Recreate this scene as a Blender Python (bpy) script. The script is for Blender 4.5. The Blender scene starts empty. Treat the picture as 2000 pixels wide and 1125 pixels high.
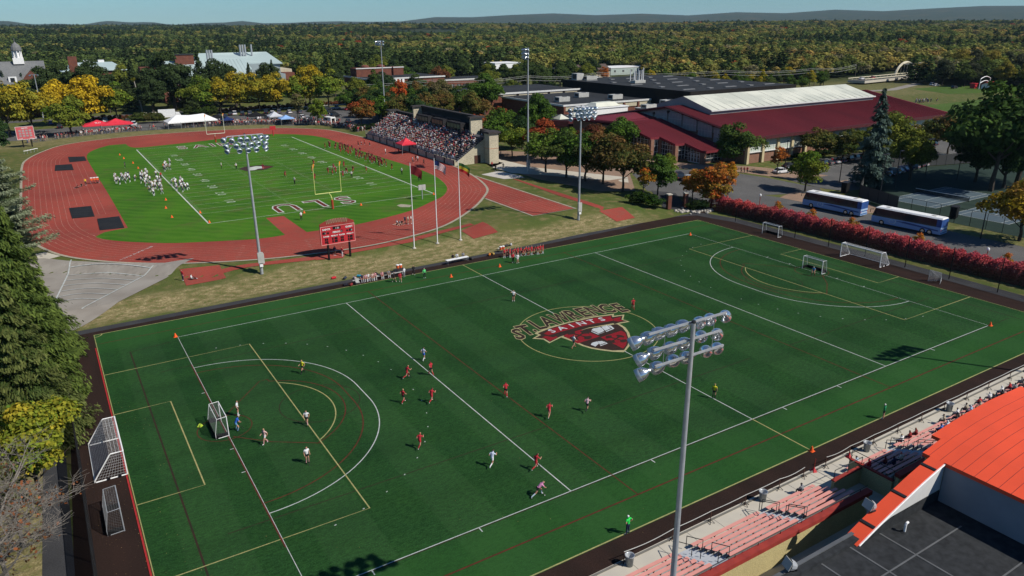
import bpy, math, random
import numpy as np
from mathutils import Vector, Matrix, noise
R = math.radians
scene = bpy.context.scene
col = scene.collection
rnd = random.Random(7)
# ---------------------------------------------------------------- camera
cam = bpy.data.cameras.new("camera"); co = bpy.data.objects.new("camera", cam); col.objects.link(co)
cam.sensor_width = 36; cam.lens = 26.11; cam.clip_start = .5; cam.clip_end = 60000
def cam_matrix(yaw, pitch, roll):
 cy, sy, cp, sp = math.cos(yaw), math.sin(yaw), math.cos(pitch), math.sin(pitch)
 f = Vector((sy*cp, cy*cp, -sp)); r = Vector((cy, -sy, 0)); u = r.cross(f)
 r2 = math.cos(roll)*r + math.sin(roll)*u; u2 = -math.sin(roll)*r + math.cos(roll)*u
 m = Matrix((r2, u2, -f)).transposed().to_4x4(); return m
m = cam_matrix(.5588, .3413, -.0071); m.translation = Vector((-10.28, -43.63, 38.03)); co.matrix_world = m
scene.camera = co
# ---------------------------------------------------------------- world, sun, exposure
SUN_EL, SUN_AZ = R(43.9), R(144)            # azimuth clockwise from +Y
w = bpy.data.worlds.new("World"); scene.world = w; w.use_nodes = True
nt = w.node_tree; bg = nt.nodes['Background']
sky = nt.nodes.new('ShaderNodeTexSky'); sky.sky_type = 'NISHITA'; sky.sun_disc = False
sky.sun_elevation = SUN_EL; sky.sun_rotation = SUN_AZ; sky.altitude = 100; sky.air_density = 1.0; sky.dust_density = .05; sky.ozone_density = 1.5
tn = nt.nodes.new('ShaderNodeMix'); tn.data_type = 'RGBA'; tn.blend_type = 'MULTIPLY'; tn.inputs[0].default_value = 1; tn.inputs[7].default_value = (.51, .88, 1.22, 1)
nt.links.new(sky.outputs[0], tn.inputs[6]); nt.links.new(tn.outputs[2], bg.inputs[0]); bg.inputs[1].default_value = .062
sl = bpy.data.lights.new("sun", 'SUN'); sl.energy = 5.0; sl.angle = R(.53); sl.color = (1, .94, .85)
so = bpy.data.objects.new("sun", sl); col.objects.link(so); so.location = (60, -60, 90)
sd = Vector((math.sin(SUN_AZ)*math.cos(SUN_EL), math.cos(SUN_AZ)*math.cos(SUN_EL), math.sin(SUN_EL)))
so.rotation_euler = sd.to_track_quat('Z', 'Y').to_euler()
vs = scene.view_settings; vs.view_transform = 'Standard'; vs.look = 'None'; vs.exposure = .12; vs.gamma = 1; vs.use_curve_mapping = False
scene.cycles.max_bounces = 6; scene.cycles.transparent_max_bounces = 8
# ---------------------------------------------------------------- materials
MATS = {}
def srgb(h):
 c = [int(h[i:i+2], 16)/255 for i in (0, 2, 4)]
 return tuple(x/12.92 if x <= .04045 else ((x+.055)/1.055)**2.4 for x in c)
def newmat(name):
 m = bpy.data.materials.new(name); m.use_nodes = True; MATS[name] = m
 return m, m.node_tree, m.node_tree.nodes['Principled BSDF']
def N(t, typ, **k):
 n = t.nodes.new(typ)
 for a, b in k.items(): setattr(n, a, b)
 return n
def noise_fac(t, scale, detail=3, lo=.35, hi=.65, coord='pos', stretch=None):
 g = N(t, 'ShaderNodeNewGeometry') if coord == 'pos' else N(t, 'ShaderNodeTexCoord')
 src = g.outputs['Position'] if coord == 'pos' else g.outputs['Object']
 if stretch:
  mp = N(t, 'ShaderNodeMapping'); mp.inputs['Scale'].default_value = stretch[:3]
  if len(stretch) > 3: mp.inputs['Rotation'].default_value = (0, 0, stretch[3])
  t.links.new(src, mp.inputs[0]); src = mp.outputs[0]
 n = N(t, 'ShaderNodeTexNoise'); n.inputs['Scale'].default_value = scale; n.inputs['Detail'].default_value = detail
 t.links.new(src, n.inputs['Vector'])
 r = N(t, 'ShaderNodeMapRange'); r.inputs['From Min'].default_value = lo; r.inputs['From Max'].default_value = hi
 t.links.new(n.outputs['Fac'], r.inputs['Value']); return r.outputs[0]
def mixc(t, fac, a, b):
 m = N(t, 'ShaderNodeMix', data_type='RGBA')
 for s, v in ((0, fac), (6, a), (7, b)):
  if hasattr(v, 'links') or isinstance(v, bpy.types.NodeSocket): t.links.new(v, m.inputs[s])
  elif s == 0: m.inputs[0].default_value = v
  else: m.inputs[s].default_value = (*v[:3], 1)
 return m.outputs[2]
def mat(name, c, rough=.7, c2=None, scale=1.0, detail=4, metal=0, bump=0, lo=.35, hi=.65, coord='pos', stretch=None, fine=None, spec=.3):
 if name in MATS: return MATS[name]
 m, t, p = newmat(name)
 if isinstance(c, str): c = srgb(c)
 if isinstance(c2, str): c2 = srgb(c2)
 if c2 is None: c2 = tuple(x*.82 for x in c)
 o = mixc(t, noise_fac(t, scale, detail, lo, hi, coord, stretch), c, c2)
 if fine: o = mixc(t, noise_fac(t, fine, 2, .3, .7, coord), o, mixc(t, .4, o, (0, 0, 0)))
 t.links.new(o, p.inputs['Base Color'])
 p.inputs['Roughness'].default_value = rough; p.inputs['Metallic'].default_value = metal
 p.inputs['Specular IOR Level'].default_value = spec if rough < .65 else .06
 if bump:
  b = N(t, 'ShaderNodeBump'); b.inputs['Distance'].default_value = bump
  n = N(t, 'ShaderNodeTexNoise'); n.inputs['Scale'].default_value = fine or scale*6
  g = N(t, 'ShaderNodeNewGeometry'); t.links.new(g.outputs['Position'], n.inputs['Vector'])
  t.links.new(n.outputs['Fac'], b.inputs['Height']); t.links.new(b.outputs[0], p.inputs['Normal'])
 return m
def attr_mat(name, attr, kind='OBJECT', rough=.75, mul=1.0):
 m, t, p = newmat(name)
 a = N(t, 'ShaderNodeAttribute', attribute_type=kind, attribute_name=attr)
 f = noise_fac(t, 9, 2, .3, .7)
 t.links.new(mixc(t, f, a.outputs['Color'], mixc(t, .18, a.outputs['Color'], (0, 0, 0))), p.inputs['Base Color'])
 p.inputs['Roughness'].default_value = rough; p.inputs['Specular IOR Level'].default_value = .25
 return m
# ---------------------------------------------------------------- mesh helpers
class MB:
 def __init__(s): s.v = []; s.f = []; s.m = []; s.sm = False
 def add(s, vs, fs, mi=0):
  o = len(s.v); s.v += [tuple(v) for v in vs]; s.f += [tuple(i+o for i in f) for f in fs]; s.m += [mi]*len(fs); return s
 def box(s, c, d, rz=0, mi=0, rx=0, ry=0):
  M = Matrix.Rotation(rz, 3, 'Z') @ Matrix.Rotation(ry, 3, 'Y') @ Matrix.Rotation(rx, 3, 'X'); c = Vector(c)
  v = [c + M @ Vector((d[0]*.5*a, d[1]*.5*b, d[2]*.5*e)) for e in (-1, 1) for a, b in ((-1, -1), (1, -1), (1, 1), (-1, 1))]
  return s.add(v, [(3, 2, 1, 0), (4, 5, 6, 7), (0, 1, 5, 4), (1, 2, 6, 5), (2, 3, 7, 6), (3, 0, 4, 7)], mi)
 def bx(s, x0, x1, y0, y1, z0, z1, mi=0): return s.box(((x0+x1)/2, (y0+y1)/2, (z0+z1)/2), (abs(x1-x0), abs(y1-y0), abs(z1-z0)), 0, mi)
 def tube(s, p, r, n=8, mi=0, cap=True):
  p = [Vector(q) for q in p]; k = len(p)
  if not hasattr(r, '__len__'): r = [r]*k
  rings = []; ax = None
  for i in range(k):
   d = (p[min(i+1, k-1)] - p[max(i-1, 0)]).normalized()
   u = d.cross(Vector((0, 0, 1)) if abs(d.z) < .9 else Vector((0, 1, 0))).normalized()
   if ax is not None:
    u = (ax - d*ax.dot(d));
    u = u.normalized() if u.length > 1e-6 else d.orthogonal().normalized()
   ax = u; v = d.cross(u)
   rings.append([p[i] + (u*math.cos(2*math.pi*j/n) + v*math.sin(2*math.pi*j/n))*r[i] for j in range(n)])
  fs = [(i*n+j, i*n+(j+1) % n, (i+1)*n+(j+1) % n, (i+1)*n+j) for i in range(k-1) for j in range(n)]
  if cap: fs += [tuple(range(n))[::-1], tuple((k-1)*n+j for j in range(n))]
  return s.add([q for g in rings for q in g], fs, mi)
 def bar(s, a, b, wd, mi=0):
  return s.tube([a, b], wd*.6, 4, mi)
 def prism(s, poly, z0, z1, mi=0, side=None):
  n = len(poly); v = [(x, y, z0) for x, y in poly] + [(x, y, z1) for x, y in poly]
  s.add(v, [tuple(range(n, 2*n))], mi)
  return s.add(v, [(i, (i+1) % n, n+(i+1) % n, n+i) for i in range(n)], mi if side is None else side)
 def quad(s, a, b, c, d, mi=0): return s.add([a, b, c, d], [(0, 1, 2, 3)], mi)
 def lathe(s, prof, o=(0, 0, 0), M=None, n=12, mi=0):
  o = Vector(o); v = []
  for r, z in prof:
   for j in range(n):
    q = Vector((r*math.cos(2*math.pi*j/n), r*math.sin(2*math.pi*j/n), z)); v.append(o + (M @ q if M else q))
  return s.add(v, [(i*n+j, i*n+(j+1) % n, (i+1)*n+(j+1) % n, (i+1)*n+j) for i in range(len(prof)-1) for j in range(n)], mi)
 def mesh(s, name, mats):
  me = bpy.data.meshes.new(name); me.from_pydata(s.v, [], s.f)
  for q in (mats if isinstance(mats, (list, tuple)) else [mats]): me.materials.append(q)
  if any(s.m): me.polygons.foreach_set('material_index', s.m)
  if s.sm: me.polygons.foreach_set('use_smooth', [True]*len(me.polygons))
  me.update(); return me
 def build(s, name, mats, parent=None, **k): return ob(name, s.mesh(name, mats), parent, **k)
def ob(name, me, parent=None, **k):
 o = bpy.data.objects.new(name, me); col.objects.link(o)
 if parent is not None: o.parent = parent
 return props(o, **k)
def props(o, **k):
 for a, b in k.items():
  if b is not None: o[a] = b
 return o
def thing(name, label, cat, loc=(0, 0, 0), rz=0, group=None, sc=1):
 o = bpy.data.objects.new(name, None); col.objects.link(o); o.location = loc; o.rotation_euler = (0, 0, rz); o.scale = (sc,)*3 if not hasattr(sc, '__len__') else sc
 o.empty_display_size = .3
 return props(o, label=label, category=cat, group=group)
KIDS = {}
def dup(root, loc, rz=0, label=None, group=None, sc=None, **k):
 if root.name not in KIDS: KIDS[root.name] = [(c, [g for g in c.children]) for c in root.children]
 r = root.copy(); col.objects.link(r); r.location = loc; r.rotation_euler = (0, 0, rz)
 if sc is not None: r.scale = (sc,)*3 if not hasattr(sc, '__len__') else sc
 props(r, label=label, group=group, **k)
 for c, gs in KIDS[root.name]:
  d = c.copy(); col.objects.link(d); d.parent = r
  for a, b in k.items():
   if a in d: d[a] = b
  for g in gs:
   e = g.copy(); col.objects.link(e); e.parent = d
 return r
def ss(a, b, x):
 t = np.clip((np.asarray(x, float)-a)/(b-a), 0, 1); return t*t*(3-2*t)
def smooth_poly(pts, closed=True, sub=6):
 n = len(pts); out = []
 rng = range(n) if closed else range(n-1)
 P = lambda i: pts[i % n] if closed else pts[min(max(i, 0), n-1)]
 for i in rng:
  p0, p1, p2, p3 = P(i-1), P(i), P(i+1), P(i+2)
  for k in range(sub):
   t = k/sub
   out.append(tuple(.5*((2*p1[a]) + (-p0[a]+p2[a])*t + (2*p0[a]-5*p1[a]+4*p2[a]-p3[a])*t*t + (-p0[a]+3*p1[a]-3*p2[a]+p3[a])*t**3) for a in (0, 1)))
 if not closed: out.append(tuple(pts[-1][:2]))
 return out
def sheet(name, poly, z, m, kind='structure', parent=None, label=None, hole=None):
 from mathutils.geometry import tessellate_polygon
 loops = [[Vector((p[0], p[1], 0)) for p in poly]]
 if hole: loops.append([Vector((p[0], p[1], 0)) for p in hole])
 tris = tessellate_polygon(loops); v = [(q.x, q.y, z) for l in loops for q in l]
 f = []
 for a, b, c in tris:
  A, B, C = v[a], v[b], v[c]
  cr = (B[0]-A[0])*(C[1]-A[1]) - (B[1]-A[1])*(C[0]-A[0])
  f.append((a, b, c) if cr > 0 else (a, c, b))
 mb = MB(); mb.add(v, f)
 return mb.build(name, m, parent, kind=kind, label=label)
def rect(x0, x1, y0, y1): return [(x0, y0), (x1, y0), (x1, y1), (x0, y1)]
def stripe(mb, pts, wd, z, closed=False, mi=0):
 n = len(pts); P = [Vector((p[0], p[1])) for p in pts]; L = []; Rr = []
 for i in range(n):
  a = P[(i-1) % n] if (closed or i > 0) else P[i]; b = P[(i+1) % n] if (closed or i < n-1) else P[i]
  d = (b-a); d = d.normalized() if d.length > 1e-9 else Vector((1, 0)); nn = Vector((-d.y, d.x))*wd*.5
  L.append((P[i].x+nn.x, P[i].y+nn.y, z)); Rr.append((P[i].x-nn.x, P[i].y-nn.y, z))
 o = len(mb.v); mb.v += L + Rr
 for i in range(n if closed else n-1):
  j = (i+1) % n; mb.f.append((o+n+i, o+n+j, o+j, o+i)); mb.m.append(mi)
def arc(cx, cy, r, a0, a1, n=32): return [(cx+r*math.cos(a0+(a1-a0)*i/n), cy+r*math.sin(a0+(a1-a0)*i/n)) for i in range(n+1)]
def text_obj(s, size, m, loc=(0, 0, 0), rot=(0, 0, 0), parent=None, name='lettering', align='CENTER', off=0, sx=1, extrude=0, **k):
 cu = bpy.data.curves.new('txt', 'FONT'); cu.body = s; cu.size = size; cu.align_x = align; cu.offset = off; cu.resolution_u = 2; cu.extrude = extrude
 t = bpy.data.objects.new('txt', cu); col.objects.link(t)
 dg = bpy.context.evaluated_depsgraph_get(); me = bpy.data.meshes.new_from_object(t.evaluated_get(dg))
 bpy.data.objects.remove(t); bpy.data.curves.remove(cu)
 me.materials.clear(); me.materials.append(m); me.name = name
 o = ob(name, me, parent, **k); o.location = loc; o.rotation_euler = rot; o.scale = (sx, 1, 1); return o
# common materials
M_WHITE = mat('white_paint', (.78, .78, .76), .5, c2=(.66, .66, .65), scale=3)
M_STEEL = mat('galvanised_steel', (.42, .44, .46), .42, c2=(.34, .36, .38), scale=2, metal=.35)
M_DARK = mat('dark_metal', (.022, .022, .024), .5, scale=4)
M_BLACK = mat('black_rubber', (.012, .012, .013), .7, scale=4)
M_GLASS = mat('dark_glass', (.018, .022, .028), .08, c2=(.03, .035, .04), scale=.5, spec=.8)
M_CHROME = mat('polished_reflector', (.74, .75, .76), .22, c2=(.66, .68, .70), scale=3, metal=.92)
M_CONC = mat('concrete', (.47, .435, .36), .85, c2=(.42, .39, .33), scale=.5)
M_ASPH = mat('asphalt', (.062, .063, .067), .9, c2=(.045, .046, .05), scale=.25, fine=10)
M_ASPHL = mat('worn_asphalt', (.135, .132, .128), .9, c2=(.10, .099, .098), scale=.12, fine=6)
M_RED = mat('red_paint', (.45, .022, .03), .55, scale=2)
M_BRICK = None

# ================================================================ terrain
def T(x, y):
 x = np.asarray(x, float); y = np.asarray(y, float)
 a = 1.76*ss(65.5, 77, y); b = 1.76*ss(66, 95, y); m = ss(88, 112, x)
 z = a*(1-m) + b*m
 shot = ss(16, 8, x)*(1-ss(-16, -24, x))*(1-ss(77.0, 81.5, y-np.maximum(0, 5-x)*.78+np.maximum(0, x-5)*.5))
 z = z*(1-shot) + np.minimum(z, .82)*shot
 d = np.hypot(x+10, y+44); az = np.degrees(np.arctan2(x+10, y+44))-32
 hill = np.interp(az, [-60, -40, -34, -20, -8, 0, 8, 20, 30, 36, 60], [60, 70, 75, 60, 70, 150, 150, 150, 185, 230, 240])
 hill = hill*.86 + 16*np.sin(az*.9) + 9*np.sin(az*2.3+1)
 z = z + 26*ss(650, 3300, d) + (hill)*ss(6500, 11000, d) + 5*ss(600, 1500, d)*np.sin(x/310+1)*np.cos(y/270)
 z = np.where(d > 3600, z - 25*ss(3600, 5200, d)*(1-ss(6500, 9000, d)), z)
 return z
def axis(pieces):
 out = []
 for a, b, st in pieces: out += list(np.arange(a, b, st))
 return out
def geo(a, b, st, g=1.13):
 out = []; x = a; sgn = 1 if b > a else -1
 while (b-x)*sgn > 0: out.append(x); x += sgn*st; st *= g
 return out + [b]
gx = sorted(set([-v for v in geo(60, 14000, 8)] + axis([(-56, 130, 2), (130, 520, 8)]) + geo(520, 16000, 10)))
gy = sorted(set([-v for v in geo(50, 6000, 8)] + axis([(-46, 60, 4), (60, 98, 1), (98, 560, 7)]) + geo(560, 17000, 10)))
XX, YY = np.meshgrid(gx, gy); ZZ = T(XX, YY); ZZ = ZZ - .02
nx, ny = len(gx), len(gy)
vv = np.stack([XX, YY, ZZ], -1).reshape(-1, 3)
idx = np.arange(nx*ny).reshape(ny, nx)
ff = np.stack([idx[:-1, :-1], idx[:-1, 1:], idx[1:, 1:], idx[1:, :-1]], -1).reshape(-1, 4)
def np_mesh(name, v, f, mats, smooth=False):
 me = bpy.data.meshes.new(name); k = f.shape[1]
 me.vertices.add(len(v)); me.vertices.foreach_set('co', np.ascontiguousarray(v, np.float32).ravel())
 me.loops.add(f.size); me.loops.foreach_set('vertex_index', np.ascontiguousarray(f, np.int32).ravel())
 me.polygons.add(len(f)); me.polygons.foreach_set('loop_start', np.arange(0, f.size, k, dtype=np.int32))
 for q in mats: me.materials.append(q)
 if smooth: me.polygons.foreach_set('use_smooth', np.ones(len(f), bool))
 me.update(calc_edges=True); me.validate(); return me
# ground: mown green grass, with natural dry (hay coloured) growth on the bank and far wooded ground with tree self-shadow put into its colour
m_g, t, p = newmat('ground_grass')
at = N(t, 'ShaderNodeAttribute', attribute_name='dry')
sep = N(t, 'ShaderNodeSeparateColor'); t.links.new(at.outputs['Color'], sep.inputs[0])
green = mixc(t, noise_fac(t, .09, 5, .3, .7), (.068, .102, .022), (.115, .122, .036))
green = mixc(t, noise_fac(t, .5, 6, .48, .68), green, (.17, .145, .06))
hay = mixc(t, noise_fac(t, 1.3, 7, .38, .60, stretch=(.5, 1, 1)), (.34, .275, .145), (.10, .115, .032))
hay = mixc(t, noise_fac(t, 3.5, 3, .4, .62), hay, (.19, .155, .07))
nf = noise_fac(t, .3, 6, .36, .60)
mul = N(t, 'ShaderNodeMath', operation='MULTIPLY_ADD'); mul.use_clamp = True
t.links.new(nf, mul.inputs[0]); t.links.new(sep.outputs[0], mul.inputs[1])
t.links.new(sep.outputs[0], mul.inputs[2])
sq = N(t, 'ShaderNodeMath', operation='MULTIPLY'); t.links.new(mul.outputs[0], sq.inputs[0]); t.links.new(sep.outputs[0], sq.inputs[1]); sq.use_clamp = True
c = mixc(t, sq.outputs[0], green, hay)
far = mixc(t, noise_fac(t, .011, 8, .35, .65), (.020, .036, .018), (.048, .054, .024))  # darkened to stand in for the shade among distant tree crowns
far = mixc(t, noise_fac(t, .004, 6, .58, .66), far, (.07, .06, .026))
c = mixc(t, sep.outputs[1], c, far)
c = mixc(t, noise_fac(t, 7, 2, .3, .7), c, mixc(t, .3, c, (0, 0, 0)))
t.links.new(c, p.inputs['Base Color']); p.inputs['Roughness'].default_value = .95; p.inputs['Specular IOR Level'].default_value = .1
b = N(t, 'ShaderNodeBump'); b.inputs['Distance'].default_value = .12; b.inputs['Strength'].default_value = .7
nn = N(t, 'ShaderNodeTexNoise'); nn.inputs['Scale'].default_value = 4; g = N(t, 'ShaderNodeNewGeometry'); t.links.new(g.outputs['Position'], nn.inputs['Vector'])
t.links.new(nn.outputs['Fac'], b.inputs['Height']); t.links.new(b.outputs[0], p.inputs['Normal'])
me = np_mesh('ground', vv, ff, [m_g], True)
x, y = vv[:, 0], vv[:, 1]
dry = ss(64, 66, y)*(1-ss(70.5, 74.5, y+.8*np.sin(x*.21)))*ss(-16, -10, x)*(1-ss(84, 100, x))
dry = np.maximum(dry, .75*ss(233, 246, y)*(1-ss(262, 275, y))*(1-ss(95, 110, x)))
dry = np.maximum(dry, .55*ss(285, 300, x)*(1-ss(460, 480, x))*ss(170, 190, y)*(1-ss(255, 275, y)))
dry = np.maximum(dry, .8*(1-ss(-15.5, -14.2, x))*(1-ss(45, 60, y)))
dry = np.maximum(dry, .45*ss(108, 110, x)*(1-ss(150, 160, x))*(1-ss(60, 75, y)))
dist = np.hypot(x+10, y+44)
ca = me.color_attributes.new('dry', 'FLOAT_COLOR', 'POINT')
ca.data.foreach_set('color', np.stack([dry, ss(480, 620, dist), 0*x, 0*x+1], -1).astype(np.float32).ravel())
ob('ground', me, kind='structure')
# ================================================================ hockey turf and its surroundings
m_t, t, p = newmat('artificial_turf')
base = mixc(t, noise_fac(t, .035, 6, .34, .66), (.0175, .058, .0155), (.0120, .043, .0135))
base = mixc(t, noise_fac(t, .22, 5, .35, .7), base, (.0205, .066, .0150))
base = mixc(t, noise_fac(t, 3.0, 4, .35, .65, stretch=(.6, 1.5, 1, .25)), base, mixc(t, .6, base, (.003, .012, .004)))
base = mixc(t, noise_fac(t, 9, 4, .50, .70), base, (.026, .088, .024))
gg = N(t, 'ShaderNodeNewGeometry'); sp = N(t, 'ShaderNodeSeparateXYZ'); t.links.new(gg.outputs['Position'], sp.inputs[0])
def ramp(o, a, b):
 r = N(t, 'ShaderNodeMapRange'); r.inputs['From Min'].default_value = a; r.inputs['From Max'].default_value = b; t.links.new(o, r.inputs['Value']); return r.outputs[0]
pg = N(t, 'ShaderNodeMath', operation='PINGPONG'); pg.inputs[1].default_value = 4.6; t.links.new(sp.outputs['X'], pg.inputs[0])
base = mixc(t, ramp(pg.outputs[0], 2.2, 2.4), base, mixc(t, .13, base, (.05, .11, .04)))
base = mixc(t, noise_fac(t, .12, 3, .45, .62, stretch=(.25, 1.6, 1)), base, mixc(t, .16, base, (0, 0, 0)))
mx = N(t, 'ShaderNodeMath', operation='MAXIMUM'); t.links.new(ramp(sp.outputs['Y'], 53.5, 56), mx.inputs[0]); t.links.new(ramp(sp.outputs['Y'], 1.0, -1.5), mx.inputs[1])
base2 = mixc(t, mx.outputs[0], base, mixc(t, .35, base, (.026, .100, .020)))      # newer, less worn pile outside the side lines
t.links.new(base2, p.inputs['Base Color']); p.inputs['Roughness'].default_value = .8; p.inputs['Specular IOR Level'].default_value = .05
TX0, TX1, TY0, TY1 = -9.25, 100.6, -7.0, 61.6
turf = sheet('artificial_turf', rect(TX0, TX1, TY0, TY1), 0.0, m_t)
m_rub = mat('brown_rubber', (.036, .021, .017), .95, c2=(.026, .017, .014), scale=.5, fine=9, bump=.03, stretch=(1, .2, 1))
sheet('rubber_border', [(-17, -60), (120, -60), (113, -9), (106.5, 0), (105.5, 62), (108, 69), (95, 70), (83, 66.5), (60, 64.2), (-12.6, 63.2), (-13, 40)], -.009, m_rub)
sheet('asphalt_path',
   [(-13.2, 62.6), (20, 63.3), (60, 63.8), (83, 64.9), (96, 67.0), (103, 64.5), (105.2, 56), (105.6, 30), (104.6, 0), (106.5, -20), (110, -60), (113.5, -60), (110, -20), (107.4, 0), (108.3, 30), (108, 58), (105, 68), (101.5, 73), (96.6, 70.6), (83, 66.8), (60, 65.1), (20, 64.6), (-13.2, 64.2)], -.004, M_ASPH)
sheet('asphalt_side_path', [(-14.8, 64), (-16.2, 10), (-18.5, -60), (-15.9, -60), (-14.1, 10), (-13.3, 64)], -.005, M_ASPH)
M_LW = mat('line_white', (.55, .57, .56), .8, c2=(.40, .44, .41), scale=1.5, fine=12)
M_LY = mat('line_yellow', (.40, .36, .15), .8, c2=(.29, .29, .12), scale=1.5, fine=12)
M_LR = mat('line_red', (.125, .026, .019), .85, c2=(.075, .024, .017), scale=1.2, fine=12)
M_LB = mat('line_brown', (.045, .024, .018), .85, c2=(.03, .026, .018), scale=1.0, fine=12)
M_LRED = mat('board_red', (.33, .03, .03), .8, scale=2)
LW = MB(); z1 = .004; W1 = .10
FX, FY = 91.44, 54.86
stripe(LW, rect(0, FX, 0, FY), W1, z1, True)
for a in (22.86, 68.58): stripe(LW, [(a, 0), (a, FY)], W1, z1)
stripe(LW, [(45.72, 0), (45.72, FY)], W1, z1)
def hockey_d(mb, r, wd, gy, sgn, x0, z):
 pts = arc(x0, gy-1.83, r, -math.pi/2, 0, 28) + arc(x0, gy+1.83, r, 0, math.pi/2, 28)
 stripe(mb, [(x0+sgn*(p[0]-x0), p[1]) for p in pts], wd, z)
CY = FY/2
for x0, s in ((0, 1), (FX, -1)):
 hockey_d(LW, 14.63, W1, CY, s, x0, z1)
 pts = arc(0, -1.83, 19.5, -math.pi/2*.93, 0, 60) + arc(0, 1.83, 19.5, 0, math.pi/2*.93, 60)
 for i in range(4, len(pts)-3, 6):
  stripe(LW, [(x0+s*pts[i][0], CY+pts[i][1]), (x0+s*(pts[i][0]*.6+pts[i+1][0]*.4), CY+pts[i][1]*.6+pts[i+1][1]*.4)], .10, z1)
 for d in (4.5, 9.1): 
  for q in (-1, 1): stripe(LW, [(x0-s*.5, CY+q*d), (x0, CY+q*d)], .1, z1)
 for q in (2.5, FY-2.5): pass
for a in (4.57, 13.7, 32, 50.3, 59.4, 77.7): stripe(LW, [(a, 0), (a, -.6)], .1, z1)
LW.build('white_line', M_LW, turf, kind='structure')
LY = MB(); z2 = .008; W2 = .12
SX0, SX1, SY0, SY1 = TX0+.08, TX1-.08, TY0+.1, TY1-.1
stripe(LY, rect(SX0, SX1, SY0, SY1), .14, z2, True); SC = (45.72, 27.3)
for x0, s in ((SX0, 1), (SX1, -1)):
 stripe(LY, [(x0, SC[1]+20.16), (x0+s*16.46, SC[1]+20.16), (x0+s*16.46, SC[1]-20.16), (x0, SC[1]-20.16)], W2, z2)
 stripe(LY, [(x0, SC[1]+9.15), (x0+s*5.49, SC[1]+9.15), (x0+s*5.49, SC[1]-9.15), (x0, SC[1]-9.15)], W2, z2)
 a = math.acos(5.49/9.15); pp = arc(x0+10.97, SC[1], 9.15, -a, a, 24)
 if s < 0: pp = [(2*x0-p_[0], p_[1]) for p_ in arc(x0+10.97, SC[1], 9.15, -a, a, 24)]
 stripe(LY, pp, W2, z2)
 for yy, k in ((SY0, 1), (SY1, -1)): stripe(LY, [(x0+s*.92*math.cos(b_), yy+k*.92*math.sin(b_)) for b_ in [i*math.pi/16 for i in range(9)]], W2, z2)
stripe(LY, arc(*SC, 9.15, 0, 2*math.pi, 72)[:-1], W2, z2, True)
stripe(LY, [(45.72, 0), (45.72, SY0)], W2, z2); stripe(LY, [(45.72, FY), (45.72, SY1)], W2, z2)
LY.build('yellow_line', M_LY, turf, kind='structure')
LR = MB(); z3 = .006
stripe(LR, [(-4.6, 1.1-4.6), (FX+4.6, 1.1-4.6)], .15, z3); stripe(LR, [(-9, 57.9), (FX+9, 57.9)], .11, z3)
for a in (27.4, 64.0): stripe(LR, [(a, -3.5), (a, 57.9)], .11, z3)
for x0, s in ((0, 1), (FX, -1)):
 hockey_d(LR, 13.0, .12, CY, s, x0, z3)
 q = [(0+x0, CY-9.1), (x0+s*9.5, CY-1.8)]
 pp = [(x0+s*5.2*math.sin(a_), CY+5.2*math.cos(a_)*1.0) for a_ in np.linspace(.05, math.pi-.05, 2)]
 stripe(LR, [(x0+s*.2, CY-2.5), (x0+s*6.2, CY-9.6)] and [(x0+s*.3, CY-2.2), (x0+s*3.2, CY-5.2), (x0+s*7.4, CY-8.2)], .1, z3)
 stripe(LR, [(x0+s*.3, CY+2.2), (x0+s*5.6, CY+8.6), (x0+s*6.5, CY+8.7)], .1, z3)
 stripe(LR, [(x0+s*(6.5+0*k), CY+8.7) for k in (0,)] + [(x0+s*(3.2+8.9*math.cos(b_)), CY+8.7*math.sin(b_)) for b_ in np.linspace(1.18, -1.15, 30)], .12, z3)
 stripe(LR, arc(x0, CY, 2.6, 0, 2*math.pi, 30)[:-1], .09, z3, True)
LR.build('red_line', M_LR, turf, kind='structure')
LBm = MB(); z5 = .002
stripe(LBm, [(-5.8, FY-1.8), (-5.8, -3.5)], .16, z5); stripe(LBm, [(97.3, FY), (97.3, -3.4)], .13, z5)
for yy in (10.1, 44.8): stripe(LBm, [(-3.5, yy), (27.4, yy)], .1, z5); stripe(LBm, [(64, yy), (95, yy)], .1, z5); stripe(LBm, [(34, yy), (57, yy)], .1, z5)
stripe(LBm, [(-5.8, -1.4), (97.3, -1.0)] and [(-5.8, FY-1.9), (-1, FY-1.2)], .1, z5)
stripe(LBm, [(-4, -.13), (96.5, -.13)], .09, z5)
stripe(LBm, arc(9.8, CY, 4.2, 0, 2*math.pi, 40)[:-1], .09, z5, True); stripe(LBm, arc(82.3, CY, 4.2, 0, 2*math.pi, 40)[:-1], .09, z5, True)
LBm.build('brown_line', M_LB, turf, kind='structure')
RB = MB(); RB.bx(TX0-.16, TX0-.02, -60, 56.6, -.02, .05); RB.build('red_edging', M_LRED, turf, kind='structure')
RB = MB(); RB.bx(-.15, -.02, 6, 45, .001, .009) ; RB.build('red_goal_line', M_LR, turf, kind='structure')
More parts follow.
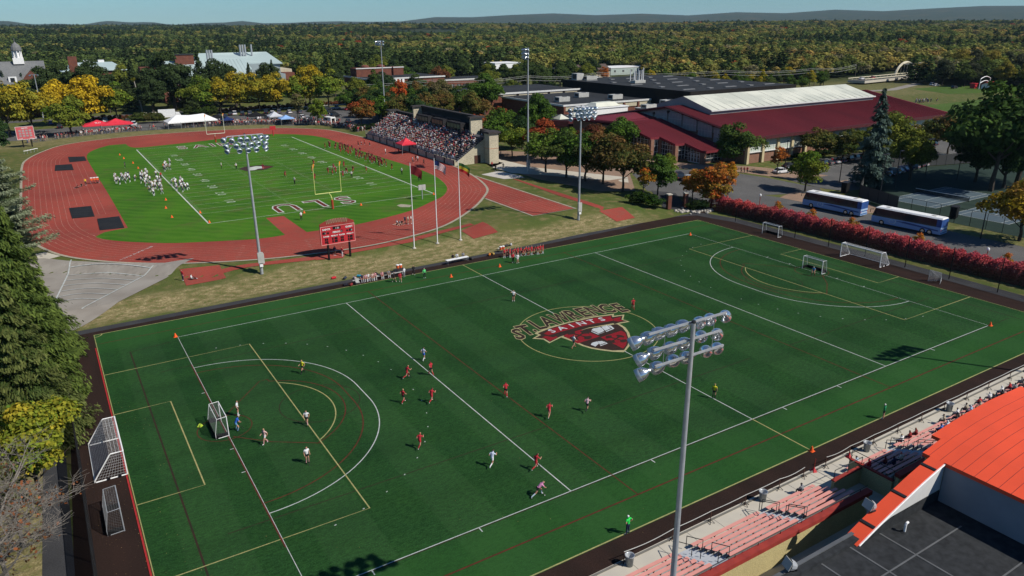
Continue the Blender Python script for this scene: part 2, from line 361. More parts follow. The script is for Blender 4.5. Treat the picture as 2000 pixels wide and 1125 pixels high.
# centre crest
M_CT = mat('logo_tan', (.45, .40, .21), .85, c2=(.36, .33, .18), scale=2, fine=12)
M_CB = mat('logo_brown', (.045, .026, .021), .85, c2=(.034, .022, .018), scale=2, fine=12)
M_CR = mat('logo_red', (.27, .016, .024), .85, c2=(.20, .016, .02), scale=2, fine=12)
M_CG = mat('logo_grey', (.55, .58, .58), .85, c2=(.45, .48, .48), scale=2, fine=12)
def flat(name, px, z, m): return sheet(name, px, z, m, parent=turf)
def Z6(s): return s
shield_o = [(41.57, 27.46), (42.85, 28.22), (46.64, 28.24), (50.92, 27.59), (50.91, 27.16), (50.73, 25.57), (49.99, 23.99), (48.67, 22.06), (47.51, 20.9), (45.91, 19.91), (45.41, 19.69), (44.34, 20.56), (43.37, 21.74), (42.75, 22.69), (42.32, 23.9), (42.1, 25.75), (41.67, 27.6)]
shield_i = [(41.98, 27.59), (43.13, 28.04), (46.53, 28.1), (50.57, 27.17), (50.39, 25.8), (49.71, 24.17), (48.4, 22.24), (47.24, 21.08), (45.85, 20.13), (44.59, 20.86), (43.61, 22.05), (42.99, 23.0), (42.62, 24.08), (42.4, 25.94), (42.09, 27.52)]
ribbon_o = [(39.9, 30.76), (39.45, 30.44), (39.7, 29.87), (38.32, 29.28), (39.36, 28.31), (39.32, 26.89), (41.67, 27.6), (46.42, 27.96), (50.05, 27.29), (49.88, 26.87), (50.8, 27.13), (52.54, 26.86), (52.33, 27.99), (53.65, 29.28), (52.12, 29.7), (52.62, 30.3), (49.7, 31.05), (45.53, 31.32), (42.57, 31.31)]
ribbon_i = [(39.88, 30.36), (39.94, 29.62), (38.76, 29.29), (39.61, 28.44), (39.61, 27.18), (41.7, 27.87), (46.64, 28.24), (50.34, 27.64), (50.22, 27.29), (51.21, 27.4), (52.37, 27.19), (52.09, 28.03), (53.19, 29.12), (51.64, 29.45), (52.07, 30.08), (49.47, 30.75), (45.32, 31.02), (42.27, 30.87)]
ribbon_r = [(40.45, 29.79), (40.72, 29.01), (42.43, 29.11), (45.61, 29.12), (48.44, 28.88), (50.75, 28.36), (51.22, 28.49), (51.29, 29.34), (51.83, 29.89), (49.29, 30.53), (45.33, 30.8), (42.34, 30.62)]
ribbon_e1 = [(39.58, 28.86), (40.29, 29.09), (40.78, 28.17), (41.31, 28.23), (41.33, 27.81), (39.79, 27.44), (39.82, 28.4)]
ribbon_e2 = [(51.52, 28.97), (52.7, 28.87), (51.98, 28.22), (52.03, 27.53), (51.27, 27.8), (50.92, 28.24)]
flat('crest_outline', shield_o, .010, M_CT); flat('crest_outline', ribbon_o, .0105, M_CT)
flat('crest_shield', shield_i, .012, M_CB)
flat('crest_quarter', [(42.18, 27.86), (43.45, 28.24), (45.36, 28.23), (46.06, 25.13), (42.26, 24.88), (42.29, 26.01)], .014, M_CR)
flat('crest_quarter', [(45.91, 24.83), (49.54, 25.1), (49.54, 24.28), (48.67, 22.85), (47.08, 21.18), (46.05, 20.55)], .014, M_CR)
flat('ribbon', ribbon_i, .0125, M_CB); flat('ribbon', ribbon_r, .0145, M_CR); flat('ribbon', ribbon_e1, .0145, M_CR); flat('ribbon', ribbon_e2, .0145, M_CR)
for pl in ([(46.38, 27.36), (46.88, 27.66), (48.0, 27.56), (47.95, 26.96), (47.63, 26.24), (46.48, 25.97), (46.52, 26.45)], [(48.17, 27.56), (49.13, 27.57), (48.91, 26.44), (47.8, 26.23)], [(49.16, 27.49), (49.53, 27.2), (49.25, 26.11), (47.64, 25.82), (47.74, 26.06), (49.03, 26.26)], [(46.22, 27.15), (46.36, 26.25), (46.37, 25.83), (47.52, 26.0), (47.36, 25.9), (46.21, 25.74), (46.06, 26.95)],
 [(43.72, 23.94), (44.08, 24.08), (44.71, 24.05), (44.53, 23.41), (43.56, 22.91), (43.42, 23.66)], [(44.77, 24.02), (45.36, 23.83), (45.38, 23.14), (44.39, 23.03)], [(45.47, 23.76), (45.45, 22.81), (44.19, 22.68), (44.24, 22.84), (45.33, 22.98)]):
 flat('book', pl, .016, M_CG)
for c0, sz in (((44.05, 26.84, 0.0), 1.6), ((47.25, 23.38, 0.0), 1.35)):      # small dark crosses with flared arms
 mb = MB()
 for k in range(4):
  a = k*math.pi/2 + .35; c_, s_ = math.cos(a), math.sin(a)
  P_ = [(0, -.08), (.5, -.1), (.75, -.45), (1, -.3), (1.1, 0), (1, .3), (.75, .45), (.5, .1), (0, .08)]
  pts = [(c0[0]+sz*(q*c_-r_*s_), c0[1]+sz*(q*s_+r_*c_), .018+.0006*k) for q, r_ in P_]; mb.add(pts, [tuple(range(len(pts)))])
 mb.build('crest_cross', M_CB, turf, kind='structure')
def arc_text(s, c, r, a0, a1, size, specs, parent, name, sx=1, grow=0):
 n = len(s)
 for i, ch in enumerate(s):
  if ch == ' ': continue
  u = i/(n-1); a = a0+(a1-a0)*u
  x_, y_ = c[0]+r*math.sin(a), c[1]+r*math.cos(a); k = 1+grow*abs(2*u-1)**2
  for m_, off, z in specs:
   o = text_obj(ch, size*k, m_, (x_, y_, z+.0004*(i % 2)), (0, 0, -a), parent, name, off=off, sx=sx*(.55 if ch == '.' else 1), kind='structure')
# ST. LAWRENCE arch : baseline arc found from the field
def circ(a, b, c):
 ax, ay, bx_, by_, cx_, cy_ = *a, *b, *c; d = 2*(ax*(by_-cy_)+bx_*(cy_-ay)+cx_*(ay-by_))
 ux = ((ax*ax+ay*ay)*(by_-cy_)+(bx_*bx_+by_*by_)*(cy_-ay)+(cx_*cx_+cy_*cy_)*(ay-by_))/d
 uy = ((ax*ax+ay*ay)*(cx_-bx_)+(bx_*bx_+by_*by_)*(ax-cx_)+(cx_*cx_+cy_*cy_)*(bx_-ax))/d
 return (ux, uy), math.hypot(ax-ux, ay-uy)
for ch, bx_, by_, ro in (('S', 37.15, 30.0, 17), ('T', 38.95, 30.55, 6), ('.', 40.05, 31.0, 8), ('L', 41.35, 31.25, 3), ('A', 43.1, 31.45, 7), ('W', 45.3, 31.55, 7), ('R', 47.35, 31.6, 7), ('E', 49.15, 31.5, 7), ('N', 50.95, 31.3, 7), ('C', 52.75, 30.8, 8), ('E', 54.5, 30.1, 8)):
 ws = {'W': .46, '.': .5, 'L': .60, 'E': .60, 'C': .55, 'S': .62, 'T': .58}.get(ch, .55)
 text_obj(ch, 4.7, M_CT, (bx_, by_, .020 + .0003*(int(bx_*10) % 3)), (0, 0, -R(ro)), turf, 'crest_letter', off=.27, sx=ws, kind='structure')
 text_obj(ch, 4.7, M_CB, (bx_, by_, .024), (0, 0, -R(ro)), turf, 'crest_letter', off=.12, sx=ws, kind='structure')
cc, rr = circ(*[(41.92, 29.44), (46.61, 29.43), (50.93, 28.9)])
aa = lambda p_: math.atan2(p_[0]-cc[0], p_[1]-cc[1])
arc_text('SAINTS', cc, rr, aa([(41.93, 29.23)][0]), aa([(49.82, 28.85)][0]), 1.7, [(M_CG, .03, .018)], turf, 'ribbon_letter')
# ================================================================ track and football field
TZ = 1.80
outer = [(-16.3, 200), (-16.6, 165), (-16.8, 136), (-16.6, 119), (-14.2, 107.4), (-10.7, 98), (-5.5, 91), (0, 86), (6.4, 81.8), (16, 77.8), (25, 75.8), (34.6, 75.2), (43.1, 76.7), (52.2, 80.3), (62.4, 88.5), (70.7, 97.5), (76.5, 106), (81.0, 120.5),
   (83.4, 137), (83.6, 165), (83.5, 196), (82.7, 208.5), (80.5, 224.5), (77.2, 232), (68.6, 241.6), (58.2, 247), (41, 250.8), (24, 251.8), (7.4, 248.8), (-4.4, 241.6), (-10.5, 230), (-15, 215)]
inner = [(-9.7, 180), (-10.2, 155), (-9.4, 131), (-7.7, 117.8), (-5, 107.3), (1.6, 99), (11, 93.8), (19.2, 90.6), (28.6, 90.2), (38.5, 90.4), (51.4, 94.7), (58.5, 99.6), (64, 104), (69, 112), (72.4, 124), (73.4, 136), (73.2, 145),
   (72.2, 165), (72, 193), (71.8, 208), (69, 218), (63.3, 225), (54.3, 230), (43.2, 230), (34.4, 229), (24.5, 228), (12.8, 232), (8, 232.5), (0, 226), (-5.6, 215), (-8.8, 200)]
OUT = smooth_poly(outer); INN = smooth_poly(inner)
m_tr, t, p = newmat('track_surface')
base = mixc(t, noise_fac(t, .06, 6, .35, .65), (.315, .066, .048), (.235, .050, .038))
base = mixc(t, noise_fac(t, .5, 5, .5, .8), base, (.23, .075, .055)); base = mixc(t, noise_fac(t, 8, 3, .4, .7), base, mixc(t, .25, base, (0, 0, 0)))
t.links.new(base, p.inputs['Base Color']); p.inputs['Roughness'].default_value = .9; p.inputs['Specular IOR Level'].default_value = .04
CHUTE = [(70.6, 77.4), (80.9, 77.8), (81.0, 120.5), (70.6, 100)]
sheet('running_track', OUT, TZ-.006, m_tr)
sheet('track_chute', CHUTE, TZ-.002, m_tr)
m_fg, t, p = newmat('football_grass')
base = mixc(t, noise_fac(t, .10, 7, .38, .62), (.056, .155, .012), (.034, .112, .010))
wv = N(t, 'ShaderNodeTexWave', wave_type='BANDS', bands_direction='DIAGONAL'); wv.inputs['Scale'].default_value = .17; wv.inputs['Distortion'].default_value = 5; wv.inputs['Detail'].default_value = 2
g = N(t, 'ShaderNodeNewGeometry'); t.links.new(g.outputs['Position'], wv.inputs['Vector'])
base = mixc(t, wv.outputs['Fac'], base, mixc(t, .38, base, (.095, .19, .022)))
base = mixc(t, noise_fac(t, .25, 6, .52, .75), base, (.085, .115, .028)); base = mixc(t, noise_fac(t, 5, 3, .35, .7), base, mixc(t, .3, base, (.01, .03, .004)))
t.links.new(base, p.inputs['Base Color']); p.inputs['Roughness'].default_value = .9; p.inputs['Specular IOR Level'].default_value = .04
GR = [(0.1, 112.3), (-3.8, 109.0), (2.5, 99.5)] 
infield = smooth_poly([(.6, 112.3), (.45, 150), (0, 190), (0.2, 212), (3, 224), (8, 232)], False, 3) + smooth_poly([(12.8, 232.2), (14.5, 221.5), (24.5, 222.2), (34.4, 224.3), (43.2, 227), (54.3, 229.7), (63.3, 225), (69, 218), (71.8, 208), (72, 193), (72.2, 165), (73.2, 145), (73.4, 136), (72.4, 124), (69, 112), (64, 104), (58.5, 99.6), (51.4, 94.7), (38.5, 90.4), (28.4, 90.2)], False, 4) + [(28.3, 105), (24.9, 105.4), (24.4, 90.6)] + smooth_poly([(24.3, 90.4), (19.2, 90.6), (11, 93.8), (5, 96.8), (-1.5, 102.5), (-4.8, 107.0)], False, 4) + [(-5.2, 108.5), (-3.5, 111.2)]
field = sheet('football_field', infield, TZ+.004, m_fg)
M_CURB = mat('track_kerb', (.42, .37, .28), .85, c2=(.33, .30, .23), scale=.6, fine=8)
mb = MB(); stripe(mb, OUT, .55, TZ+.012, True); mb.build('track_edging', M_CURB, kind='structure')
mb = MB(); stripe(mb, [(81.3, 120), (81.2, 77.4), (70.3, 77.1), (70.3, 96)], .5, TZ+.014); mb.build('chute_edging', M_CURB, kind='structure')
M_LT = mat('lane_line', (.46, .27, .22), .8, c2=(.36, .16, .12), scale=1, fine=8)
# lanes follow the outer kerb at 1.07 m steps
def offset_in(poly, d):
 n = len(poly); out = []
 for i in range(n):
  a, b = Vector(poly[i-1]), Vector(poly[(i+1) % n]); t_ = (b-a).normalized(); out.append((poly[i][0]-t_.y*d, poly[i][1]+t_.x*d))
 return out
area = sum(OUT[i-1][0]*OUT[i][1]-OUT[i][0]*OUT[i-1][1] for i in range(len(OUT)))
sg = 1 if area > 0 else -1
LT = MB()
for k in range(1, 9): stripe(LT, offset_in(OUT, sg*(.5+k*1.07)), .055, TZ+.006, True)
for k in range(0, 9): stripe(LT, [(71.2+k*1.14, 77.6), (71.6+k*1.14, 112)], .055, TZ+.008)
for k in range(7): stripe(LT, [(71.6+k*1.3, 88.6), (72.4+k*1.3, 88.6)], .16, TZ+.010)
for a0, a1 in ((24, 27), (52, 55), (60, 63), (86, 90)):
 for k in range(9):
  q = offset_in(OUT, sg*(.6+k*1.07)); p_, q_ = q[a0], q[a0+1]; stripe(LT, [p_, (p_[0]*.6+q_[0]*.4, p_[1]*.6+q_[1]*.4)], .1, TZ+.009)
for xx in (-6.4, -5.1, -1.9, -3.1): stripe(LT, [(xx, 139 if xx < -4 else 127), (xx, 187 if xx < -4 else 200)], .05, TZ+.006)
LT.build('lane_line', M_LT, kind='structure')
NB = OUT[40:]
for k in range(8):
 q = offset_in(OUT, sg*(1.0+k*1.07)); i = 46; a, b = q[i], q[i+1]
 text_obj(str(k+1), 1.15, M_LW, (*q[38], TZ+.012), (0, 0, math.atan2(q[39][1]-q[38][1], q[39][0]-q[38][0])-math.pi/2+math.pi/2), None, 'lane_number', kind='structure')
M_MAT = mat('black_mat', (.020, .022, .025), .8, c2=(.030, .031, .033), scale=.8, fine=6)
for k, q in enumerate(([(-8.36, 199.07), (-4.4, 198.32), (-4.45, 188.02), (-8.83, 189.21)], [(-4.59, 212.88), (-0.42, 211.11), (-0.44, 202.63), (-4.7, 202.49)], [(-8.01, 137.17), (-3.9, 136.69), (-4.01, 125.95), (-7.98, 126.57)], [(-3.76, 123.26), (0.2, 123.14), (0.04, 112.63), (-4.1, 113.14)])):
 mb = MB(); q2 = [tuple(v) for v in q]
 if sum(q2[i-1][0]*q2[i][1]-q2[i][0]*q2[i-1][1] for i in range(4)) < 0: q2 = q2[::-1]
 mb.prism(q2, TZ-.01, TZ+.10); o = mb.build('landing_mat', M_MAT, label=['black landing mat beside the upper bend of the red runways', 'black landing mat at the far end of the red runways', 'black landing mat on the red area nearer the outer lanes', 'largest black landing mat at the near grass corner'][k], category='mat', group='black mats on the red infield area')
FX0, FY0 = 14.3, 106.98; FW, FL = 48.77, 109.73
M_FL = mat('field_paint', (.45, .50, .42), .85, c2=(.30, .38, .24), scale=.8, fine=6)
M_FW = mat('field_paint_bright', (.60, .62, .58), .85, c2=(.46, .50, .42), scale=.8, fine=6)
z = TZ+.008; ml = MB(); mw = MB()
for (a, b, c_, d_) in ((FX0, FX0, FY0, FY0+FL), (FX0+FW, FX0+FW, FY0, FY0+FL)): stripe(mw, [(a, c_), (b, d_)], .28, z+.004)
for yy in (FY0, FY0+FL): stripe(mw, [(FX0, yy), (FX0+FW, yy)], .14, z+.004)
for k in range(21):
 yy = FY0+9.144+k*4.572; stripe(ml, [(FX0, yy), (FX0+FW, yy)], .10, z)
for k in range(100):
 yy = FY0+9.144+k*.9144
 for xx in (FX0+.6, FX0+18.29, FX0+30.48, FX0+FW-.6): stripe(ml, [(xx-.3, yy), (xx+.3, yy)], .08, z+.002)
for k in (0, 1): stripe(mw, [(FX0+9.5, FY0+[0, FL][k]), (FX0+9.5, FY0+[0, FL][k])], .1, z)
ml.build('yard_line', M_FL, field, kind='structure'); mw.build('sideline', M_FW, field, kind='structure')
for k, n_ in enumerate((10, 20, 30, 40, 50, 40, 30, 20, 10)):
 yy = FY0+9.144*(k+2)
 for side in (0, 1):
  xx = FX0+(8.0 if side == 0 else FW-7.6)
  for j, ch in enumerate('%d' % n_):
   o = text_obj(ch, 2.7, M_FL, (xx+(-.9 if side == 0 else .9), yy+(1.15 if (j == 0) == (side == 0) else -1.15)*1, z+.004), (0, 0, -math.pi/2 if side == 0 else math.pi/2), field, 'yard_number', off=.06, kind='structure')
def big_word(s, xs, y0, size, rz, sx, name):
 for ch, xx in zip(s, xs):
  text_obj(ch, size, M_FW, (xx, y0, z+.004), (0, 0, rz), field, name, off=.38, sx=sx, kind='structure')
  text_obj(ch, size, mat('maroon_field_paint', (.17, .035, .028), .85, c2=(.12, .03, .022), scale=.8, fine=6), (xx, y0, z+.008), (0, 0, rz), field, name, off=.02, sx=sx, kind='structure')
big_word('ULS', [30.7, 37.4, 43.8], 115.4, 10.2, math.pi, .78, 'end_zone_letter')
big_word('SAINTS', [27.0, 32.2, 36.2, 40.2, 45.1, 49.9], 209.9, 9.2, 0, .68, 'end_zone_letter')
lg = sheet('midfield_logo', [(33.04, 164.26), (35.39, 166.81), (40.11, 166.91), (42.34, 162.73), (39.19, 159.18), (34.18, 159.48)], z+.006, mat('logo_dark', (.05, .03, .03), .85, scale=2), parent=field)
sheet('midfield_logo_face', [(35.14, 162.38), (36.27, 164.81), (38.16, 165.77), (39.6, 164.41), (39.57, 161.65), (37.76, 161.51), (36.47, 160.13), (35.13, 160.15)], z+.010, M_FW, parent=field)
sheet('midfield_logo_tip', [(39.72, 164.33), (41.79, 162.73), (39.8, 161.49), (39.03, 160.64)], z+.012, mat('maroon_field_paint', ''), parent=field)
sheet('drain_slab', [(51.26, 100.87), (52.49, 101.49), (54.19, 99.2), (52.84, 97.84), (51.22, 98.92)], z, M_CURB, parent=field)
# ================================================================ sloping ground between: runways, shot sector
def drape(name, poly, m, dz, step=1.0, **k):
 xs = [q[0] for q in poly]; ys = [q[1] for q in poly]
 import bmesh
 bm = bmesh.new(); vs_ = [bm.verts.new((a, b, 0)) for a, b in poly]; bm.faces.new(vs_)
 bmesh.ops.triangulate(bm, faces=bm.faces[:])
 for ax, lo, hi in ((0, min(xs), max(xs)), (1, min(ys), max(ys))):
  c_ = lo+step
  while c_ < hi:
   co_ = [0, 0, 0]; co_[ax] = c_; no = [0, 0, 0]; no[ax] = 1
   bmesh.ops.bisect_plane(bm, geom=bm.verts[:]+bm.edges[:]+bm.faces[:], plane_co=co_, plane_no=no); c_ += step
 for v_ in bm.verts: v_.co.z = float(T(v_.co.x, v_.co.y))+dz
 bm.normal_update()
 bmesh.ops.reverse_faces(bm, faces=[f_ for f_ in bm.faces if f_.normal.z < 0])
 me_ = bpy.data.meshes.new(name); bm.to_mesh(me_); bm.free(); me_.materials.append(m)
 return ob(name, me_, kind='structure', **k)
drape('gate_path', [(100.5, 72), (104, 67), (112, 80), (108, 84)], M_ASPH, .03)
M_GRV = mat('crushed_stone', (.27, .25, .22), .95, c2=(.21, .19, .165), scale=.25, detail=6)
drape('shot_put_sector', [(-18, 62.8), (-12.3, 63.6), (-9.5, 66.5), (7.6, 84.3), (3.0, 84.2), (-2.5, 87.6), (-6.5, 91), (-10.5, 94.5), (-13.5, 98), (-18, 100)], M_GRV, .07, 1.0)
mb = MB()
def dstripe(mb, pts, wd, dz):
 o = len(mb.v); stripe(mb, pts, wd, 0); mb.v[o:] = [(a, b, float(T(a, b))+dz) for a, b, _ in mb.v[o:]]
def seg(a, b, n=14): return [(a[0]+(b[0]-a[0])*i/n, a[1]+(b[1]-a[1])*i/n) for i in range(n+1)]
sa, sb_, sc_ = (-9.76, 94.32, 1.2)[:2], (-13.52, 72.66, 0.8)[:2], (1.23, 83.69, 1.5)[:2]
s2 = [(-9.86, 70.74)][0]
dstripe(mb, seg(sa, sb_), .2, .14); dstripe(mb, seg(sc_, s2, 20), .2, .14)
for k in range(7):
 u = .14+k*.125; a = [sa[i]+(sb_[i]-sa[i])*u for i in (0, 1)]; v_ = .04+k*.125; b = [sc_[i]+(s2[i]-sc_[i])*v_ for i in (0, 1)]
 dstripe(mb, [(a[0]+(b[0]-a[0])*i/14 + .0, a[1]+(b[1]-a[1])*i/14 + 1.3*math.sin(math.pi*i/14)) for i in range(15)], .15, .15)
mb.build('sector_line', M_LW, kind='structure')
drape('throwing_slab', [(-14.71, 101.83), (-13.34, 102.34), (-11.15, 98.1), (-14.23, 96.44)], M_CONC, .04)
drape('jump_runway', [(10.3, 78.2), (10.2, 73.4), (4.3, 73.2), (4.6, 80.2)][::-1], m_tr, .03)
drape('jump_runway', [(9, 76.9), (9, 75.7), (24, 73.6), (42, 74.1), (57, 77.5), (57, 79), (42, 75.6), (24, 75.0)], m_tr, .035)
drape('jump_runway', [(52.98, 75.28), (59.55, 78.61), (59.29, 72.4), (53.5, 71.53)], m_tr, .045)
drape('runway', [(25.5, 75.4), (24.5, 73.4), (29, 72.6), (31, 75.4)], m_tr, .05)
drape('jump_runway', [(87.18, 111.87), (87.75, 109.92), (87.16, 75.47), (85.37, 73.91), (85.46, 89.71)], m_tr, .025, 3)
drape('jump_runway', [(84.67, 74.05), (91.0, 74.23), (90.02, 68.87), (84.95, 68.62)], m_tr, .03, 3)
drape('landing_sand', [(83.5, 120.82), (89.87, 122.45), (90.92, 114.14), (90.53, 111.18), (85.25, 112.39)], mat('pale_sand', (.5, .47, .42), .95, scale=.5), .03, 3)
# ================================================================ roads, car parks, plaza
M_PLZ = mat('plaza_paving', (.33, .22, .155), .85, c2=(.27, .19, .14), scale=.4, fine=5)
drape('bus_road', [(113.5, -60), (135, -60), (134.5, 20), (133.5, 60), (129, 72), (118, 78), (112, 78), (113.5, 66)], M_ASPHL, .01, 6)
drape('drop_off_loop', [(106.8, 84), (112, 76), (129, 70), (144, 64), (148, 68), (144, 80), (137, 92), (127, 100), (116, 100)], M_ASPHL, .02, 5)
drape('plaza', [(96, 88), (104, 85), (116, 101), (127, 101), (138, 93), (146, 80), (158, 66), (165, 70), (150, 90), (140, 100), (133, 113), (128, 125), (108, 150), (98, 150), (93, 126), (92, 108)], M_PLZ, .03, 5)
drape('plaza', [(133, 46), (139, 44), (145, 58), (138, 68), (131, 66)], M_PLZ, .035, 5)
drape('car_park', [(148, 66), (150, 62), (160, 60), (185, 73), (215, 73), (245, 68), (262, 92), (240, 91), (200, 89), (170, 86), (158, 80), (147, 84)], M_ASPHL, .01, 8)
drape('car_park', [(-60, 268), (-18, 262), (12, 266), (60, 262), (72, 248), (86, 244), (98, 236), (106, 232), (124, 238), (127, 300), (105, 303), (80, 297), (-60, 290)], M_ASPHL, .01, 9)
drape('campus_road', [(-90, 322), (140, 322), (140, 330), (-90, 330)], M_ASPHL, .012, 12)
drape('footpath', [(60, 314), (110, 312), (125, 316), (60, 318)], M_CONC, .02, 12)
drape('footpath', [(91, 118), (97, 110), (108, 92), (112, 97), (100, 122), (99, 150), (96.5, 150), (97, 132), (91, 128)], M_CONC, .035, 6)
drape('gravel_track', [(300, 222), (400, 205), (455, 222), (455, 228), (400, 211), (300, 228)], M_GRV, .02, 20)
m_gf = mat('practice_grass', (.085, .14, .03), .9, c2=(.07, .12, .026), scale=.05, fine=2)
drape('practice_field', [(270, 96), (430, 130), (380, 150), (300, 150)], m_gf, .02, 20)
drape('practice_field', [(400, 176), (470, 150), (470, 205), (415, 205)], m_gf, .02, 20)
# tennis courts
TC = [(144.5, 0), (222, 0), (222, 62), (190, 66), (175, 73), (158, 62), (145.5, 55)]
drape('tennis_surround', [(140.5, -8), (225, -8), (225, 62), (192, 70), (177, 71.5), (160, 63), (145.5, 55), (141, 44)], mat('tennis_dark_green', (.028, .045, .035), .85, c2=(.022, .036, .03), scale=.3), .02, 10)
mtb = mat('tennis_blue_grey', (.085, .115, .135), .85, c2=(.07, .10, .12), scale=.2)
ml = MB()
for k in range(4):
 cy = 46-k*15.5; cx_ = 162-k*1.5
 drape('tennis_court', rect(cx_-11.9, cx_+11.9, cy-5.5, cy+5.5), mtb, .035, 6)
 zz = 0.06
 R0 = rect(cx_-11.9, cx_+11.9, cy-5.5, cy+5.5)
 for a, b in (((cx_-11.9, cy-5.5), (cx_+11.9, cy-5.5)), ((cx_-11.9, cy+5.5), (cx_+11.9, cy+5.5)), ((cx_-11.9, cy-4.1), (cx_+11.9, cy-4.1)), ((cx_-11.9, cy+4.1), (cx_+11.9, cy+4.1)), ((cx_-11.9, cy-5.5), (cx_-11.9, cy+5.5)), ((cx_+11.9, cy-5.5), (cx_+11.9, cy+5.5)), ((cx_-6.4, cy-4.1), (cx_-6.4, cy+4.1)), ((cx_+6.4, cy-4.1), (cx_+6.4, cy+4.1)), ((cx_-6.4, cy), (cx_+6.4, cy))):
  dstripe(ml, seg(a, b, 6), .12, .05)
ml.build('court_line', M_LW, kind='structure')
# parking bay lines
mb = MB()
for k in range(26): dstripe(mb, [(150+k*2.9, 78.5+k*.12), (150+k*2.9, 83.3+k*.12)], .1, .03)
for k in range(24): dstripe(mb, [(156+k*2.8, 66.5+k*.3), (156+k*2.8, 71.3+k*.3)], .1, .03)
mb.build('parking_line', M_LW, kind='structure')

# ---------------------------------------------------------------- air
hz_ = MB(); hz_.bx(-15500, 17500, -7500, 18500, -1.6, 330)
m_h = bpy.data.materials.new('haze'); m_h.use_nodes = True; th = m_h.node_tree
for n_ in list(th.nodes):
 if n_.type == 'BSDF_PRINCIPLED': th.nodes.remove(n_)
pv = N(th, 'ShaderNodeVolumePrincipled'); pv.inputs['Density'].default_value = 2.7e-5; pv.inputs['Color'].default_value = (.55, .80, 1, 1)
th.links.new(pv.outputs[0], [q for q in th.nodes if q.type == 'OUTPUT_MATERIAL'][0].inputs['Volume'])
hz_.build('haze', m_h, kind='stuff')

# ================================================================ foliage
m_leaf = bpy.data.materials.new('foliage'); m_leaf.use_nodes = True; t = m_leaf.node_tree
for n_ in list(t.nodes):
 if n_.type == 'BSDF_PRINCIPLED': t.nodes.remove(n_)
outn = [n_ for n_ in t.nodes if n_.type == 'OUTPUT_MATERIAL'][0]
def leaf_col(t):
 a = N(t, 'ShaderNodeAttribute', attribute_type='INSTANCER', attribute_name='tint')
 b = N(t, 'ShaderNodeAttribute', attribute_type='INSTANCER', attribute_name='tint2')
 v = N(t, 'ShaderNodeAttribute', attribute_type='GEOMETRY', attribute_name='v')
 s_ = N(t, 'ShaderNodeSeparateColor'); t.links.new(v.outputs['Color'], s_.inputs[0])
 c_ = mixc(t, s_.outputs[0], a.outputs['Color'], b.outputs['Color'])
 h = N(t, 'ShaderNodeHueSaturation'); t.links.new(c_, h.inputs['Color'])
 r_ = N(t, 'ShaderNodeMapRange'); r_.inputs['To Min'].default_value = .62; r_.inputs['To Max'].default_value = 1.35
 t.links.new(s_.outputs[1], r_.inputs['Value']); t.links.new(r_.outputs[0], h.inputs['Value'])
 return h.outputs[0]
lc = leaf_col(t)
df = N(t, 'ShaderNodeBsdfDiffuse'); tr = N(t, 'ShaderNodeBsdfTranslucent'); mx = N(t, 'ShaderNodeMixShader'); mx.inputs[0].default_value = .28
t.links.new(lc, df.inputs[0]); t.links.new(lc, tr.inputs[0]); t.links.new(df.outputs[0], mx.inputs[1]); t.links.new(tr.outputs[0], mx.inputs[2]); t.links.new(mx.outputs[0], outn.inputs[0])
M_BARK = mat('bark', (.075, .06, .048), .95, c2=(.045, .038, .03), scale=3)
M_TWIG = mat('bare_twigs', (.20, .18, .155), .95, c2=(.13, .115, .10), scale=2)
def quads(P, Nn, size, rng, asp=.75, dv=None):
 n = len(P); r_ = rng.normal(size=(n, 3)); u = np.cross(Nn, r_) if dv is None else dv; u /= np.linalg.norm(u, axis=1, keepdims=True)+1e-9; v_ = np.cross(Nn, u)
 s_ = size[:, None]*.5
 V = np.stack([P-u*s_-v_*s_*asp*.6, P+u*s_*.7-v_*s_*asp, P+u*s_+v_*s_*asp*.5, P-u*s_*.6+v_*s_*asp], 1).reshape(-1, 3)
 return V, np.arange(4*n).reshape(n, 4)
def leaf_mesh(name, P, Nn, size, va, rng, asp=.75, dv=None):
 V, F = quads(P, Nn, size, rng, asp, dv)
 me = np_mesh(name, V, F, [m_leaf]); n = len(F)
 a = me.attributes.new('v', 'FLOAT_COLOR', 'FACE')
 a.data.foreach_set('color', np.stack([np.clip(va, 0, 1), rng.random(n), 0*va, 0*va+1], -1).astype(np.float32).ravel()); return me
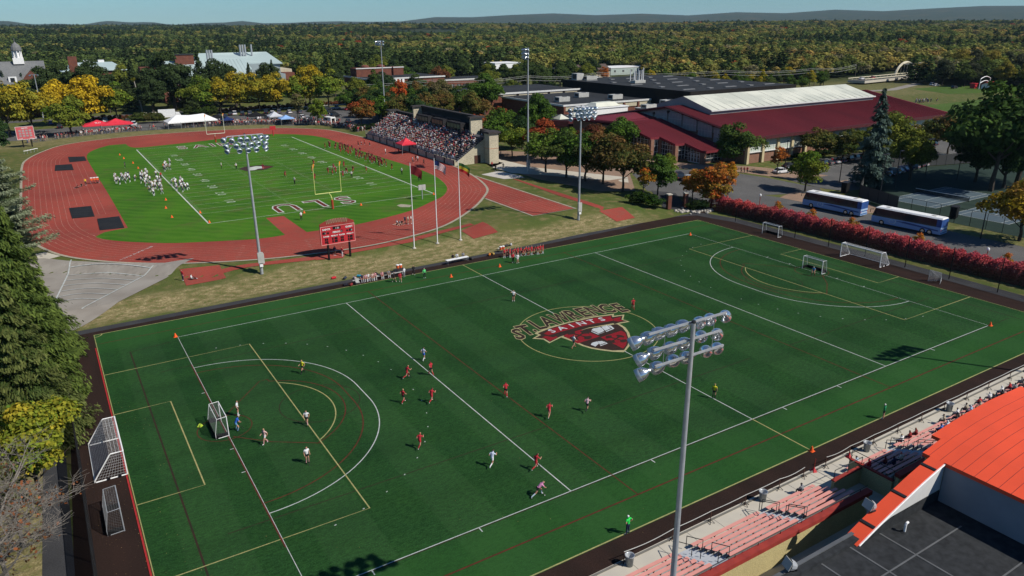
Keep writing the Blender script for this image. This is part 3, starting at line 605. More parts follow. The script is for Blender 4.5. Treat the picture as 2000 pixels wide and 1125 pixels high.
def crown(name, seed, Wd=8., H=9., n=2600, leaf=.5, K=22, top=.55, lob=.27, sparse=0.):
 """broadleaf crown: leaf clumps on many uneven lobes; origin at the crown's bottom"""
 rng = np.random.default_rng(seed)
 c_ = rng.normal(size=(K, 3)); c_ /= np.linalg.norm(c_, axis=1, keepdims=True)
 rad = rng.uniform(.25, .82, K)[:, None]; c_ = c_*rad
 hz = (c_[:, 2]+1)/2; taper = np.where(hz > top, 1-.55*((hz-top)/(1-top))**1.5, 1-.35*((top-hz)/top)**1.5)
 C = np.stack([c_[:, 0]*Wd/2*taper, c_[:, 1]*Wd/2*taper, H*(.12+.80*hz)], -1)
 C[0] = (0, 0, H*.5); C[1] = (rng.uniform(-.1, .1)*Wd, rng.uniform(-.1, .1)*Wd, H*.84)
 lr = rng.uniform(.65, 1.2, K)*lob*Wd*.62; lr[0] *= 1.5; lv = rng.random(K)
 w_ = lr**2; w_ /= w_.sum(); L = rng.choice(K, n, p=w_)
 d = rng.normal(size=(n, 3)); d /= np.linalg.norm(d, axis=1, keepdims=True); d[:, 2] = np.where(d[:, 2] < -.3, -d[:, 2]*.6, d[:, 2])
 rr_ = lr[L]*(1-rng.random(n)**2*(.35+sparse))*rng.uniform(.92, 1.12, n)
 P = C[L]+d*rr_[:, None]*np.array([1, 1, .8]); P[:, 2] = np.maximum(P[:, 2], rng.random(n)*.08*H)
 Nn = d+rng.normal(size=(n, 3))*.55+np.array([0, 0, .35]); Nn /= np.linalg.norm(Nn, axis=1, keepdims=True)
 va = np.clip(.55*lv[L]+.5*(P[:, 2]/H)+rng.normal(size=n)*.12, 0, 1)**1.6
 return leaf_mesh(name, P, Nn, leaf*rng.uniform(.6, 1.35, n), va, rng), C, lr
def trunk_mesh(name, seed, h, r, limbs, spread, top, mt=None):
 rg = random.Random(seed); mb = MB()
 p_ = [(0, 0, -.3), (rg.uniform(-.1, .1), rg.uniform(-.1, .1), h*.5), (rg.uniform(-.2, .2), rg.uniform(-.2, .2), h), (0, 0, top)]
 mb.tube(p_, [r*1.25, r, r*.8, r*.15], 7)
 for i in range(limbs):
  a = i*2*math.pi/limbs+rg.uniform(-.4, .4); z0 = h*rg.uniform(.75, 1.3); L_ = spread*rg.uniform(.6, 1)
  mb.tube([(0, 0, z0), (L_*.5*math.cos(a), L_*.5*math.sin(a), z0+L_*.45), (L_*math.cos(a), L_*math.sin(a), z0+L_*rg.uniform(.7, 1.1))], [r*.45, r*.3, r*.08], 5)
 return mb.mesh(name, mt or M_BARK)
def conifer(name, seed, H, Wd, n=4000, leaf=.45, whorls=26, z0=.06, droop=.25, pw=.9, irr=.15, asp=.75):
 rng = np.random.default_rng(seed); P = []; Nn = []; va = []; D = []
 wz = np.linspace(z0, .985, whorls)
 per = (1-wz)**1.15+.04; per = np.maximum(4, (n*per/per.sum())).astype(int)
 for i, u in enumerate(wz):
  Rr = Wd/2*((1-u)**pw)*(1-.5*max(0, .12-u)/.12)+.12; nb = max(4, int(6+5*(1-u))); m_ = per[i]
  ba = rng.uniform(0, 2*np.pi, nb); bl = Rr*rng.uniform(1-irr*2, 1.0+irr, nb)
  b_ = rng.integers(0, nb, m_); s_ = rng.random(m_)**.6
  side = rng.normal(size=m_)*(.10+.16*s_*(1-s_*.5))*Rr*.8
  r_ = s_*bl[b_]; a = ba[b_]
  x_ = r_*np.cos(a)-side*np.sin(a); y_ = r_*np.sin(a)+side*np.cos(a)
  z_ = u*H - droop*r_*(.4+.6*s_) + .10*r_*s_*s_ + rng.normal(size=m_)*.10 - np.abs(rng.normal(size=m_))*.18*(H/20)
  P.append(np.stack([x_, y_, z_], -1)); nn_ = np.stack([np.cos(a)*.5, np.sin(a)*.5, 0*a+.75], -1)+rng.normal(size=(m_, 3))*.5
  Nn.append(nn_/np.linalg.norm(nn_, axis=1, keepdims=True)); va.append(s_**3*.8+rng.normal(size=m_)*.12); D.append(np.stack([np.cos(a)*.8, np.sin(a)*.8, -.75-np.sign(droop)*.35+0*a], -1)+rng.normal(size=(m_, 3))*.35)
 P = np.concatenate(P); Nn = np.concatenate(Nn); va = np.concatenate(va)
 return leaf_mesh(name, P, Nn, leaf*rng.uniform(.6, 1.4, len(P)), va, rng, asp, np.concatenate(D) if asp < .7 else None)
def hedge_mesh(seed, n=3400, L_=3.6, Wd=2.7, H_=2.9):
 rng = np.random.default_rng(seed); k = rng.random(n); x_ = rng.uniform(-L_/2, L_/2, n); th = rng.uniform(0, np.pi, n)
 lump = 1+.10*np.sin(x_*2.9+seed)+.06*np.sin(x_*7+2*seed+th*4); cu, su = np.cos(th), np.sin(th)
 q = (np.abs(cu)**3.2+np.abs(su)**3.2)**(-1/3.2)*lump*(1-.22*rng.random(n)**3)*(.97+.1*rng.random(n)**6)
 P = np.stack([x_, cu*q*Wd/2, su*q*H_+.05], -1); Nn = np.stack([rng.normal(size=n)*.5, cu+rng.normal(size=n)*.5, su+.3+rng.normal(size=n)*.4], -1); Nn /= np.linalg.norm(Nn, axis=1, keepdims=True)
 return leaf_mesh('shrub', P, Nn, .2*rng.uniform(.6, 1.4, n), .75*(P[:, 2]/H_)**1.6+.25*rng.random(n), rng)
TREES = {}
def tree_kind(k, cm, tm, cz): TREES[k] = (cm, tm, cz)
for i in range(4):
 cm, C, lr = crown('crown', 11+i, 11.2, 9.8, 7500, .42, 34, lob=.25); tree_kind('round%d' % i, cm, trunk_mesh('trunk', i, 2.4, .2, 5, 2.6, 7), .55)
for i in range(2):
 cm, C, lr = crown('crown', 31+i, 9.5, 11.2, 7500, .42, 34, top=.35, lob=.25); tree_kind('oval%d' % i, cm, trunk_mesh('trunk', 9+i, 3, .2, 5, 2.2, 8), .5)
for i in range(2):
 cm, C, lr = crown('crown', 41+i, 16.5, 16, 17000, .5, 60, top=.45, lob=.19); tree_kind('large%d' % i, cm, trunk_mesh('trunk', 19+i, 4, .42, 7, 4.2, 12), .7)
cm, C, lr = crown('crown', 51, 6, 6, 1500, .36, 16, sparse=.3); tree_kind('thin0', cm, trunk_mesh('trunk', 29, 2.6, .13, 6, 2.4, 6), 1.8)
for i in range(2): tree_kind('spruce%d' % i, conifer('crown', 61+i, 18, 9.5, 7000, .5, 30), trunk_mesh('trunk', 39+i, 5, .25, 0, 1, 17.5), 0)
tree_kind('pine0', conifer('crown', 71, 20, 10, 8000, .6, 16, z0=.22, droop=-.12, pw=.6, irr=.3), trunk_mesh('trunk', 45, 6, .3, 0, 1, 19), 0)
tree_kind('spire0', conifer('crown', 73, 16, 4.6, 14000, .40, 30, pw=.8, irr=.32, droop=.3, asp=.45), trunk_mesh('trunk', 46, 6, .2, 0, 1, 15.6), 0)
for i in range(2):
 cm, C, lr = crown('foliage', 81+i, 3.6, 3.0, 2400, .22, 16, lob=.34); tree_kind('shrub%d' % i, cm, trunk_mesh('stem', 49+i, .6, .06, 5, .8, 1.8), .1)
def z_at(x, y): return float(T(x, y))
GREEN = (.030, .055, .014); DGREEN = (.016, .032, .013); YELG = (.115, .125, .018); GOLD = (.235, .165, .012); ORANGE = (.30, .085, .015); REDL = (.22, .035, .014); RUST = (.105, .055, .02); OLIVE = (.055, .072, .016); BRT = (.052, .095, .012); SILV = (.085, .105, .06); BLUEG = (.030, .048, .034); MAROON = (.065, .022, .014); BROWN = (.10, .075, .04)
TREE_N = [0]
def tree(kind, x, y, s, t1, t2, label, name='broadleaf_tree', group=None, z=None, cat='tree', sxy=None):
 cm, tm, cz = TREES[kind]; TREE_N[0] += 1
 rz = (TREE_N[0]*2.399) % 6.28; t1 = [q*1.7 for q in t1]; t2 = [q*1.6 for q in t2]; s *= 1.14
 sc = (s*(sxy or 1), s*(sxy or 1), s)
 r_ = thing(name, label, cat, (x, y, z_at(x, y) if z is None else z), rz, group, sc)
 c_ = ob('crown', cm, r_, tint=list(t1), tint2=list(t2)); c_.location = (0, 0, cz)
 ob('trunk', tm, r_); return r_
# ================================================================ woods
rng = np.random.default_rng(5)
from mathutils.geometry import intersect_point_tri_2d
def in_poly(px, py, poly):
 ins = np.zeros(len(px), bool); n_ = len(poly)
 for i in range(n_):
  x0_, y0_ = poly[i]; x1_, y1_ = poly[(i+1) % n_]
  cnd = ((y0_ > py) != (y1_ > py)); xi = (x1_-x0_)*(py-y0_)/((y1_-y0_) if y1_ != y0_ else 1e-9)+x0_
  ins ^= cnd & (px < xi)
 return ins
CLEAR = [(-400, 455), (-40, 470), (60, 455), (170, 480), (215, 440), (262, 455), (300, 462), (385, 452), (392, 400), (330, 330), (330, 300), (420, 275), (470, 285), (560, 300), (560, 258), (495, 238), (455, 232), (470, 205), (455, 150), (430, 60), (440, -300), (-400, -300)]
def forest_pts():
 out = []
 for d0, d1, st in ((180, 620, 8.0), (620, 1100, 10.5), (1100, 1900, 15), (1900, 3700, 25)):
  g_ = np.arange(-d1, d1, st); X_, Y_ = np.meshgrid(g_, g_); X_ = (X_+rng.uniform(-.46, .46, X_.shape)*st).ravel(); Y_ = (Y_+rng.uniform(-.46, .46, Y_.shape)*st).ravel()
  d = np.hypot(X_, Y_); az = (np.degrees(np.arctan2(X_, Y_))-32+180) % 360-180
  k = (d >= d0) & (d < d1) & (np.abs(az) < 50); X_, Y_ = X_[k]-10, Y_[k]-44
  k = ~in_poly(X_, Y_, CLEAR); X_, Y_ = X_[k], Y_[k]
  out.append(np.stack([X_, Y_, np.full(len(X_), st)], -1))
 return np.concatenate(out)
FP = forest_pts()
# fields cut into the woods far away
d_ = np.hypot(FP[:, 0]+10, FP[:, 1]+44); az_ = np.degrees(np.arctan2(FP[:, 0]+10, FP[:, 1]+44))-32
cut = ((az_ > -9.5) & (az_ < -3.6) & (d_ > 1750) & (d_ < 2500)) | ((az_ > 25) & (az_ < 29) & (d_ > 1500) & (d_ < 1800))
FP = FP[~cut]; d_ = d_[~cut]; az_ = az_[~cut]; n = len(FP)
nz = np.array([noise.noise(Vector((a*.006, b*.006, 3))) for a, b, _ in FP]); nz2 = np.array([noise.noise(Vector((a*.02, b*.02, 9))) for a, b, _ in FP])
nz3 = np.array([noise.noise(Vector((a*.0035, b*.0035, 40))) for a, b, _ in FP])
con = (nz*.9+nz2*.4+rng.normal(size=n)*.16 + np.where(az_ < -8, .0, -.16) + .06*ss(900, 1500, d_)) > .16
autumn = np.clip(.38+.55*nz2+.6*nz3+np.interp(az_, [-35, -10, 5, 20, 35], [-.35, -.2, .1, .3, .12])*np.where(d_ < 900, 1, .35)+rng.normal(size=n)*.17, 0, 1)
pal = np.array([(.026, .044, .016), (.042, .066, .019), (.066, .082, .022), (.098, .092, .026), (.125, .105, .028), (.14, .085, .028)])
k_ = np.clip(autumn*5, 0, 4.99); ki = k_.astype(int); fr = (k_-ki)[:, None]
tint = pal[ki]*(1-fr)+pal[ki+1]*fr; bare = rng.random(n) < .05*(az_ > 5)+.02
tint[bare] = (.085, .075, .055)
tint[con] = np.array([(.022, .040, .018)])*rng.uniform(.6, 1.2, (con.sum(), 1))
tint = tint*.75+tint.mean(1, keepdims=True)*.25; tint *= rng.uniform(1.5, 2.1, (n, 1))*np.array([.98, 1.05, .74]); rare = (rng.random(n) < .006) & ~con; tint[rare] = (.22, .05, .02)
kind = np.where(con, 4+rng.integers(0, 2, n), rng.integers(0, 4, n))
scl = np.where(con, rng.uniform(.75, 1.25, n), rng.uniform(.7, 1.2, n))*np.interp(FP[:, 2], [8, 10.5, 15, 25], [1.0, 1.15, 1.35, 1.75])
dn = ss(0, 60, d_-0)
src = []
FT = []
for i in range(4):
 cm, C, lr = crown('wood_crown', 101+i, 14, 12.5, 1300, 1.1, 26, lob=.25); FT.append(cm)
FT.append(conifer('wood_crown', 111, 17, 7.5, 900, 1.1, 14)); FT.append(conifer('wood_crown', 112, 19, 9, 900, 1.25, 12, z0=.15, droop=0, pw=.6, irr=.3))
hid = bpy.data.collections.new('wood_sources')
for i, me_ in enumerate(FT):
 o_ = bpy.data.objects.new('wood_tree', me_); hid.objects.link(o_); o_.name = 'wood_tree_%d' % i
pm = bpy.data.meshes.new('wood'); pm.vertices.add(n)
zz = T(FP[:, 0], FP[:, 1])-.3
pm.vertices.foreach_set('co', np.stack([FP[:, 0], FP[:, 1], zz], -1).astype(np.float32).ravel())
for nm, ty, dat in (('kind', 'INT', kind.astype(np.int32)), ('rot', 'FLOAT', rng.uniform(0, 6.28, n).astype(np.float32)), ('scl', 'FLOAT', (scl*np.where(con, 1.3, 1.32)).astype(np.float32)), ('zsc', 'FLOAT', (np.where(con, .82, 1.0)*scl/np.interp(FP[:, 2], [8, 10.5, 15, 25], [1.0, 1.1, 1.3, 1.7])).astype(np.float32))):
 a = pm.attributes.new(nm, ty, 'POINT'); a.data.foreach_set('value', dat)
for nm, dat in (('tint', tint), ('tint2', tint*np.array([1.55, 1.35, 1.1]))):
 a = pm.attributes.new(nm, 'FLOAT_COLOR', 'POINT'); a.data.foreach_set('color', np.concatenate([dat, np.ones((n, 1))], 1).astype(np.float32).ravel())
pm.update()
gt = bpy.data.node_groups.new('scatter', 'GeometryNodeTree'); gt.interface.new_socket('Geometry', in_out='INPUT', socket_type='NodeSocketGeometry'); gt.interface.new_socket('Geometry', in_out='OUTPUT', socket_type='NodeSocketGeometry')
gi = gt.nodes.new('NodeGroupInput'); go = gt.nodes.new('NodeGroupOutput'); ci = gt.nodes.new('GeometryNodeCollectionInfo'); ip = gt.nodes.new('GeometryNodeInstanceOnPoints')
ci.inputs['Collection'].default_value = hid; ci.inputs['Separate Children'].default_value = True; ci.inputs['Reset Children'].default_value = True
def named(nm, ty):
 a = gt.nodes.new('GeometryNodeInputNamedAttribute'); a.data_type = ty; a.inputs[0].default_value = nm; return [o_ for o_ in a.outputs if o_.enabled][0]
gt.links.new(gi.outputs[0], ip.inputs['Points']); gt.links.new(ci.outputs[0], ip.inputs['Instance']); ip.inputs['Pick Instance'].default_value = True
gt.links.new(named('kind', 'INT'), ip.inputs['Instance Index'])
cx_ = gt.nodes.new('ShaderNodeCombineXYZ'); gt.links.new(named('rot', 'FLOAT'), cx_.inputs[2]); gt.links.new(cx_.outputs[0], ip.inputs['Rotation'])
c2_ = gt.nodes.new('ShaderNodeCombineXYZ'); s_ = named('scl', 'FLOAT'); [gt.links.new(s_, c2_.inputs[q]) for q in range(2)]; gt.links.new(named('zsc', 'FLOAT'), c2_.inputs[2]); gt.links.new(c2_.outputs[0], ip.inputs['Scale'])
gt.links.new(ip.outputs[0], go.inputs[0])
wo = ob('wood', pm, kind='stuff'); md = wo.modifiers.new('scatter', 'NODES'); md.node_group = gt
print('forest instances', n)

# ================================================================ buildings
M_BRICK = mat('red_brick', (.21, .085, .058), .9, c2=(.16, .065, .048), scale=.8, fine=9)
M_BRICKP = mat('pink_brown_brick', (.30, .165, .115), .9, c2=(.25, .14, .10), scale=.6, fine=7)
M_TAN = mat('tan_stucco', (.55, .46, .28), .85, c2=(.47, .40, .25), scale=.5)
M_CREAM = mat('cream_block', (.58, .52, .38), .85, c2=(.50, .45, .33), scale=.5, fine=4)
M_RROOF = mat('maroon_metal_roof', (.165, .027, .035), .6, c2=(.13, .024, .031), scale=.09, stretch=(1, .25, 1), spec=.08)
M_RTRIM = mat('maroon_trim', (.075, .015, .018), .55, scale=1)
M_GROOF = mat('dark_membrane_roof', (.046, .049, .053), .85, c2=(.033, .036, .039), scale=.08, detail=6, fine=2)
M_BLKW = mat('black_brown_cladding', (.022, .019, .018), .7, c2=(.018, .016, .015), scale=.3)
M_PANEL = mat('translucent_panel', (.50, .56, .48), .5, c2=(.44, .50, .44), scale=.25)
M_PANELG = mat('grey_panel', (.27, .28, .27), .5, c2=(.22, .23, .23), scale=.25)
M_MUNT = mat('window_frame_white', (.62, .62, .60), .5, scale=2)
M_UNIT = mat('rooftop_unit_grey', (.42, .42, .39), .6, c2=(.34, .34, .32), scale=1)
M_SKYL = mat('ridge_skylight', (.60, .60, .50), .45, c2=(.48, .49, .41), scale=.12, detail=2, lo=.42, hi=.58)
def part(nm, m, par, f, **k):
 b_ = MB(); f(b_); return b_.build(nm, m, par, **k)
def boxpart(nm, m, par, *a, **k): return part(nm, m, par, lambda b_: b_.bx(*a), **k)
def seams(par, mt, segs, hgt=.07, wd=.06, name='standing_seam', stuff=True):
 b_ = MB()
 for p_, q_ in segs:
  b_.box(((p_[0]+q_[0])/2, (p_[1]+q_[1])/2, (p_[2]+q_[2])/2+hgt/2), (wd, math.hypot(q_[0]-p_[0], q_[1]-p_[1], q_[2]-p_[2]), hgt), math.atan2(-(q_[0]-p_[0]), q_[1]-p_[1]), 0, math.atan2(q_[2]-p_[2], math.hypot(q_[0]-p_[0], q_[1]-p_[1])))
 return b_.build(name, mt, par, kind='stuff' if stuff else None)
def unit(x, y, z, sx, sy, sz, label, group='grey units on the flat roofs', fan=True):
 r_ = thing('rooftop_unit', label, 'rooftop unit', (x, y, z), 0, group)
 boxpart('casing', M_UNIT, r_, -sx/2, sx/2, -sy/2, sy/2, .15, sz); boxpart('curb', M_CONC, r_, -sx/2+.1, sx/2-.1, -sy/2+.1, sy/2-.1, 0, .15)
 boxpart('grille', M_DARK, r_, -sx/2-.03, -sx/2, -sy*.35, sy*.35, .5, sz-.3)
 if fan: part('fan', M_DARK, r_, lambda b_: b_.tube([(sx*.2, 0, sz), (sx*.2, 0, sz+.12)], min(sx, sy)*.32, 10))
 return r_
# ---- field house
GZ = 1.76
fh = thing('field_house', 'long field house with maroon metal roof and pale ridge skylight', 'building', (150, 92, GZ))
X0, X1, Y0, Y1, ZE, ZR = 0, 97, 1, 63, 7.5, 12.9
YM = 32
part('wall', M_BRICKP, fh, lambda b_: (b_.bx(X0+.3, X1-.3, Y0+.3, Y1-.3, 0, ZE-.4)))
part('gable_wall', M_PANELG, fh, lambda b_: b_.add([(.2, Y0, ZE-.4), (.2, Y1, ZE-.4), (.2, YM, ZR-.4)], [(0, 1, 2)]))
part('gable_wall', M_PANELG, fh, lambda b_: b_.add([(X1-.4, Y0, ZE-.4), (X1-.4, Y1, ZE-.4), (X1-.4, YM, ZR-.4)], [(0, 2, 1)]))
def roof_slab(b_, a, c_, d_, e_, th=.35): # four corners top
 up = [a, c_, d_, e_]; dn_ = [(p_[0], p_[1], p_[2]-th) for p_ in up]
 b_.add(up+dn_, [(0, 1, 2, 3), (7, 6, 5, 4), (0, 4, 5, 1), (1, 5, 6, 2), (2, 6, 7, 3), (3, 7, 4, 0)])
part('roof', M_RROOF, fh, lambda b_: (roof_slab(b_, (-.8, -.4, ZE-.2), (X1+.8, -.4, ZE-.2), (X1+.8, YM, ZR), (-.8, YM, ZR)), roof_slab(b_, (-.8, YM, ZR+.002), (X1+.8, YM, ZR+.002), (X1+.8, Y1+1.4, ZE-.2), (-.8, Y1+1.4, ZE-.2))))
seams(fh, M_RROOF, [((x_*.61-.3, -.3, ZE-.2), (x_*.61-.3, YM, ZR)) for x_ in range(160)], .09, .07)
part('fascia', M_RTRIM, fh, lambda b_: (b_.bx(-.9, X1+.9, -.62, -.42, ZE-.95, ZE-.05)))
part('rake_trim', M_RTRIM, fh, lambda b_: (b_.bar((-.9, -.4, ZE-.4), (-.9, YM, ZR-.2), .55), b_.bar((-.9, YM, ZR-.2), (-.9, Y1+1.3, ZE-.4), .55)))
nb = 16; bw = (X1-1)/nb
for i in range(nb+1): boxpart('pilaster', M_TAN, fh, X0+.5+i*bw-.42, X0+.5+i*bw+.42, Y0-.35, Y0+.5, 0, ZE-.6)
wme = MB().bx(-(bw/2-.55), bw/2-.55, -.08, .08, 0, 3.6).mesh('window', M_PANEL)
mb = MB()
for k in range(6): mb.bx(-(bw/2-.55)+k*(bw-1.1)/5-.05, -(bw/2-.55)+k*(bw-1.1)/5+.05, -.13, -.08, 0, 3.6)
for k in range(4): mb.bx(-(bw/2-.55), bw/2-.55, -.135, -.075, k*1.16, k*1.16+.09)
fme = mb.mesh('frame', M_MUNT)
for i in range(nb):
 o = ob('window', wme, fh); o.location = (X0+.5+(i+.5)*bw, Y0+.2, ZE-.8-3.6); ob('frame', fme, o)
sm = MB().bx(-(bw/2-.5), bw/2-.5, -.25, .1, -.18, 0).mesh('sill', M_MUNT)
for i in range(nb): o = ob('sill', sm, fh); o.location = (X0+.5+(i+.5)*bw, Y0+.1, ZE-.8-3.6)
# west gable panels, stepping with the roof slope
for i in range(10):
 y0_ = Y0+.6+i*6.1; yc = y0_+2.6; top = ZE-.9+(ZR-ZE)*(1-abs(yc-YM)/(YM-Y0)) - .2
 o = part('gable_window', M_PANELG, fh, lambda b_: b_.bx(-.12, .1, y0_, y0_+5.2, top-3.4, top))
 part('frame', M_UNIT, o, lambda b_: [b_.bx(-.18, -.12, y0_+k*1.3-.04, y0_+k*1.3+.04, top-3.4, top) for k in range(5)]+[b_.bx(-.185, -.115, y0_, y0_+5.2, top-1.75, top-1.65)])
 boxpart('bracket', M_DARK, fh, -.5, .1, y0_-.75, y0_-.15, top-.3, top+.35)
# ridge monitor
mz0 = 12.2
part('monitor_wall', M_PANELG, fh, lambda b_: (b_.add([(6, 20.6, mz0-1), (6, 43.4, mz0-1), (6, 43.4, mz0), (6, YM, 15.4), (6, 20.6, mz0)], [(0, 1, 2, 3, 4)]), b_.add([(84.6, 20.6, mz0-1), (84.6, 43.4, mz0-1), (84.6, 43.4, mz0), (84.6, YM, 15.4), (84.6, 20.6, mz0)], [(4, 3, 2, 1, 0)]), b_.bx(6.1, 84.5, 20.7, 43.3, mz0-1.6, mz0-.3)))
ml = [MB().add([(0, 0, 0), (6.44, 0, 0), (6.44, 11.7, 3.24), (0, 11.7, 3.24), (0, 0, -.15), (6.44, 0, -.15)], [(0, 1, 2, 3), (4, 5, 1, 0)]).mesh('skylight_panel', M_SKYL), MB().add([(0, 0, 0), (6.44, 0, 0), (6.44, -11.7, 3.24), (0, -11.7, 3.24)], [(3, 2, 1, 0)]).mesh('skylight_panel', M_SKYL)]
for i in range(12):
 o = ob('skylight_panel', ml[0], fh); o.location = (6+i*6.56, 20.3, mz0+.02+.012*(i % 2))
 o = ob('skylight_panel', ml[1], fh); o.location = (6+i*6.56, 43.7, mz0+.02)
seams(fh, M_UNIT, [((5.9+i*3.28, 20.3, mz0+.05), (5.9+i*3.28, YM, 15.33)) for i in range(25)], .07, .06, 'skylight_rib')
boxpart('monitor_gutter', M_MUNT, fh, 5.8, 84.9, 20.0, 20.3, mz0-.28, mz0+.05)
# ---- lobby with stepped glass front
lb = thing('entrance_lobby', 'glass fronted lobby under stepped maroon roof joined to field house', 'building', (0, 0, 0))
def lz(y): return 5.4+(y-100)*.205
steps = [(140.3, 99.3, 106.3), (136.6, 106.3, 112.6), (133.2, 112.6, 126.5)]
mb = MB()
for x_, a, b_ in steps:
 roof_slab(mb, (x_, a, lz(a)), (149.8, a, lz(a)), (149.8, b_, lz(b_)), (x_, b_, lz(b_)), .6)
roof_slab(mb, (133.2, 126.5, lz(126.5)), (149.8, 126.5, lz(126.5)), (149.8, 129, lz(126.5)-.2), (133.2, 129, lz(126.5)-.2), .6)
mb.build('roof', M_RROOF, lb)
mb = MB(); roof_slab(mb, (133.4, 128.6, 10.6), (149.8, 128.6, 10.9), (149.8, 137, 11.9), (133.4, 150, 9.6), .5); mb.build('upper_roof', M_RROOF, lb)
sg_ = []
for k in range(27):
 x_ = 133.6+k*.61
 for sx_, a, b_ in steps:
  if x_ > sx_: sg_.append(((x_, a, lz(a)), (x_, b_, lz(b_))))
sg_ += [((133.6+k*.61, 128.8, 10.65+k*.011), (133.6+k*.61, 136.5+(26-k)*.45, 11.85-(26-k)*.083)) for k in range(26)]
seams(lb, M_RROOF, sg_, .09, .07)
def glass_wall(par, p_, q_, z0, z1a, z1b, nx_, nz_, door=None):
 L_ = math.hypot(q_[0]-p_[0], q_[1]-p_[1]); ux, uy = (q_[0]-p_[0])/L_, (q_[1]-p_[1])/L_; nx0, ny0 = uy, -ux
 def P(u, z, o_=0): return (p_[0]+ux*u+nx0*o_, p_[1]+uy*u+ny0*o_, z)
 g_ = MB().quad(P(0, z0), P(L_, z0), P(L_, z1b), P(0, z1a)).build('glass_wall', M_GLASS, par)
 b_ = MB()
 for i in range(nx_+1):
  u = L_*i/nx_; b_.bar(P(u, z0, .06), P(u, z1a+(z1b-z1a)*i/nx_, .06), .09)
 for k in range(nz_):
  z = z0+(min(z1a, z1b)-z0)*(k+1)/(nz_)*.98; b_.bar(P(0, z, .07), P(L_, z, .07), .08)
 b_.build('mullion', M_MUNT, g_); return g_
wl = [((133.9, 126.2), (133.9, 112.9)), ((133.9, 112.9), (137.3, 112.9)), ((137.3, 112.9), (137.3, 106.9)), ((137.3, 106.9), (141, 106.9)), ((141, 106.9), (141, 100.1)), ((141, 100.1), (149.6, 100.1))]
for (a, b_), n_ in zip(wl, (9, 3, 6, 3, 6, 6)):
 xa = lz(a[1])-.75; xb = lz(b_[1])-.75
 glass_wall(lb, a, b_, GZ+.5, xa, xb, n_, 3)
for a in ((133.7, 112.7), (137.1, 106.6), (140.8, 99.8), (133.7, 126.4), (137.1, 112.9), (149.2, 99.9)):
 boxpart('brick_pier', M_BRICKP, lb, a[0]-.55, a[0]+.55, a[1]-.55, a[1]+.55, GZ, lz(a[1])-.55)
boxpart('plinth', M_BRICKP, lb, 134.1, 149.6, 107, 128.8, GZ-.1, GZ+.48); boxpart('plinth', M_BRICKP, lb, 141.1, 149.6, 100.2, 107, GZ-.1, GZ+.5)
boxpart('back_wall', M_BRICKP, lb, 134.2, 149.7, 127.0, 150, GZ, 9.3)
for k in range(4):
 d0 = part('door', M_MUNT, lb, lambda b_: (b_.bx(140.85-.04, 140.88, 101.0+k*1.1, 101.0+k*1.1+.12, GZ, GZ+2.5), b_.bx(140.83, 140.9, 101.0+k*1.1, 102.1+k*1.1, GZ+2.4, GZ+2.5), b_.bx(140.83, 140.9, 101.9+k*1.1, 102.02+k*1.1, GZ, GZ+2.4), b_.bx(140.83, 140.9, 101.0+k*1.1, 102.1+k*1.1, GZ, GZ+.2)))
hx = thing('octagonal_hall', 'small octagonal hall with maroon roof band and two pyramid skylights', 'building', (137, 160, GZ))
oc = [(9.5*math.cos(R(22.5+45*k)), 9.5*math.sin(R(22.5+45*k))) for k in range(8)]
part('wall', M_BRICKP, hx, lambda b_: b_.prism([(a*.93, c_*.93) for a, c_ in oc], 0, 5.6))
part('roof_band', M_RTRIM, hx, lambda b_: b_.prism(oc, 5.3, 7.0)); part('roof', M_GROOF, hx, lambda b_: b_.prism([(a*.9, c_*.9) for a, c_ in oc], 7.0, 7.15))
for q in ((-2.5, -3), (5.6, .5)):
 part('pyramid_skylight', M_SKYL, hx, lambda b_: b_.add([(q[0]-2, q[1]-2, 7.15), (q[0]+2, q[1]-2, 7.15), (q[0]+2, q[1]+2, 7.15), (q[0]-2, q[1]+2, 7.15), (q[0], q[1], 8.6)], [(0, 1, 4), (1, 2, 4), (2, 3, 4), (3, 0, 4)]))
for k in range(8):
 a, c_ = oc[k], oc[(k+1) % 8]; m0 = ((a[0]+c_[0])/2*.94, (a[1]+c_[1])/2*.94)
 part('window', M_GLASS, hx, lambda b_: b_.box((m0[0], m0[1], 3.0), (4.6, .12, 3.2), R(45*(k+1)+90)))
# ---- arena
ar = thing('arena', 'huge black flat roofed arena behind the field house', 'building', (203, 168, GZ))
AX, AY, AZ = 62, 84, 11.4
boxpart('wall', M_BLKW, ar, .3, AX-.3, .3, AY-.3, 0, AZ-.3); boxpart('roof', M_GROOF, ar, 0, AX, 0, AY, AZ-.3, AZ)
for k in range(12):
 boxpart('wall_panel', mat('dark_brown_panel', (.045, .036, .03), .7, scale=.4), ar, .5+k*5.1, 5.4+k*5.1, -.06, .28, 5, AZ-1.4); boxpart('fascia_panel', M_BLKW, ar, .2+k*5.13, 5.3+k*5.13, -.25, 0, AZ-1.3, AZ+.12)
boxpart('parapet', M_BLKW, ar, -.25, 0, -.25, AY, AZ-1.2, AZ+.12)
skm = MB().bx(-1.1, 1.1, -1.1, 1.1, 0, .3).mesh('skylight', mat('dull_skylight', (.19, .195, .20), .7, scale=1)); sk2 = MB().bx(-3.2, 3.2, -.6, .6, 0, .25).mesh('skylight', mat('dull_skylight', ''))
for i in range(5):
 for j in range(5):
  o = ob('skylight', skm if (i+j) % 2 else sk2, ar); o.location = (7+i*11.8, 8+j*15.5, AZ)
am = thing('antenna_cluster', 'cluster of tall white panel antennas on the black arena roof', 'antenna', (218, 215, GZ+AZ))
boxpart('base', M_UNIT, am, -3, 3, -1.6, 1.6, 0, 1.2)
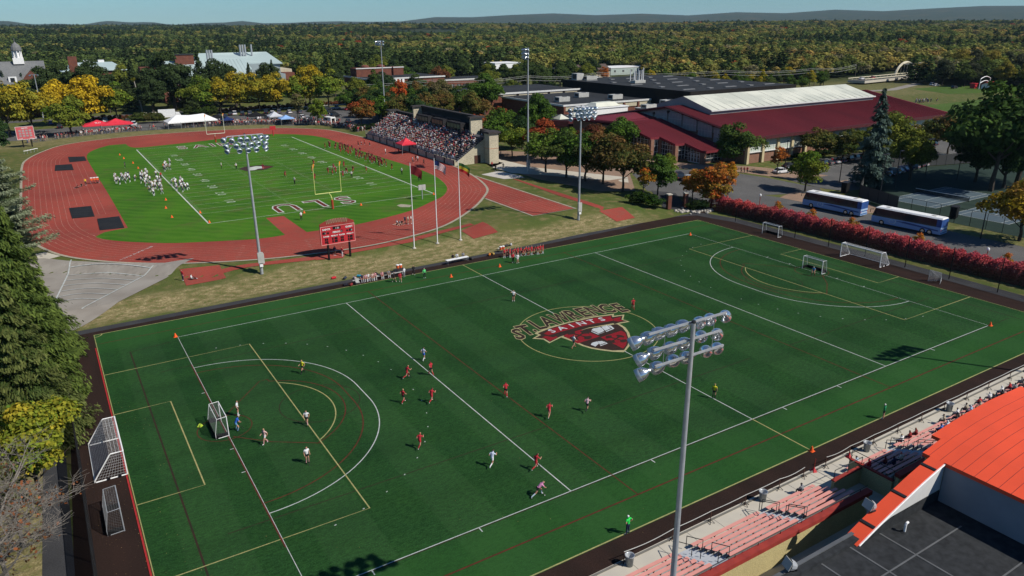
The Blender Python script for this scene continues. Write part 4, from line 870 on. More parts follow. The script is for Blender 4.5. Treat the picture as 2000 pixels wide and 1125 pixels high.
for k in range(7): part('antenna', M_WHITE, am, lambda b_: b_.tube([(-3.6+k*1.1, (-1) ** k*1.1, 1), (-3.6+k*1.1, (-1) ** k*1.1, 5.4+.5*(k % 3))], .2, 6))
part('mast', M_STEEL, am, lambda b_: b_.tube([(0, 0, 1), (0, 0, 6.5)], .15, 6))
unit(208, 246, GZ+AZ, 4, 4, 3, 'tall pale green cabinet at the far corner of the arena roof', fan=False)
unit(213, 243, GZ+AZ, 6, 3, 1.8, 'low wide unit beside the tall cabinet on the arena roof')
# ---- flat brick gymnasium and its rear wing
gy_ = thing('gymnasium', 'low brick gymnasium with dark flat roof and cream band', 'building', (158, 188, GZ))
GXw, GYw, GH = 43.5, 45, 7.4
boxpart('wall', M_BRICK, gy_, .3, GXw-.3, .3, GYw, 0, GH-.3); boxpart('roof', M_GROOF, gy_, .1, GXw-.1, .1, GYw, GH-.3, GH+.02); boxpart('coping', M_MUNT, gy_, -.35, GXw, -.35, 0, GH-.45, GH+.2); boxpart('coping', M_MUNT, gy_, -.35, 0, 0.01, GYw, GH-.45, GH+.2)
for k in range(6):
 boxpart('cream_band', M_CREAM, gy_, .8+k*7.3, 6.9+k*7.3, -.02, .25, GH-2.2, GH-.5); boxpart('brick_pier', M_BRICK, gy_, -.1+k*7.3, .75+k*7.3, -.32, .28, 0, GH-.5)
for k, (a, b_) in enumerate(((8, 12), (25.5, 22.5), (31.5, 8))): unit(158+a, 188+b_, GZ+GH, 5.2, 3.2, 1.9, ['grey unit nearest the corner of the gymnasium roof', 'grey unit in the middle of the gymnasium roof', 'grey unit with round fan at the right of gymnasium roof'][k])
gw = thing('rear_wing', 'brick wing with dark flat roof behind the gymnasium', 'building', (150, 235, GZ))
boxpart('wall', M_BRICK, gw, .3, 51, .3, 34, 0, 8.2); boxpart('roof', M_GROOF, gw, 0, 51.3, 0, 34.3, 8.2, 8.5); boxpart('coping', M_MUNT, gw, -.2, 51.4, -.4, 0, 8.0, 8.7)
for k in range(5): boxpart('cream_band', M_CREAM, gw, 10+k*8.2, 16.8+k*8.2, -.04, .26, 6.6, 7.9)
wb = thing('white_clerestory', 'white walled box with glazed top beside the gymnasium wall', 'building', (157, 170, GZ))
boxpart('wall', M_WHITE, wb, 0, 17, 0, 9, 0, 7.6); boxpart('roof', M_WHITE, wb, -.3, 17.3, -.3, 9.3, 7.6, 7.9)
part('glazed_top', M_SKYL, wb, lambda b_: b_.add([(3, 1, 8), (14.5, 1, 8), (14.5, 8, 8), (3, 8, 8), (4.5, 3, 9.3), (13, 3, 9.3), (13, 6, 9.3), (4.5, 6, 9.3), (3, 1, 7.9), (14.5, 1, 7.9)], [(0, 1, 5, 4), (1, 2, 6, 5), (2, 3, 7, 6), (3, 0, 4, 7), (4, 5, 6, 7)]))
for k, (a, b_) in enumerate(((184, 160), (190, 162), (176, 161))): unit(a, b_, GZ+7.6, 5, 3, 2.6-.6*k, ['large grey unit between the arena and the field house', 'second grey unit between arena and field house, nearer the skylight', 'small grey unit left of the pair between arena and field house'][k])
sv = thing('service_wing', 'low service wing with pale roof between field house and gymnasium', 'building', (174, 157, GZ)); boxpart('wall', M_BRICK, sv, 0, 28, 0, 9, 0, 7.3); boxpart('roof', M_UNIT, sv, -.2, 28.2, -.2, 9.2, 7.3, 7.55)
# ---- grandstand
gs = thing('grandstand', 'cream and dark grey grandstand with press box beside the running track', 'grandstand', (83.6, 134, 0))
M_GSD = mat('grandstand_dark', (.030, .029, .031), .7, c2=(.024, .024, .026), scale=.6)
GSL = 66; NR = 15; rise = .385; run = .60
part('front_wall', M_CREAM, gs, lambda b_: b_.bx(0, .3, 1.5, GSL, 1.7, 3.3))
for i in range(12): boxpart('wall_pier', M_GSD, gs, -.12, .0, 1.5+i*5.75, 2.0+i*5.75, 1.7, 3.3)
mb = MB()
for i in range(NR): mb.bx(.3+i*run, .3+(i+1)*run+.002, 1.5, GSL, 2.9+i*rise, 3.3+i*rise)
mb.bx(.3+NR*run, .3+NR*run+2.2, .8, GSL, 3.2+(NR-1)*rise, 3.3+(NR-1)*rise)
mb.build('terrace', mat('terrace_steel', (.085, .085, .10), .7, scale=.6), gs)
bm_ = MB().bx(-.13, .13, 0, GSL-2.4, 0, .05).mesh('bench', mat('bench_dark', (.10, .10, .115), .6, scale=1))
for i in range(NR): o = ob('bench', bm_, gs); o.location = (.3+i*run+.4, 1.7, 3.3+i*rise+.38)
part('end_wall', M_CREAM, gs, lambda b_: b_.add([(.3, 1.5, 1.7), (9.4, 1.5, 1.7), (9.4, 1.5, 8.3), (.3, 1.5, 2.6)], [(0, 1, 2, 3)]))
part('end_wall', M_CREAM, gs, lambda b_: b_.add([(.3, GSL, 1.7), (9.4, GSL, 1.7), (9.4, GSL, 8.3), (.3, GSL, 2.6)], [(3, 2, 1, 0)]))
boxpart('end_door', mat('brown_door', (.07, .03, .02), .6, scale=2), gs, 6.2, 8.1, 1.42, 1.5, 1.7, 4.0)
M_GSC = mat('grandstand_cap', (.055, .05, .048), .7, scale=1)
for nm, y0_, y1_, zt, x0_, x1_ in (('tower', -1.5, 1.4, 10.0, 9.3, 12.2), ('tower', 7.6, 8.3, 13.2, 8.7, 12.4), ('tower', GSL-20.8, GSL-20.1, 13.2, 8.7, 12.4), ('tower', GSL-.6, GSL+1.8, 10.0, 9.3, 12.2)):
 t_ = boxpart(nm, M_CREAM, gs, x0_, x1_, y0_, y1_, 1.7, zt); boxpart('cap', M_GSC, t_, x0_-.5, x1_+.5, y0_-.5, y1_+.5, zt, zt+.5)
 part('red_stripe', mat('orange_stripe', (.42, .11, .05), .6), t_, lambda b_: b_.bx(x0_-.03, x1_+.03, y0_-.03, y1_+.03, 5.9, 6.0))
boxpart('back_wall', M_GSD, gs, 11.6, 12.1, 1.4, 7.6, 1.7, 9.9); boxpart('back_wall', M_GSD, gs, 11.6, 12.1, GSL-20.1, GSL-.6, 1.7, 9.9); boxpart('back_wall', M_GSD, gs, 11.6, 12.1, 8.3, GSL-20.8, 1.7, 13.2)
boxpart('wall_cap', M_GSC, gs, 11.3, 12.5, 1.9, 7.1, 9.9, 10.3); boxpart('wall_cap', M_GSC, gs, 11.3, 12.5, GSL-19.6, GSL-1.1, 9.9, 10.3); boxpart('wall_cap', M_GSC, gs, 11.3, 12.6, 8.8, GSL-21.3, 13.2, 13.6)
for a, b_, gl in ((13, 21.5, 'greenish_glass'), (24, 31.5, 'pinkish_glass'), (34, 42.5, 'greenish_glass')):
 bx_ = boxpart('press_box', M_GSD, gs, 8.3, 11.6, a, b_, 8.7, 11.4)
 mg = mat(gl, (.10, .14, .10) if gl[0] == 'g' else (.20, .10, .08), .25, scale=1)
 for k in range(4): boxpart('window', mg, bx_, 8.24, 8.3, a+.4+k*(b_-a-.4)/4, a+.1+(k+1)*(b_-a-.4)/4, 9.8, 11.0)
 part('rail', M_DARK, bx_, lambda m__: (m__.tube([(8.3, a, 12.4), (8.3, b_, 12.4)], .05, 4), [m__.tube([(8.3, a+k*(b_-a)/5, 11.4), (8.3, a+k*(b_-a)/5, 12.4)], .04, 4) for k in range(6)]))
part('front_railing', M_STEEL, gs, lambda b_: ([b_.tube([(.1, 1.5, z_), (.1, GSL, z_)], .04, 4) for z_ in (4.3, 3.9, 3.6)], [b_.tube([(.1, 1.5+k*2.15, 3.3), (.1, 1.5+k*2.15, 4.3)], .05, 4) for k in range(31)]))
part('side_railing', M_DARK, gs, lambda b_: (b_.tube([(.3, 1.5, 4.3), (9.3, 1.5, 9.9)], .05, 4), [b_.tube([(.5+k*.9, 1.5, 3.4+k*.56), (.5+k*.9, 1.5, 4.45+k*.56)], .04, 4) for k in range(10)]))
# ---- brick hall mid distance
def windows_row(par, x0_, dx, n_, y_, z0_, w_, h_, m_=None, face=-1):
 me_ = MB().bx(-w_/2, w_/2, -.06, .06, 0, h_).mesh('window', m_ or M_GLASS); fm = MB().bx(-w_/2-.12, w_/2+.12, -.04, .04, -.15, 0).bx(-.06, .06, -.1, .1, 0, h_).mesh('frame', M_MUNT)
 for i in range(n_):
  o_ = ob('window', me_, par); o_.location = (x0_+i*dx, y_, z0_); f_ = ob('frame', fm, o_)
mh = thing('brick_hall', 'brown brick hall with dark flat roof and white window strips', 'building', (136, 328, GZ))
boxpart('wall', M_BRICK, mh, .2, 44, .2, 34, 0, 10); boxpart('roof', M_GROOF, mh, 0, 44.2, 0, 34.2, 10, 10.25); boxpart('coping', M_MUNT, mh, -.15, 44.4, -.3, 0, 9.8, 10.5); boxpart('coping', M_MUNT, mh, -.3, 0, -.2, 34, 9.8, 10.5)
for k in range(4): boxpart('white_strip', M_WHITE, mh, 13.2+k*2.0, 14.4+k*2.0, -.25, .2, 1, 9.7)
for k in range(3): boxpart('window', M_GLASS, mh, 14.45+k*2.0, 15.15+k*2.0, .05, .19, 1.4, 9)
p_ = boxpart('penthouse', M_BRICK, mh, 2, 22, 20, 29, 10.25, 14.6); boxpart('coping', M_MUNT, p_, 1.8, 22.2, 19.7, 20, 14.3, 14.8)
p_ = boxpart('penthouse', M_BRICK, mh, 25, 31, 24, 32, 10.25, 14.4); boxpart('coping', M_MUNT, p_, 24.8, 31.2, 23.7, 24, 14.1, 14.6)
for k in range(2): part('roof_vent', M_BRICK, mh, lambda b_: b_.lathe([(2.2, 14.6), (2.2, 15.4), (1.2, 16), (0, 16.1)], (9+k*9, 25, 0)))
lw_ = thing('brick_annex', 'low brick annex right of the brown brick hall', 'building', (182, 336, GZ)); boxpart('wall', M_BRICK, lw_, 0, 34, 0, 22, 0, 7.2); boxpart('roof', M_GROOF, lw_, -.2, 34.2, -.2, 22, 7.2, 7.5); boxpart('coping', M_MUNT, lw_, -.3, 34.3, -.35, -.2, 7, 7.7); windows_row(lw_, 3, 4, 8, -.02, 3, 2.4, 2)
# ---- science centre
sc_ = thing('science_centre', 'large brick science building with pale green metal roof and steel stacks', 'building', (46, 372, GZ))
M_PG = mat('pale_green_roof', (.36, .44, .43), .5, c2=(.31, .39, .385), scale=.06); M_PG2 = mat('pale_green_wall', (.27, .32, .33), .55, scale=.2)
boxpart('wall', M_BRICK, sc_, 0, 62, 1, 40, 0, 8.6); boxpart('upper_wall', M_PG2, sc_, .5, 61.5, 1.5, 39, 8.6, 12)
mb = MB(); roof_slab(mb, (0, -.5, 12), (44, -.5, 12), (44, 16, 19.6), (0, 16, 19.6), .5); roof_slab(mb, (0, 16, 19.6), (44, 16, 19.6), (44, 40, 12), (0, 40, 12), .5)
mb.add([(44, -.5, 12), (44, 16, 19.6), (47, 14, 15), (44, 40, 12)], [(0, 2, 1)]); mb.build('roof', M_PG, sc_)
part('gable_wall', M_PG2, sc_, lambda b_: b_.add([(43.9, 0, 12), (43.9, 40, 12), (43.9, 16, 19.4)], [(0, 1, 2)]))
r2 = MB(); roof_slab(r2, (20, 22, 17), (64, 14, 17), (60, 30, 22.6), (24, 30, 22.6), .5); roof_slab(r2, (24, 30, 22.6), (60, 30, 22.6), (64, 46, 17), (20, 46, 17), .5); r2.build('rear_roof', M_PG, sc_)
part('rear_wall', M_PG2, sc_, lambda b_: b_.bx(45, 63, 15.5, 45, 0, 17))
boxpart('end_block', M_CREAM, sc_, 63.2, 70, 18, 40, 0, 13.5); boxpart('end_block', M_BRICK, sc_, 63.1, 69, 10, 17.9, 0, 12)
for k, (a, b_) in enumerate(((26, 18.5), (27.2, 18.5), (28.4, 18.5), (45, 26), (46.3, 26), (47.6, 26), (51, 26))): part('stack', M_STEEL, sc_, lambda q_: q_.tube([(a, b_, 16), (a, b_, 24.5+(k > 2)*2.2)], .5, 8))
boxpart('brick_tower', M_BRICK, sc_, 9, 18, 12, 18, 12, 22.5); boxpart('tower_roof', M_GROOF, sc_, 8.7, 18.3, 11.7, 18.3, 22.5, 22.9); boxpart('brick_tower', M_BRICK, sc_, -8, 6, 12, 20, 0, 17)
windows_row(sc_, 3, 3.6, 17, .96, 5.2, 1.8, 2.4, M_WHITE); windows_row(sc_, 3, 3.6, 17, .96, 1.2, 1.8, 2.4)
seams(sc_, M_PG2, [((.5+i*1.8, -.4, 12.05), (.5+i*1.8, 16, 19.65)) for i in range(24)], .08, .08)
# ---- old hall with cupola
ha = thing('old_hall', 'brick hall with long grey roof, dormers and a white cupola', 'building', (-72, 345, GZ))
M_SLATE = mat('grey_slate', (.20, .205, .205), .75, c2=(.165, .17, .175), scale=.3, fine=4)
boxpart('wall', M_BRICK, ha, 0, 68, 0, 18, 0, 12.5)
mb = MB(); roof_slab(mb, (-.8, -.8, 12.4), (68.8, -.8, 12.4), (68.8, 9, 22.6), (-.8, 9, 22.6), .4); roof_slab(mb, (-.8, 9, 22.6), (68.8, 9, 22.6), (68.8, 18.8, 12.4), (-.8, 18.8, 12.4), .4); mb.build('roof', M_SLATE, ha)
part('gable_wall', M_BRICK, ha, lambda b_: b_.add([(68.2, 0, 12.4), (68.2, 18, 12.4), (68.2, 9, 22.2)], [(0, 1, 2)]))
windows_row(ha, 3, 4.2, 16, -.02, 8.5, 1.6, 2.6, M_WHITE); windows_row(ha, 3, 4.2, 16, -.02, 3.6, 1.6, 2.8, M_WHITE)
for k, xx in enumerate((38, 47, 56)): 
 d_0 = part('dormer', M_WHITE, ha, lambda b_: b_.bx(xx-1.5, xx+1.5, 1.2, 5, 14, 16.6)); part('window', M_GLASS, d_0, lambda b_: b_.bx(xx-.8, xx+.8, 1.1, 1.2, 14.4, 16.2))
part('brick_gable', M_BRICK, ha, lambda b_: b_.add([(60, -.6, 12), (66, -.6, 12), (66, -.6, 16), (63, -.6, 19), (60, -.6, 16), (60, 4, 12), (66, 4, 16), (63, 4, 19)], [(0, 1, 2, 3, 4), (2, 6, 7, 3), (3, 7, 4)]))
boxpart('chimney', M_BRICK, ha, 78, 81.5, 7, 10.5, 12, 24); boxpart('link_block', M_BRICK, ha, 68.5, 84, 3, 15, 0, 14)
cu_ = part('cupola', M_WHITE, ha, lambda b_: (b_.bx(57.5, 61.5, 7, 11, 21.5, 24), [b_.tube([(59.5+1.6*math.cos(R(45*k)), 9+1.6*math.sin(R(45*k)), 24), (59.5+1.6*math.cos(R(45*k)), 9+1.6*math.sin(R(45*k)), 27)], .25, 5) for k in range(8)], b_.lathe([(1.2, 24), (1.2, 27)], (59.5, 9, 0))))
part('dome', M_SLATE, cu_, lambda b_: b_.lathe([(2.1, 27), (2.1, 27.4), (1.9, 28.4), (1.3, 29.4), (.5, 30.1), (.12, 30.6), (.08, 32)], (59.5, 9, 0)))
pr = thing('pale_roofed_building', 'low building with pale blue roof among dark trees', 'building', (6, 430, GZ+1)); boxpart('wall', M_BRICK, pr, 0, 30, 0, 22, 0, 13)
part('roof', M_PG, pr, lambda b_: b_.add([(-1, -1, 13), (31, -1, 13), (31, 23, 13), (-1, 23, 13), (6, 9, 17), (25, 9, 17), (25, 14, 17), (6, 14, 17)], [(0, 1, 5, 4), (1, 2, 6, 5), (2, 3, 7, 6), (3, 0, 4, 7), (4, 5, 6, 7)])); 
for q in (11, 18): boxpart('roof_vent', M_WHITE, pr, q, q+3, 10, 13, 17, 18.2)
# ---- far small buildings
def shed(nm, label, x_, y_, w_, d_, h_, mw_, mr_, gable=0, wn=0):
 r_ = thing(nm, label, 'building', (x_, y_, z_at(x_, y_))); boxpart('wall', mw_, r_, 0, w_, 0, d_, 0, h_)
 if gable:
  mb = MB(); roof_slab(mb, (-.5, -.5, h_), (w_+.5, -.5, h_), (w_+.5, d_/2, h_+gable), (-.5, d_/2, h_+gable), .3); roof_slab(mb, (-.5, d_/2, h_+gable), (w_+.5, d_/2, h_+gable), (w_+.5, d_+.5, h_), (-.5, d_+.5, h_), .3); mb.build('roof', mr_, r_)
  part('gable_wall', mw_, r_, lambda b_: (b_.add([(0, 0, h_), (0, d_, h_), (0, d_/2, h_+gable-.1)], [(0, 2, 1)]), b_.add([(w_, 0, h_), (w_, d_, h_), (w_, d_/2, h_+gable-.1)], [(0, 1, 2)])))
 else: boxpart('roof', mr_, r_, -.3, w_+.3, -.3, d_+.3, h_, h_+.4)
 if wn: windows_row(r_, w_/(wn*2), w_/wn, wn, -.02, h_*.4, min(1.6, w_/wn*.5), h_*.3)
 return r_
shed('warehouse', 'white warehouse at the left of the distant commercial row', 282, 445, 22, 18, 9, M_WHITE, M_WHITE, wn=2)
shed('garage', 'tan block garage in the distant commercial row', 296, 402, 22, 14, 6, M_TAN, M_GROOF, wn=3)
shed('house', 'brown roofed house beside the tan garage', 318, 388, 26, 13, 5, mat('beige_siding', (.36, .30, .22), .8), mat('brown_shingle', (.10, .075, .065), .9), 4, 4)
shed('warehouse', 'long white and green warehouse right of the distant house', 356, 402, 40, 22, 5, mat('pale_green_siding', (.38, .45, .42), .7), M_WHITE, wn=5)
shed('farm_shed', 'white farm shed on the far meadow near the horizon', (-258.95, -531.55, 44.0)[0], (-258.95, -531.55, 44.0)[1], 90, 40, 14, M_WHITE, M_UNIT, 12)
sheet('far_meadow', [(a, b_) for a, b_ in [(-241.83, -564.12), (-320.14, -529.58), (-490.25, -807.26), (-371.26, -827.47)]], 47, m_gf)
# ---- bridge with two concrete arches
br = thing('arch_bridge', 'concrete road bridge with two tall cream arches', 'bridge', (0, 0, 0))
bA, bB = Vector((470, 249.5, 0)), Vector((540, 257, 0)); ud = (bB-bA).normalized(); nd = Vector((-ud.y, ud.x, 0))
def bp(u, v_, z): q_ = bA+ud*u+nd*v_; return (q_.x, q_.y, z)
part('deck', M_CONC, br, lambda b_: b_.add([bp(u, v_, z) for z in (2.6, 4.0) for u, v_ in ((-50, -5.5), (60, -5.5), (60, 5.5), (-50, 5.5))], [(4, 5, 6, 7), (0, 1, 5, 4), (2, 3, 7, 6), (3, 2, 1, 0), (1, 2, 6, 5), (3, 0, 4, 7)]))
part('road_surface', M_ASPHL, br, lambda b_: b_.add([bp(u, v_, 4.02) for u, v_ in ((-50, -4.8), (60, -4.8), (60, 4.8), (-50, 4.8))], [(0, 1, 2, 3)]))
M_ARCH = mat('cream_concrete', (.62, .56, .42), .85, scale=.4)
for v_ in (-6.3, 6.3):
 part('arch', M_ARCH, br, lambda b_: b_.tube([bp(12+27*(1-math.cos(math.pi*k/16))/2, v_, 3+9.0*math.sin(math.pi*k/16)) for k in range(17)], .8, 6))
 part('parapet', M_ARCH, br, lambda b_: (b_.tube([bp(-50, v_*.85, 5.0), bp(60, v_*.85, 5.0)], .25, 4), [b_.tube([bp(k*5, v_*.85, 4), bp(k*5, v_*.85, 5)], .2, 4) for k in range(-9, 12)]))
 for k in range(6): part('hanger', M_ARCH, br, lambda b_: b_.tube([bp(15+k*4.2, v_, 4), bp(15+k*4.2, v_, 3+9.0*math.sin(math.acos(1-2*(3+k*4.2)/27)))], .12, 4))
for k in range(3): part('cross_brace', M_ARCH, br, lambda b_: b_.tube([bp(20+k*5.5, -6.3, 11+(k == 1)*.7), bp(20+k*5.5, 6.3, 11+(k == 1)*.7)], .4, 5))
drape('bridge_approach', [(330, 225), (398, 236), (400, 247), (330, 236)], M_ASPHL, .05, 15)
# ---- far sports field entrance
ea = thing('entrance_arch', 'white double arch at the far edge of the practice field', 'arch', (444.85, 181.31, 2.0), 0, None, .75)
for k in (0, 1): part('arch_band', M_WHITE, ea, lambda b_: b_.tube([(q, 0, 4.2+k*3+1.6*math.sin(math.pi*(q+6)/14)) for q in np.linspace(-6, 8, 9)], .3, 5))
for q in (-6, 8): part('post', M_WHITE, ea, lambda b_: b_.tube([(q, 0, 0), (q, 0, 7.4)], .25, 6))
shed('storage_shed', 'small shed with bright red roof beside the white arch', (444.45, 177.24, 2.0)[0], (444.45, 177.24, 2.0)[1], 7, 5, 2.6, M_WHITE, M_RED, 1.3, 1)
shed('kiosk', 'tiny red kiosk left of the white entrance arch', (444.6, 185.95, 2.0)[0], (444.6, 185.95, 2.0)[1], 2.6, 2.6, 2.4, M_RED, M_RED, 0)
# ================================================================ near stand and its building
M_OR = mat('orange_metal_roof', (.74, .088, .038), .6, c2=(.66, .080, .036), scale=.4, spec=.12)
M_BLEN = mat('salmon_bench', (.62, .27, .23), .6, c2=(.55, .245, .205), scale=.9, detail=3)
M_ALU = mat('aluminium_deck', (.40, .42, .44), .5, c2=(.33, .35, .38), scale=1)
M_BRED = mat('brick_red_paint', (.30, .045, .035), .65, c2=(.22, .035, .03), scale=1.5)
M_YW = mat('pale_yellow_block', (.55, .47, .24), .85, c2=(.51, .435, .225), scale=.9, fine=14)
sheet('concrete_walk', [(-17, -60), (-17, -9.35), (120, -8.6), (120, -60)][::-1], .0, M_CONC)
mb = MB()
for k in range(46): mb.bx(-15+k*3.02-.02, -15+k*3.02+.02, -11.0, -9.3, .001, .004)
mb.bx(-17, 120, -9.42, -9.30, .0, .12); mb.build('walk_joint', mat('joint_dark', (.16, .155, .14), .9), kind='structure')
NRW, BR, BRUN = 6, .30, .70
M_TREAD = mat('tread_concrete', (.44, .38, .32), .8, c2=(.36, .31, .27), scale=.7)
def bleacher(x0_, x1_, label, shaded=False, rows=NRW):
 r_ = thing('bleacher_section', label, 'bleacher', (x0_, -11.1, 0), 0, 'salmon bleacher sections along the walk'); L_ = x1_-x0_
 bm1 = MB().bx(0, L_, -.15, .15, -.05, 0).mesh('bench', M_BLEN); tm1 = MB().bx(0, L_, -.40, -.02, -.04, 0).mesh('tread', M_TREAD); rm = MB().bx(0, L_, -.03, 0, -.30, 0).mesh('riser', M_ALU)
 sp_ = MB()
 for q in np.arange(.6, L_, 1.85): sp_.add([(q-.06, .12, -.06), (q+.06, .12, -.06), (q+.06, -.12, -.06), (q-.06, -.12, -.06), (q, 0, -.42)], [(0, 1, 4), (1, 2, 4), (2, 3, 4), (3, 0, 4)])
 spm = sp_.mesh('bracket', M_DARK)
 for i in range(rows):
  o_ = ob('bench', bm1, r_); o_.location = (0, -i*BRUN, .45+i*BR); q_ = ob('bracket', spm, o_, kind='stuff')
  o_ = ob('tread', tm1, r_); o_.location = (0, -i*BRUN-.02, .12+i*BR); o_ = ob('riser', rm, r_); o_.location = (0, -i*BRUN-.42, .12+(i+1)*BR)
 return r_
secs = [(8, 24.3, 'salmon bleacher block nearest the left red wall'), (26.1, 33.6, 'salmon bleacher block right of the first grey aisle'), (34.6, 40.6, 'bleacher block mostly shaded by the orange roof'), (45.2, 51.0, 'short bleacher block in front of the orange roof corner'), (52.4, 70, 'crowded bleacher block beside the orange roof'), (71.2, 88, 'bleacher block at the far right end of the walk')]
for a, b_, l_ in secs: bleacher(a, b_, l_)
def stair(x0_, x1_, label):
 r_ = thing('aisle_stairs', label, 'stairs', (x0_, -11.1, 0), 0, 'grey aisle stairs between the bleachers')
 sm_ = MB().bx(0, x1_-x0_, -.35, 0, -.15, 0).mesh('step', M_ALU)
 for i in range(12): o_ = ob('step', sm_, r_); o_.location = (0, .1-i*.35, .15+i*.15)
 for s_ in (.25, x1_-x0_-.25):
  for y0_ in (.25, -2.2): part('handrail', M_DARK, r_, lambda b_: (b_.tube([(s_, y0_, .3-(y0_-.25)*.43), (s_, y0_, 1.25-(y0_-.25)*.43), (s_, y0_-1.6, 1.95-(y0_-.25)*.43), (s_, y0_-1.6, 1.0-(y0_-.25)*.43)], .035, 5)))
stair(24.4, 26.0, 'grey aisle stairs nearest the tall light pole'); stair(33.7, 34.5, 'grey aisle stairs at the shadow edge'); stair(51.1, 52.3, 'grey aisle stairs below the seated group')
nw = thing('stand_wall', 'pale yellow wall with brick red cap behind the bleachers', 'wall', (6, -15.5, 0))
boxpart('wall', M_YW, nw, 0, 35, -.3, 0, -.5, 2.15); boxpart('cap', M_BRED, nw, -.1, 35.1, -.45, .1, 2.15, 2.5)
part('rail', M_DARK, nw, lambda b_: (b_.tube([(0, .02, 2.75), (35, .02, 2.75)], .035, 4), [b_.tube([(q, .02, 2.5), (q, .02, 2.75)], .03, 4) for q in np.arange(.5, 35, 2.4)]))
w2 = thing('ramp_wall', 'dark shaded block wall with railing beside the ramp opening', 'wall', (41, -12.4, 0))
boxpart('wall', M_YW, w2, 0, 4.0, -.25, 0, -.4, 1.5); boxpart('cap', M_BRED, w2, -.05, 4.05, -.3, .05, 1.5, 1.62); part('rail', M_DARK, w2, lambda b_: (b_.tube([(.1, -.1, 1.6), (.1, -.1, 2.5), (3.9, -.1, 2.5), (3.9, -.1, 1.6)], .035, 5), b_.tube([(2, -.1, 1.6), (2, -.1, 2.5)], .03, 5)))
w3 = thing('ramp_wall', 'dark wall at the bleacher end beyond the ramp opening', 'wall', (45.0, -15.4, 0)); boxpart('wall', M_YW, w3, -.2, 0, 0, 4.0, -.4, 1.7); boxpart('cap', M_BRED, w3, -.25, .05, -.05, 4.05, 1.7, 1.82); part('rail', M_DARK, w3, lambda b_: (b_.tube([(-.1, 0, 1.8), (-.1, 0, 2.7), (-.1, 3.9, 2.7), (-.1, 3.9, 1.8)], .035, 5)))
w4 = thing('stand_wall', 'continuation of the back wall under the orange roof', 'wall', (45, -15.5, 0)); boxpart('wall', M_YW, w4, 0, 45, -.3, 0, -.5, 2.15); boxpart('cap', M_BRED, w4, 0, 45, -.45, .1, 2.15, 2.5)
ew = thing('end_wall', 'short red capped wall at the left end of the bleachers', 'wall', (21.5, -11.4, 0)) if False else None
# field house of the near stand: flat dark roof and curved orange roof
nb_ = thing('stand_building', 'building with dark flat roof and curved orange metal roof at lower right', 'building', (0, 0, 0))
RZ = 4.2
boxpart('wall', M_YW, nb_, 5, 57, -50, -20.0, -1, RZ-.25)
boxpart('flat_roof', M_GROOF, nb_, 5, 57, -50, -20.02, RZ-.25, RZ)
ssx = MB()
for k in range(9): ssx.bx(10+k*3.05-.06, 10+k*3.05+.06, -50, -20.3, RZ+.002, RZ+.03)
for q in (-23.2, -27.4): ssx.bx(5, 40, q-.05, q+.05, RZ+.004, RZ+.034)
ssx.build('roof_seam', mat('seam_grey', (.12, .125, .13), .8), nb_)
boxpart('parapet', M_GROOF, nb_, 5, 33.2, -20.35, -19.85, RZ-.4, RZ+.28); boxpart('parapet_coping', mat('dark_coping', (.10, .105, .11), .5), nb_, 5, 33.2, -19.86, -19.6, RZ-.5, RZ+.34)
prof = [(31.8, 4.25), (33.5, 4.95), (36, 5.85), (38.6, 6.72), (41.2, 7.42), (44.4, 8.0), (48, 8.35), (52, 8.5), (56, 8.45), (60, 8.1)]
pfx = lambda x_: float(np.interp(x_, [a for a, b_ in prof], [b_ for a, b_ in prof]))
def arch_strip(b_, xs, y0_, y1_, th):
 n_ = len(xs); v_ = []
 for x_ in xs: z_ = pfx(x_); v_ += [(x_, y0_, z_), (x_, y1_, z_), (x_, y1_, z_-th), (x_, y0_, z_-th)]
 f_ = []
 for i in range(n_-1):
  a = i*4; f_ += [(a, a+4, a+5, a+1), (a+1, a+5, a+6, a+2), (a+2, a+6, a+7, a+3), (a+3, a+7, a+4, a)]
 f_ += [(0, 1, 2, 3), ((n_-1)*4+3, (n_-1)*4+2, (n_-1)*4+1, (n_-1)*4)]; b_.add(v_, f_)
part('curved_band', M_OR, nb_, lambda b_: arch_strip(b_, list(np.linspace(31.8, 41.5, 12)), -20.55, -19.5, .3))
for x_ in (33.6, 37.0, 40.4): part('band_joint', M_DARK, nb_, lambda b_: b_.box((x_, -20.02, pfx(x_)+.03), (.22, 1.1, .06), 0, 0, 0, -math.atan2(pfx(x_+.3)-pfx(x_-.3), .6)))
part('roof', M_OR, nb_, lambda b_: (arch_strip(b_, list(np.linspace(41.5, 57.2, 18)), -40, -18.9, .3), arch_strip(b_, [43.8, 46, 49, 52, 57.2], -18.899, -18.2, .28)))
for k in range(26):
 y_ = -19.4-k*.82
 part('roof_seam', M_BRED, nb_, lambda b_: b_.tube([(x_, y_, pfx(x_)+.012) for x_ in np.linspace(41.5, 57.2, 16)], .02, 4, cap=False))
part('side_wall', mat('blue_grey_render', (.22, .24, .27), .8, c2=(.19, .21, .24), scale=.5), nb_, lambda b_: b_.bx(41.6, 41.8, -40, -20.6, RZ, pfx(41.5)-.3))
M_WR = mat('white_render', (.55, .55, .54), .8, scale=.5)
xs_ = list(np.linspace(32.0, 41.6, 12))
part('parapet_inner_face', M_WR, nb_, lambda b_: b_.add([(x_, -20.56, pfx(x_)-.31) for x_ in xs_]+[(x_, -20.56, max(RZ+.0, min(pfx(x_)-.4, RZ+.95))) for x_ in xs_], [(i, i+1, len(xs_)+i+1, len(xs_)+i) for i in range(len(xs_)-1)]))
part('membrane_upstand', M_GROOF, nb_, lambda b_: b_.add([(x_, -20.565, RZ) for x_ in xs_]+[(x_, -20.565, max(RZ, min(pfx(x_)-.4, RZ+.95))) for x_ in xs_], [(i, i+1, len(xs_)+i+1, len(xs_)+i) for i in range(len(xs_)-1)]))
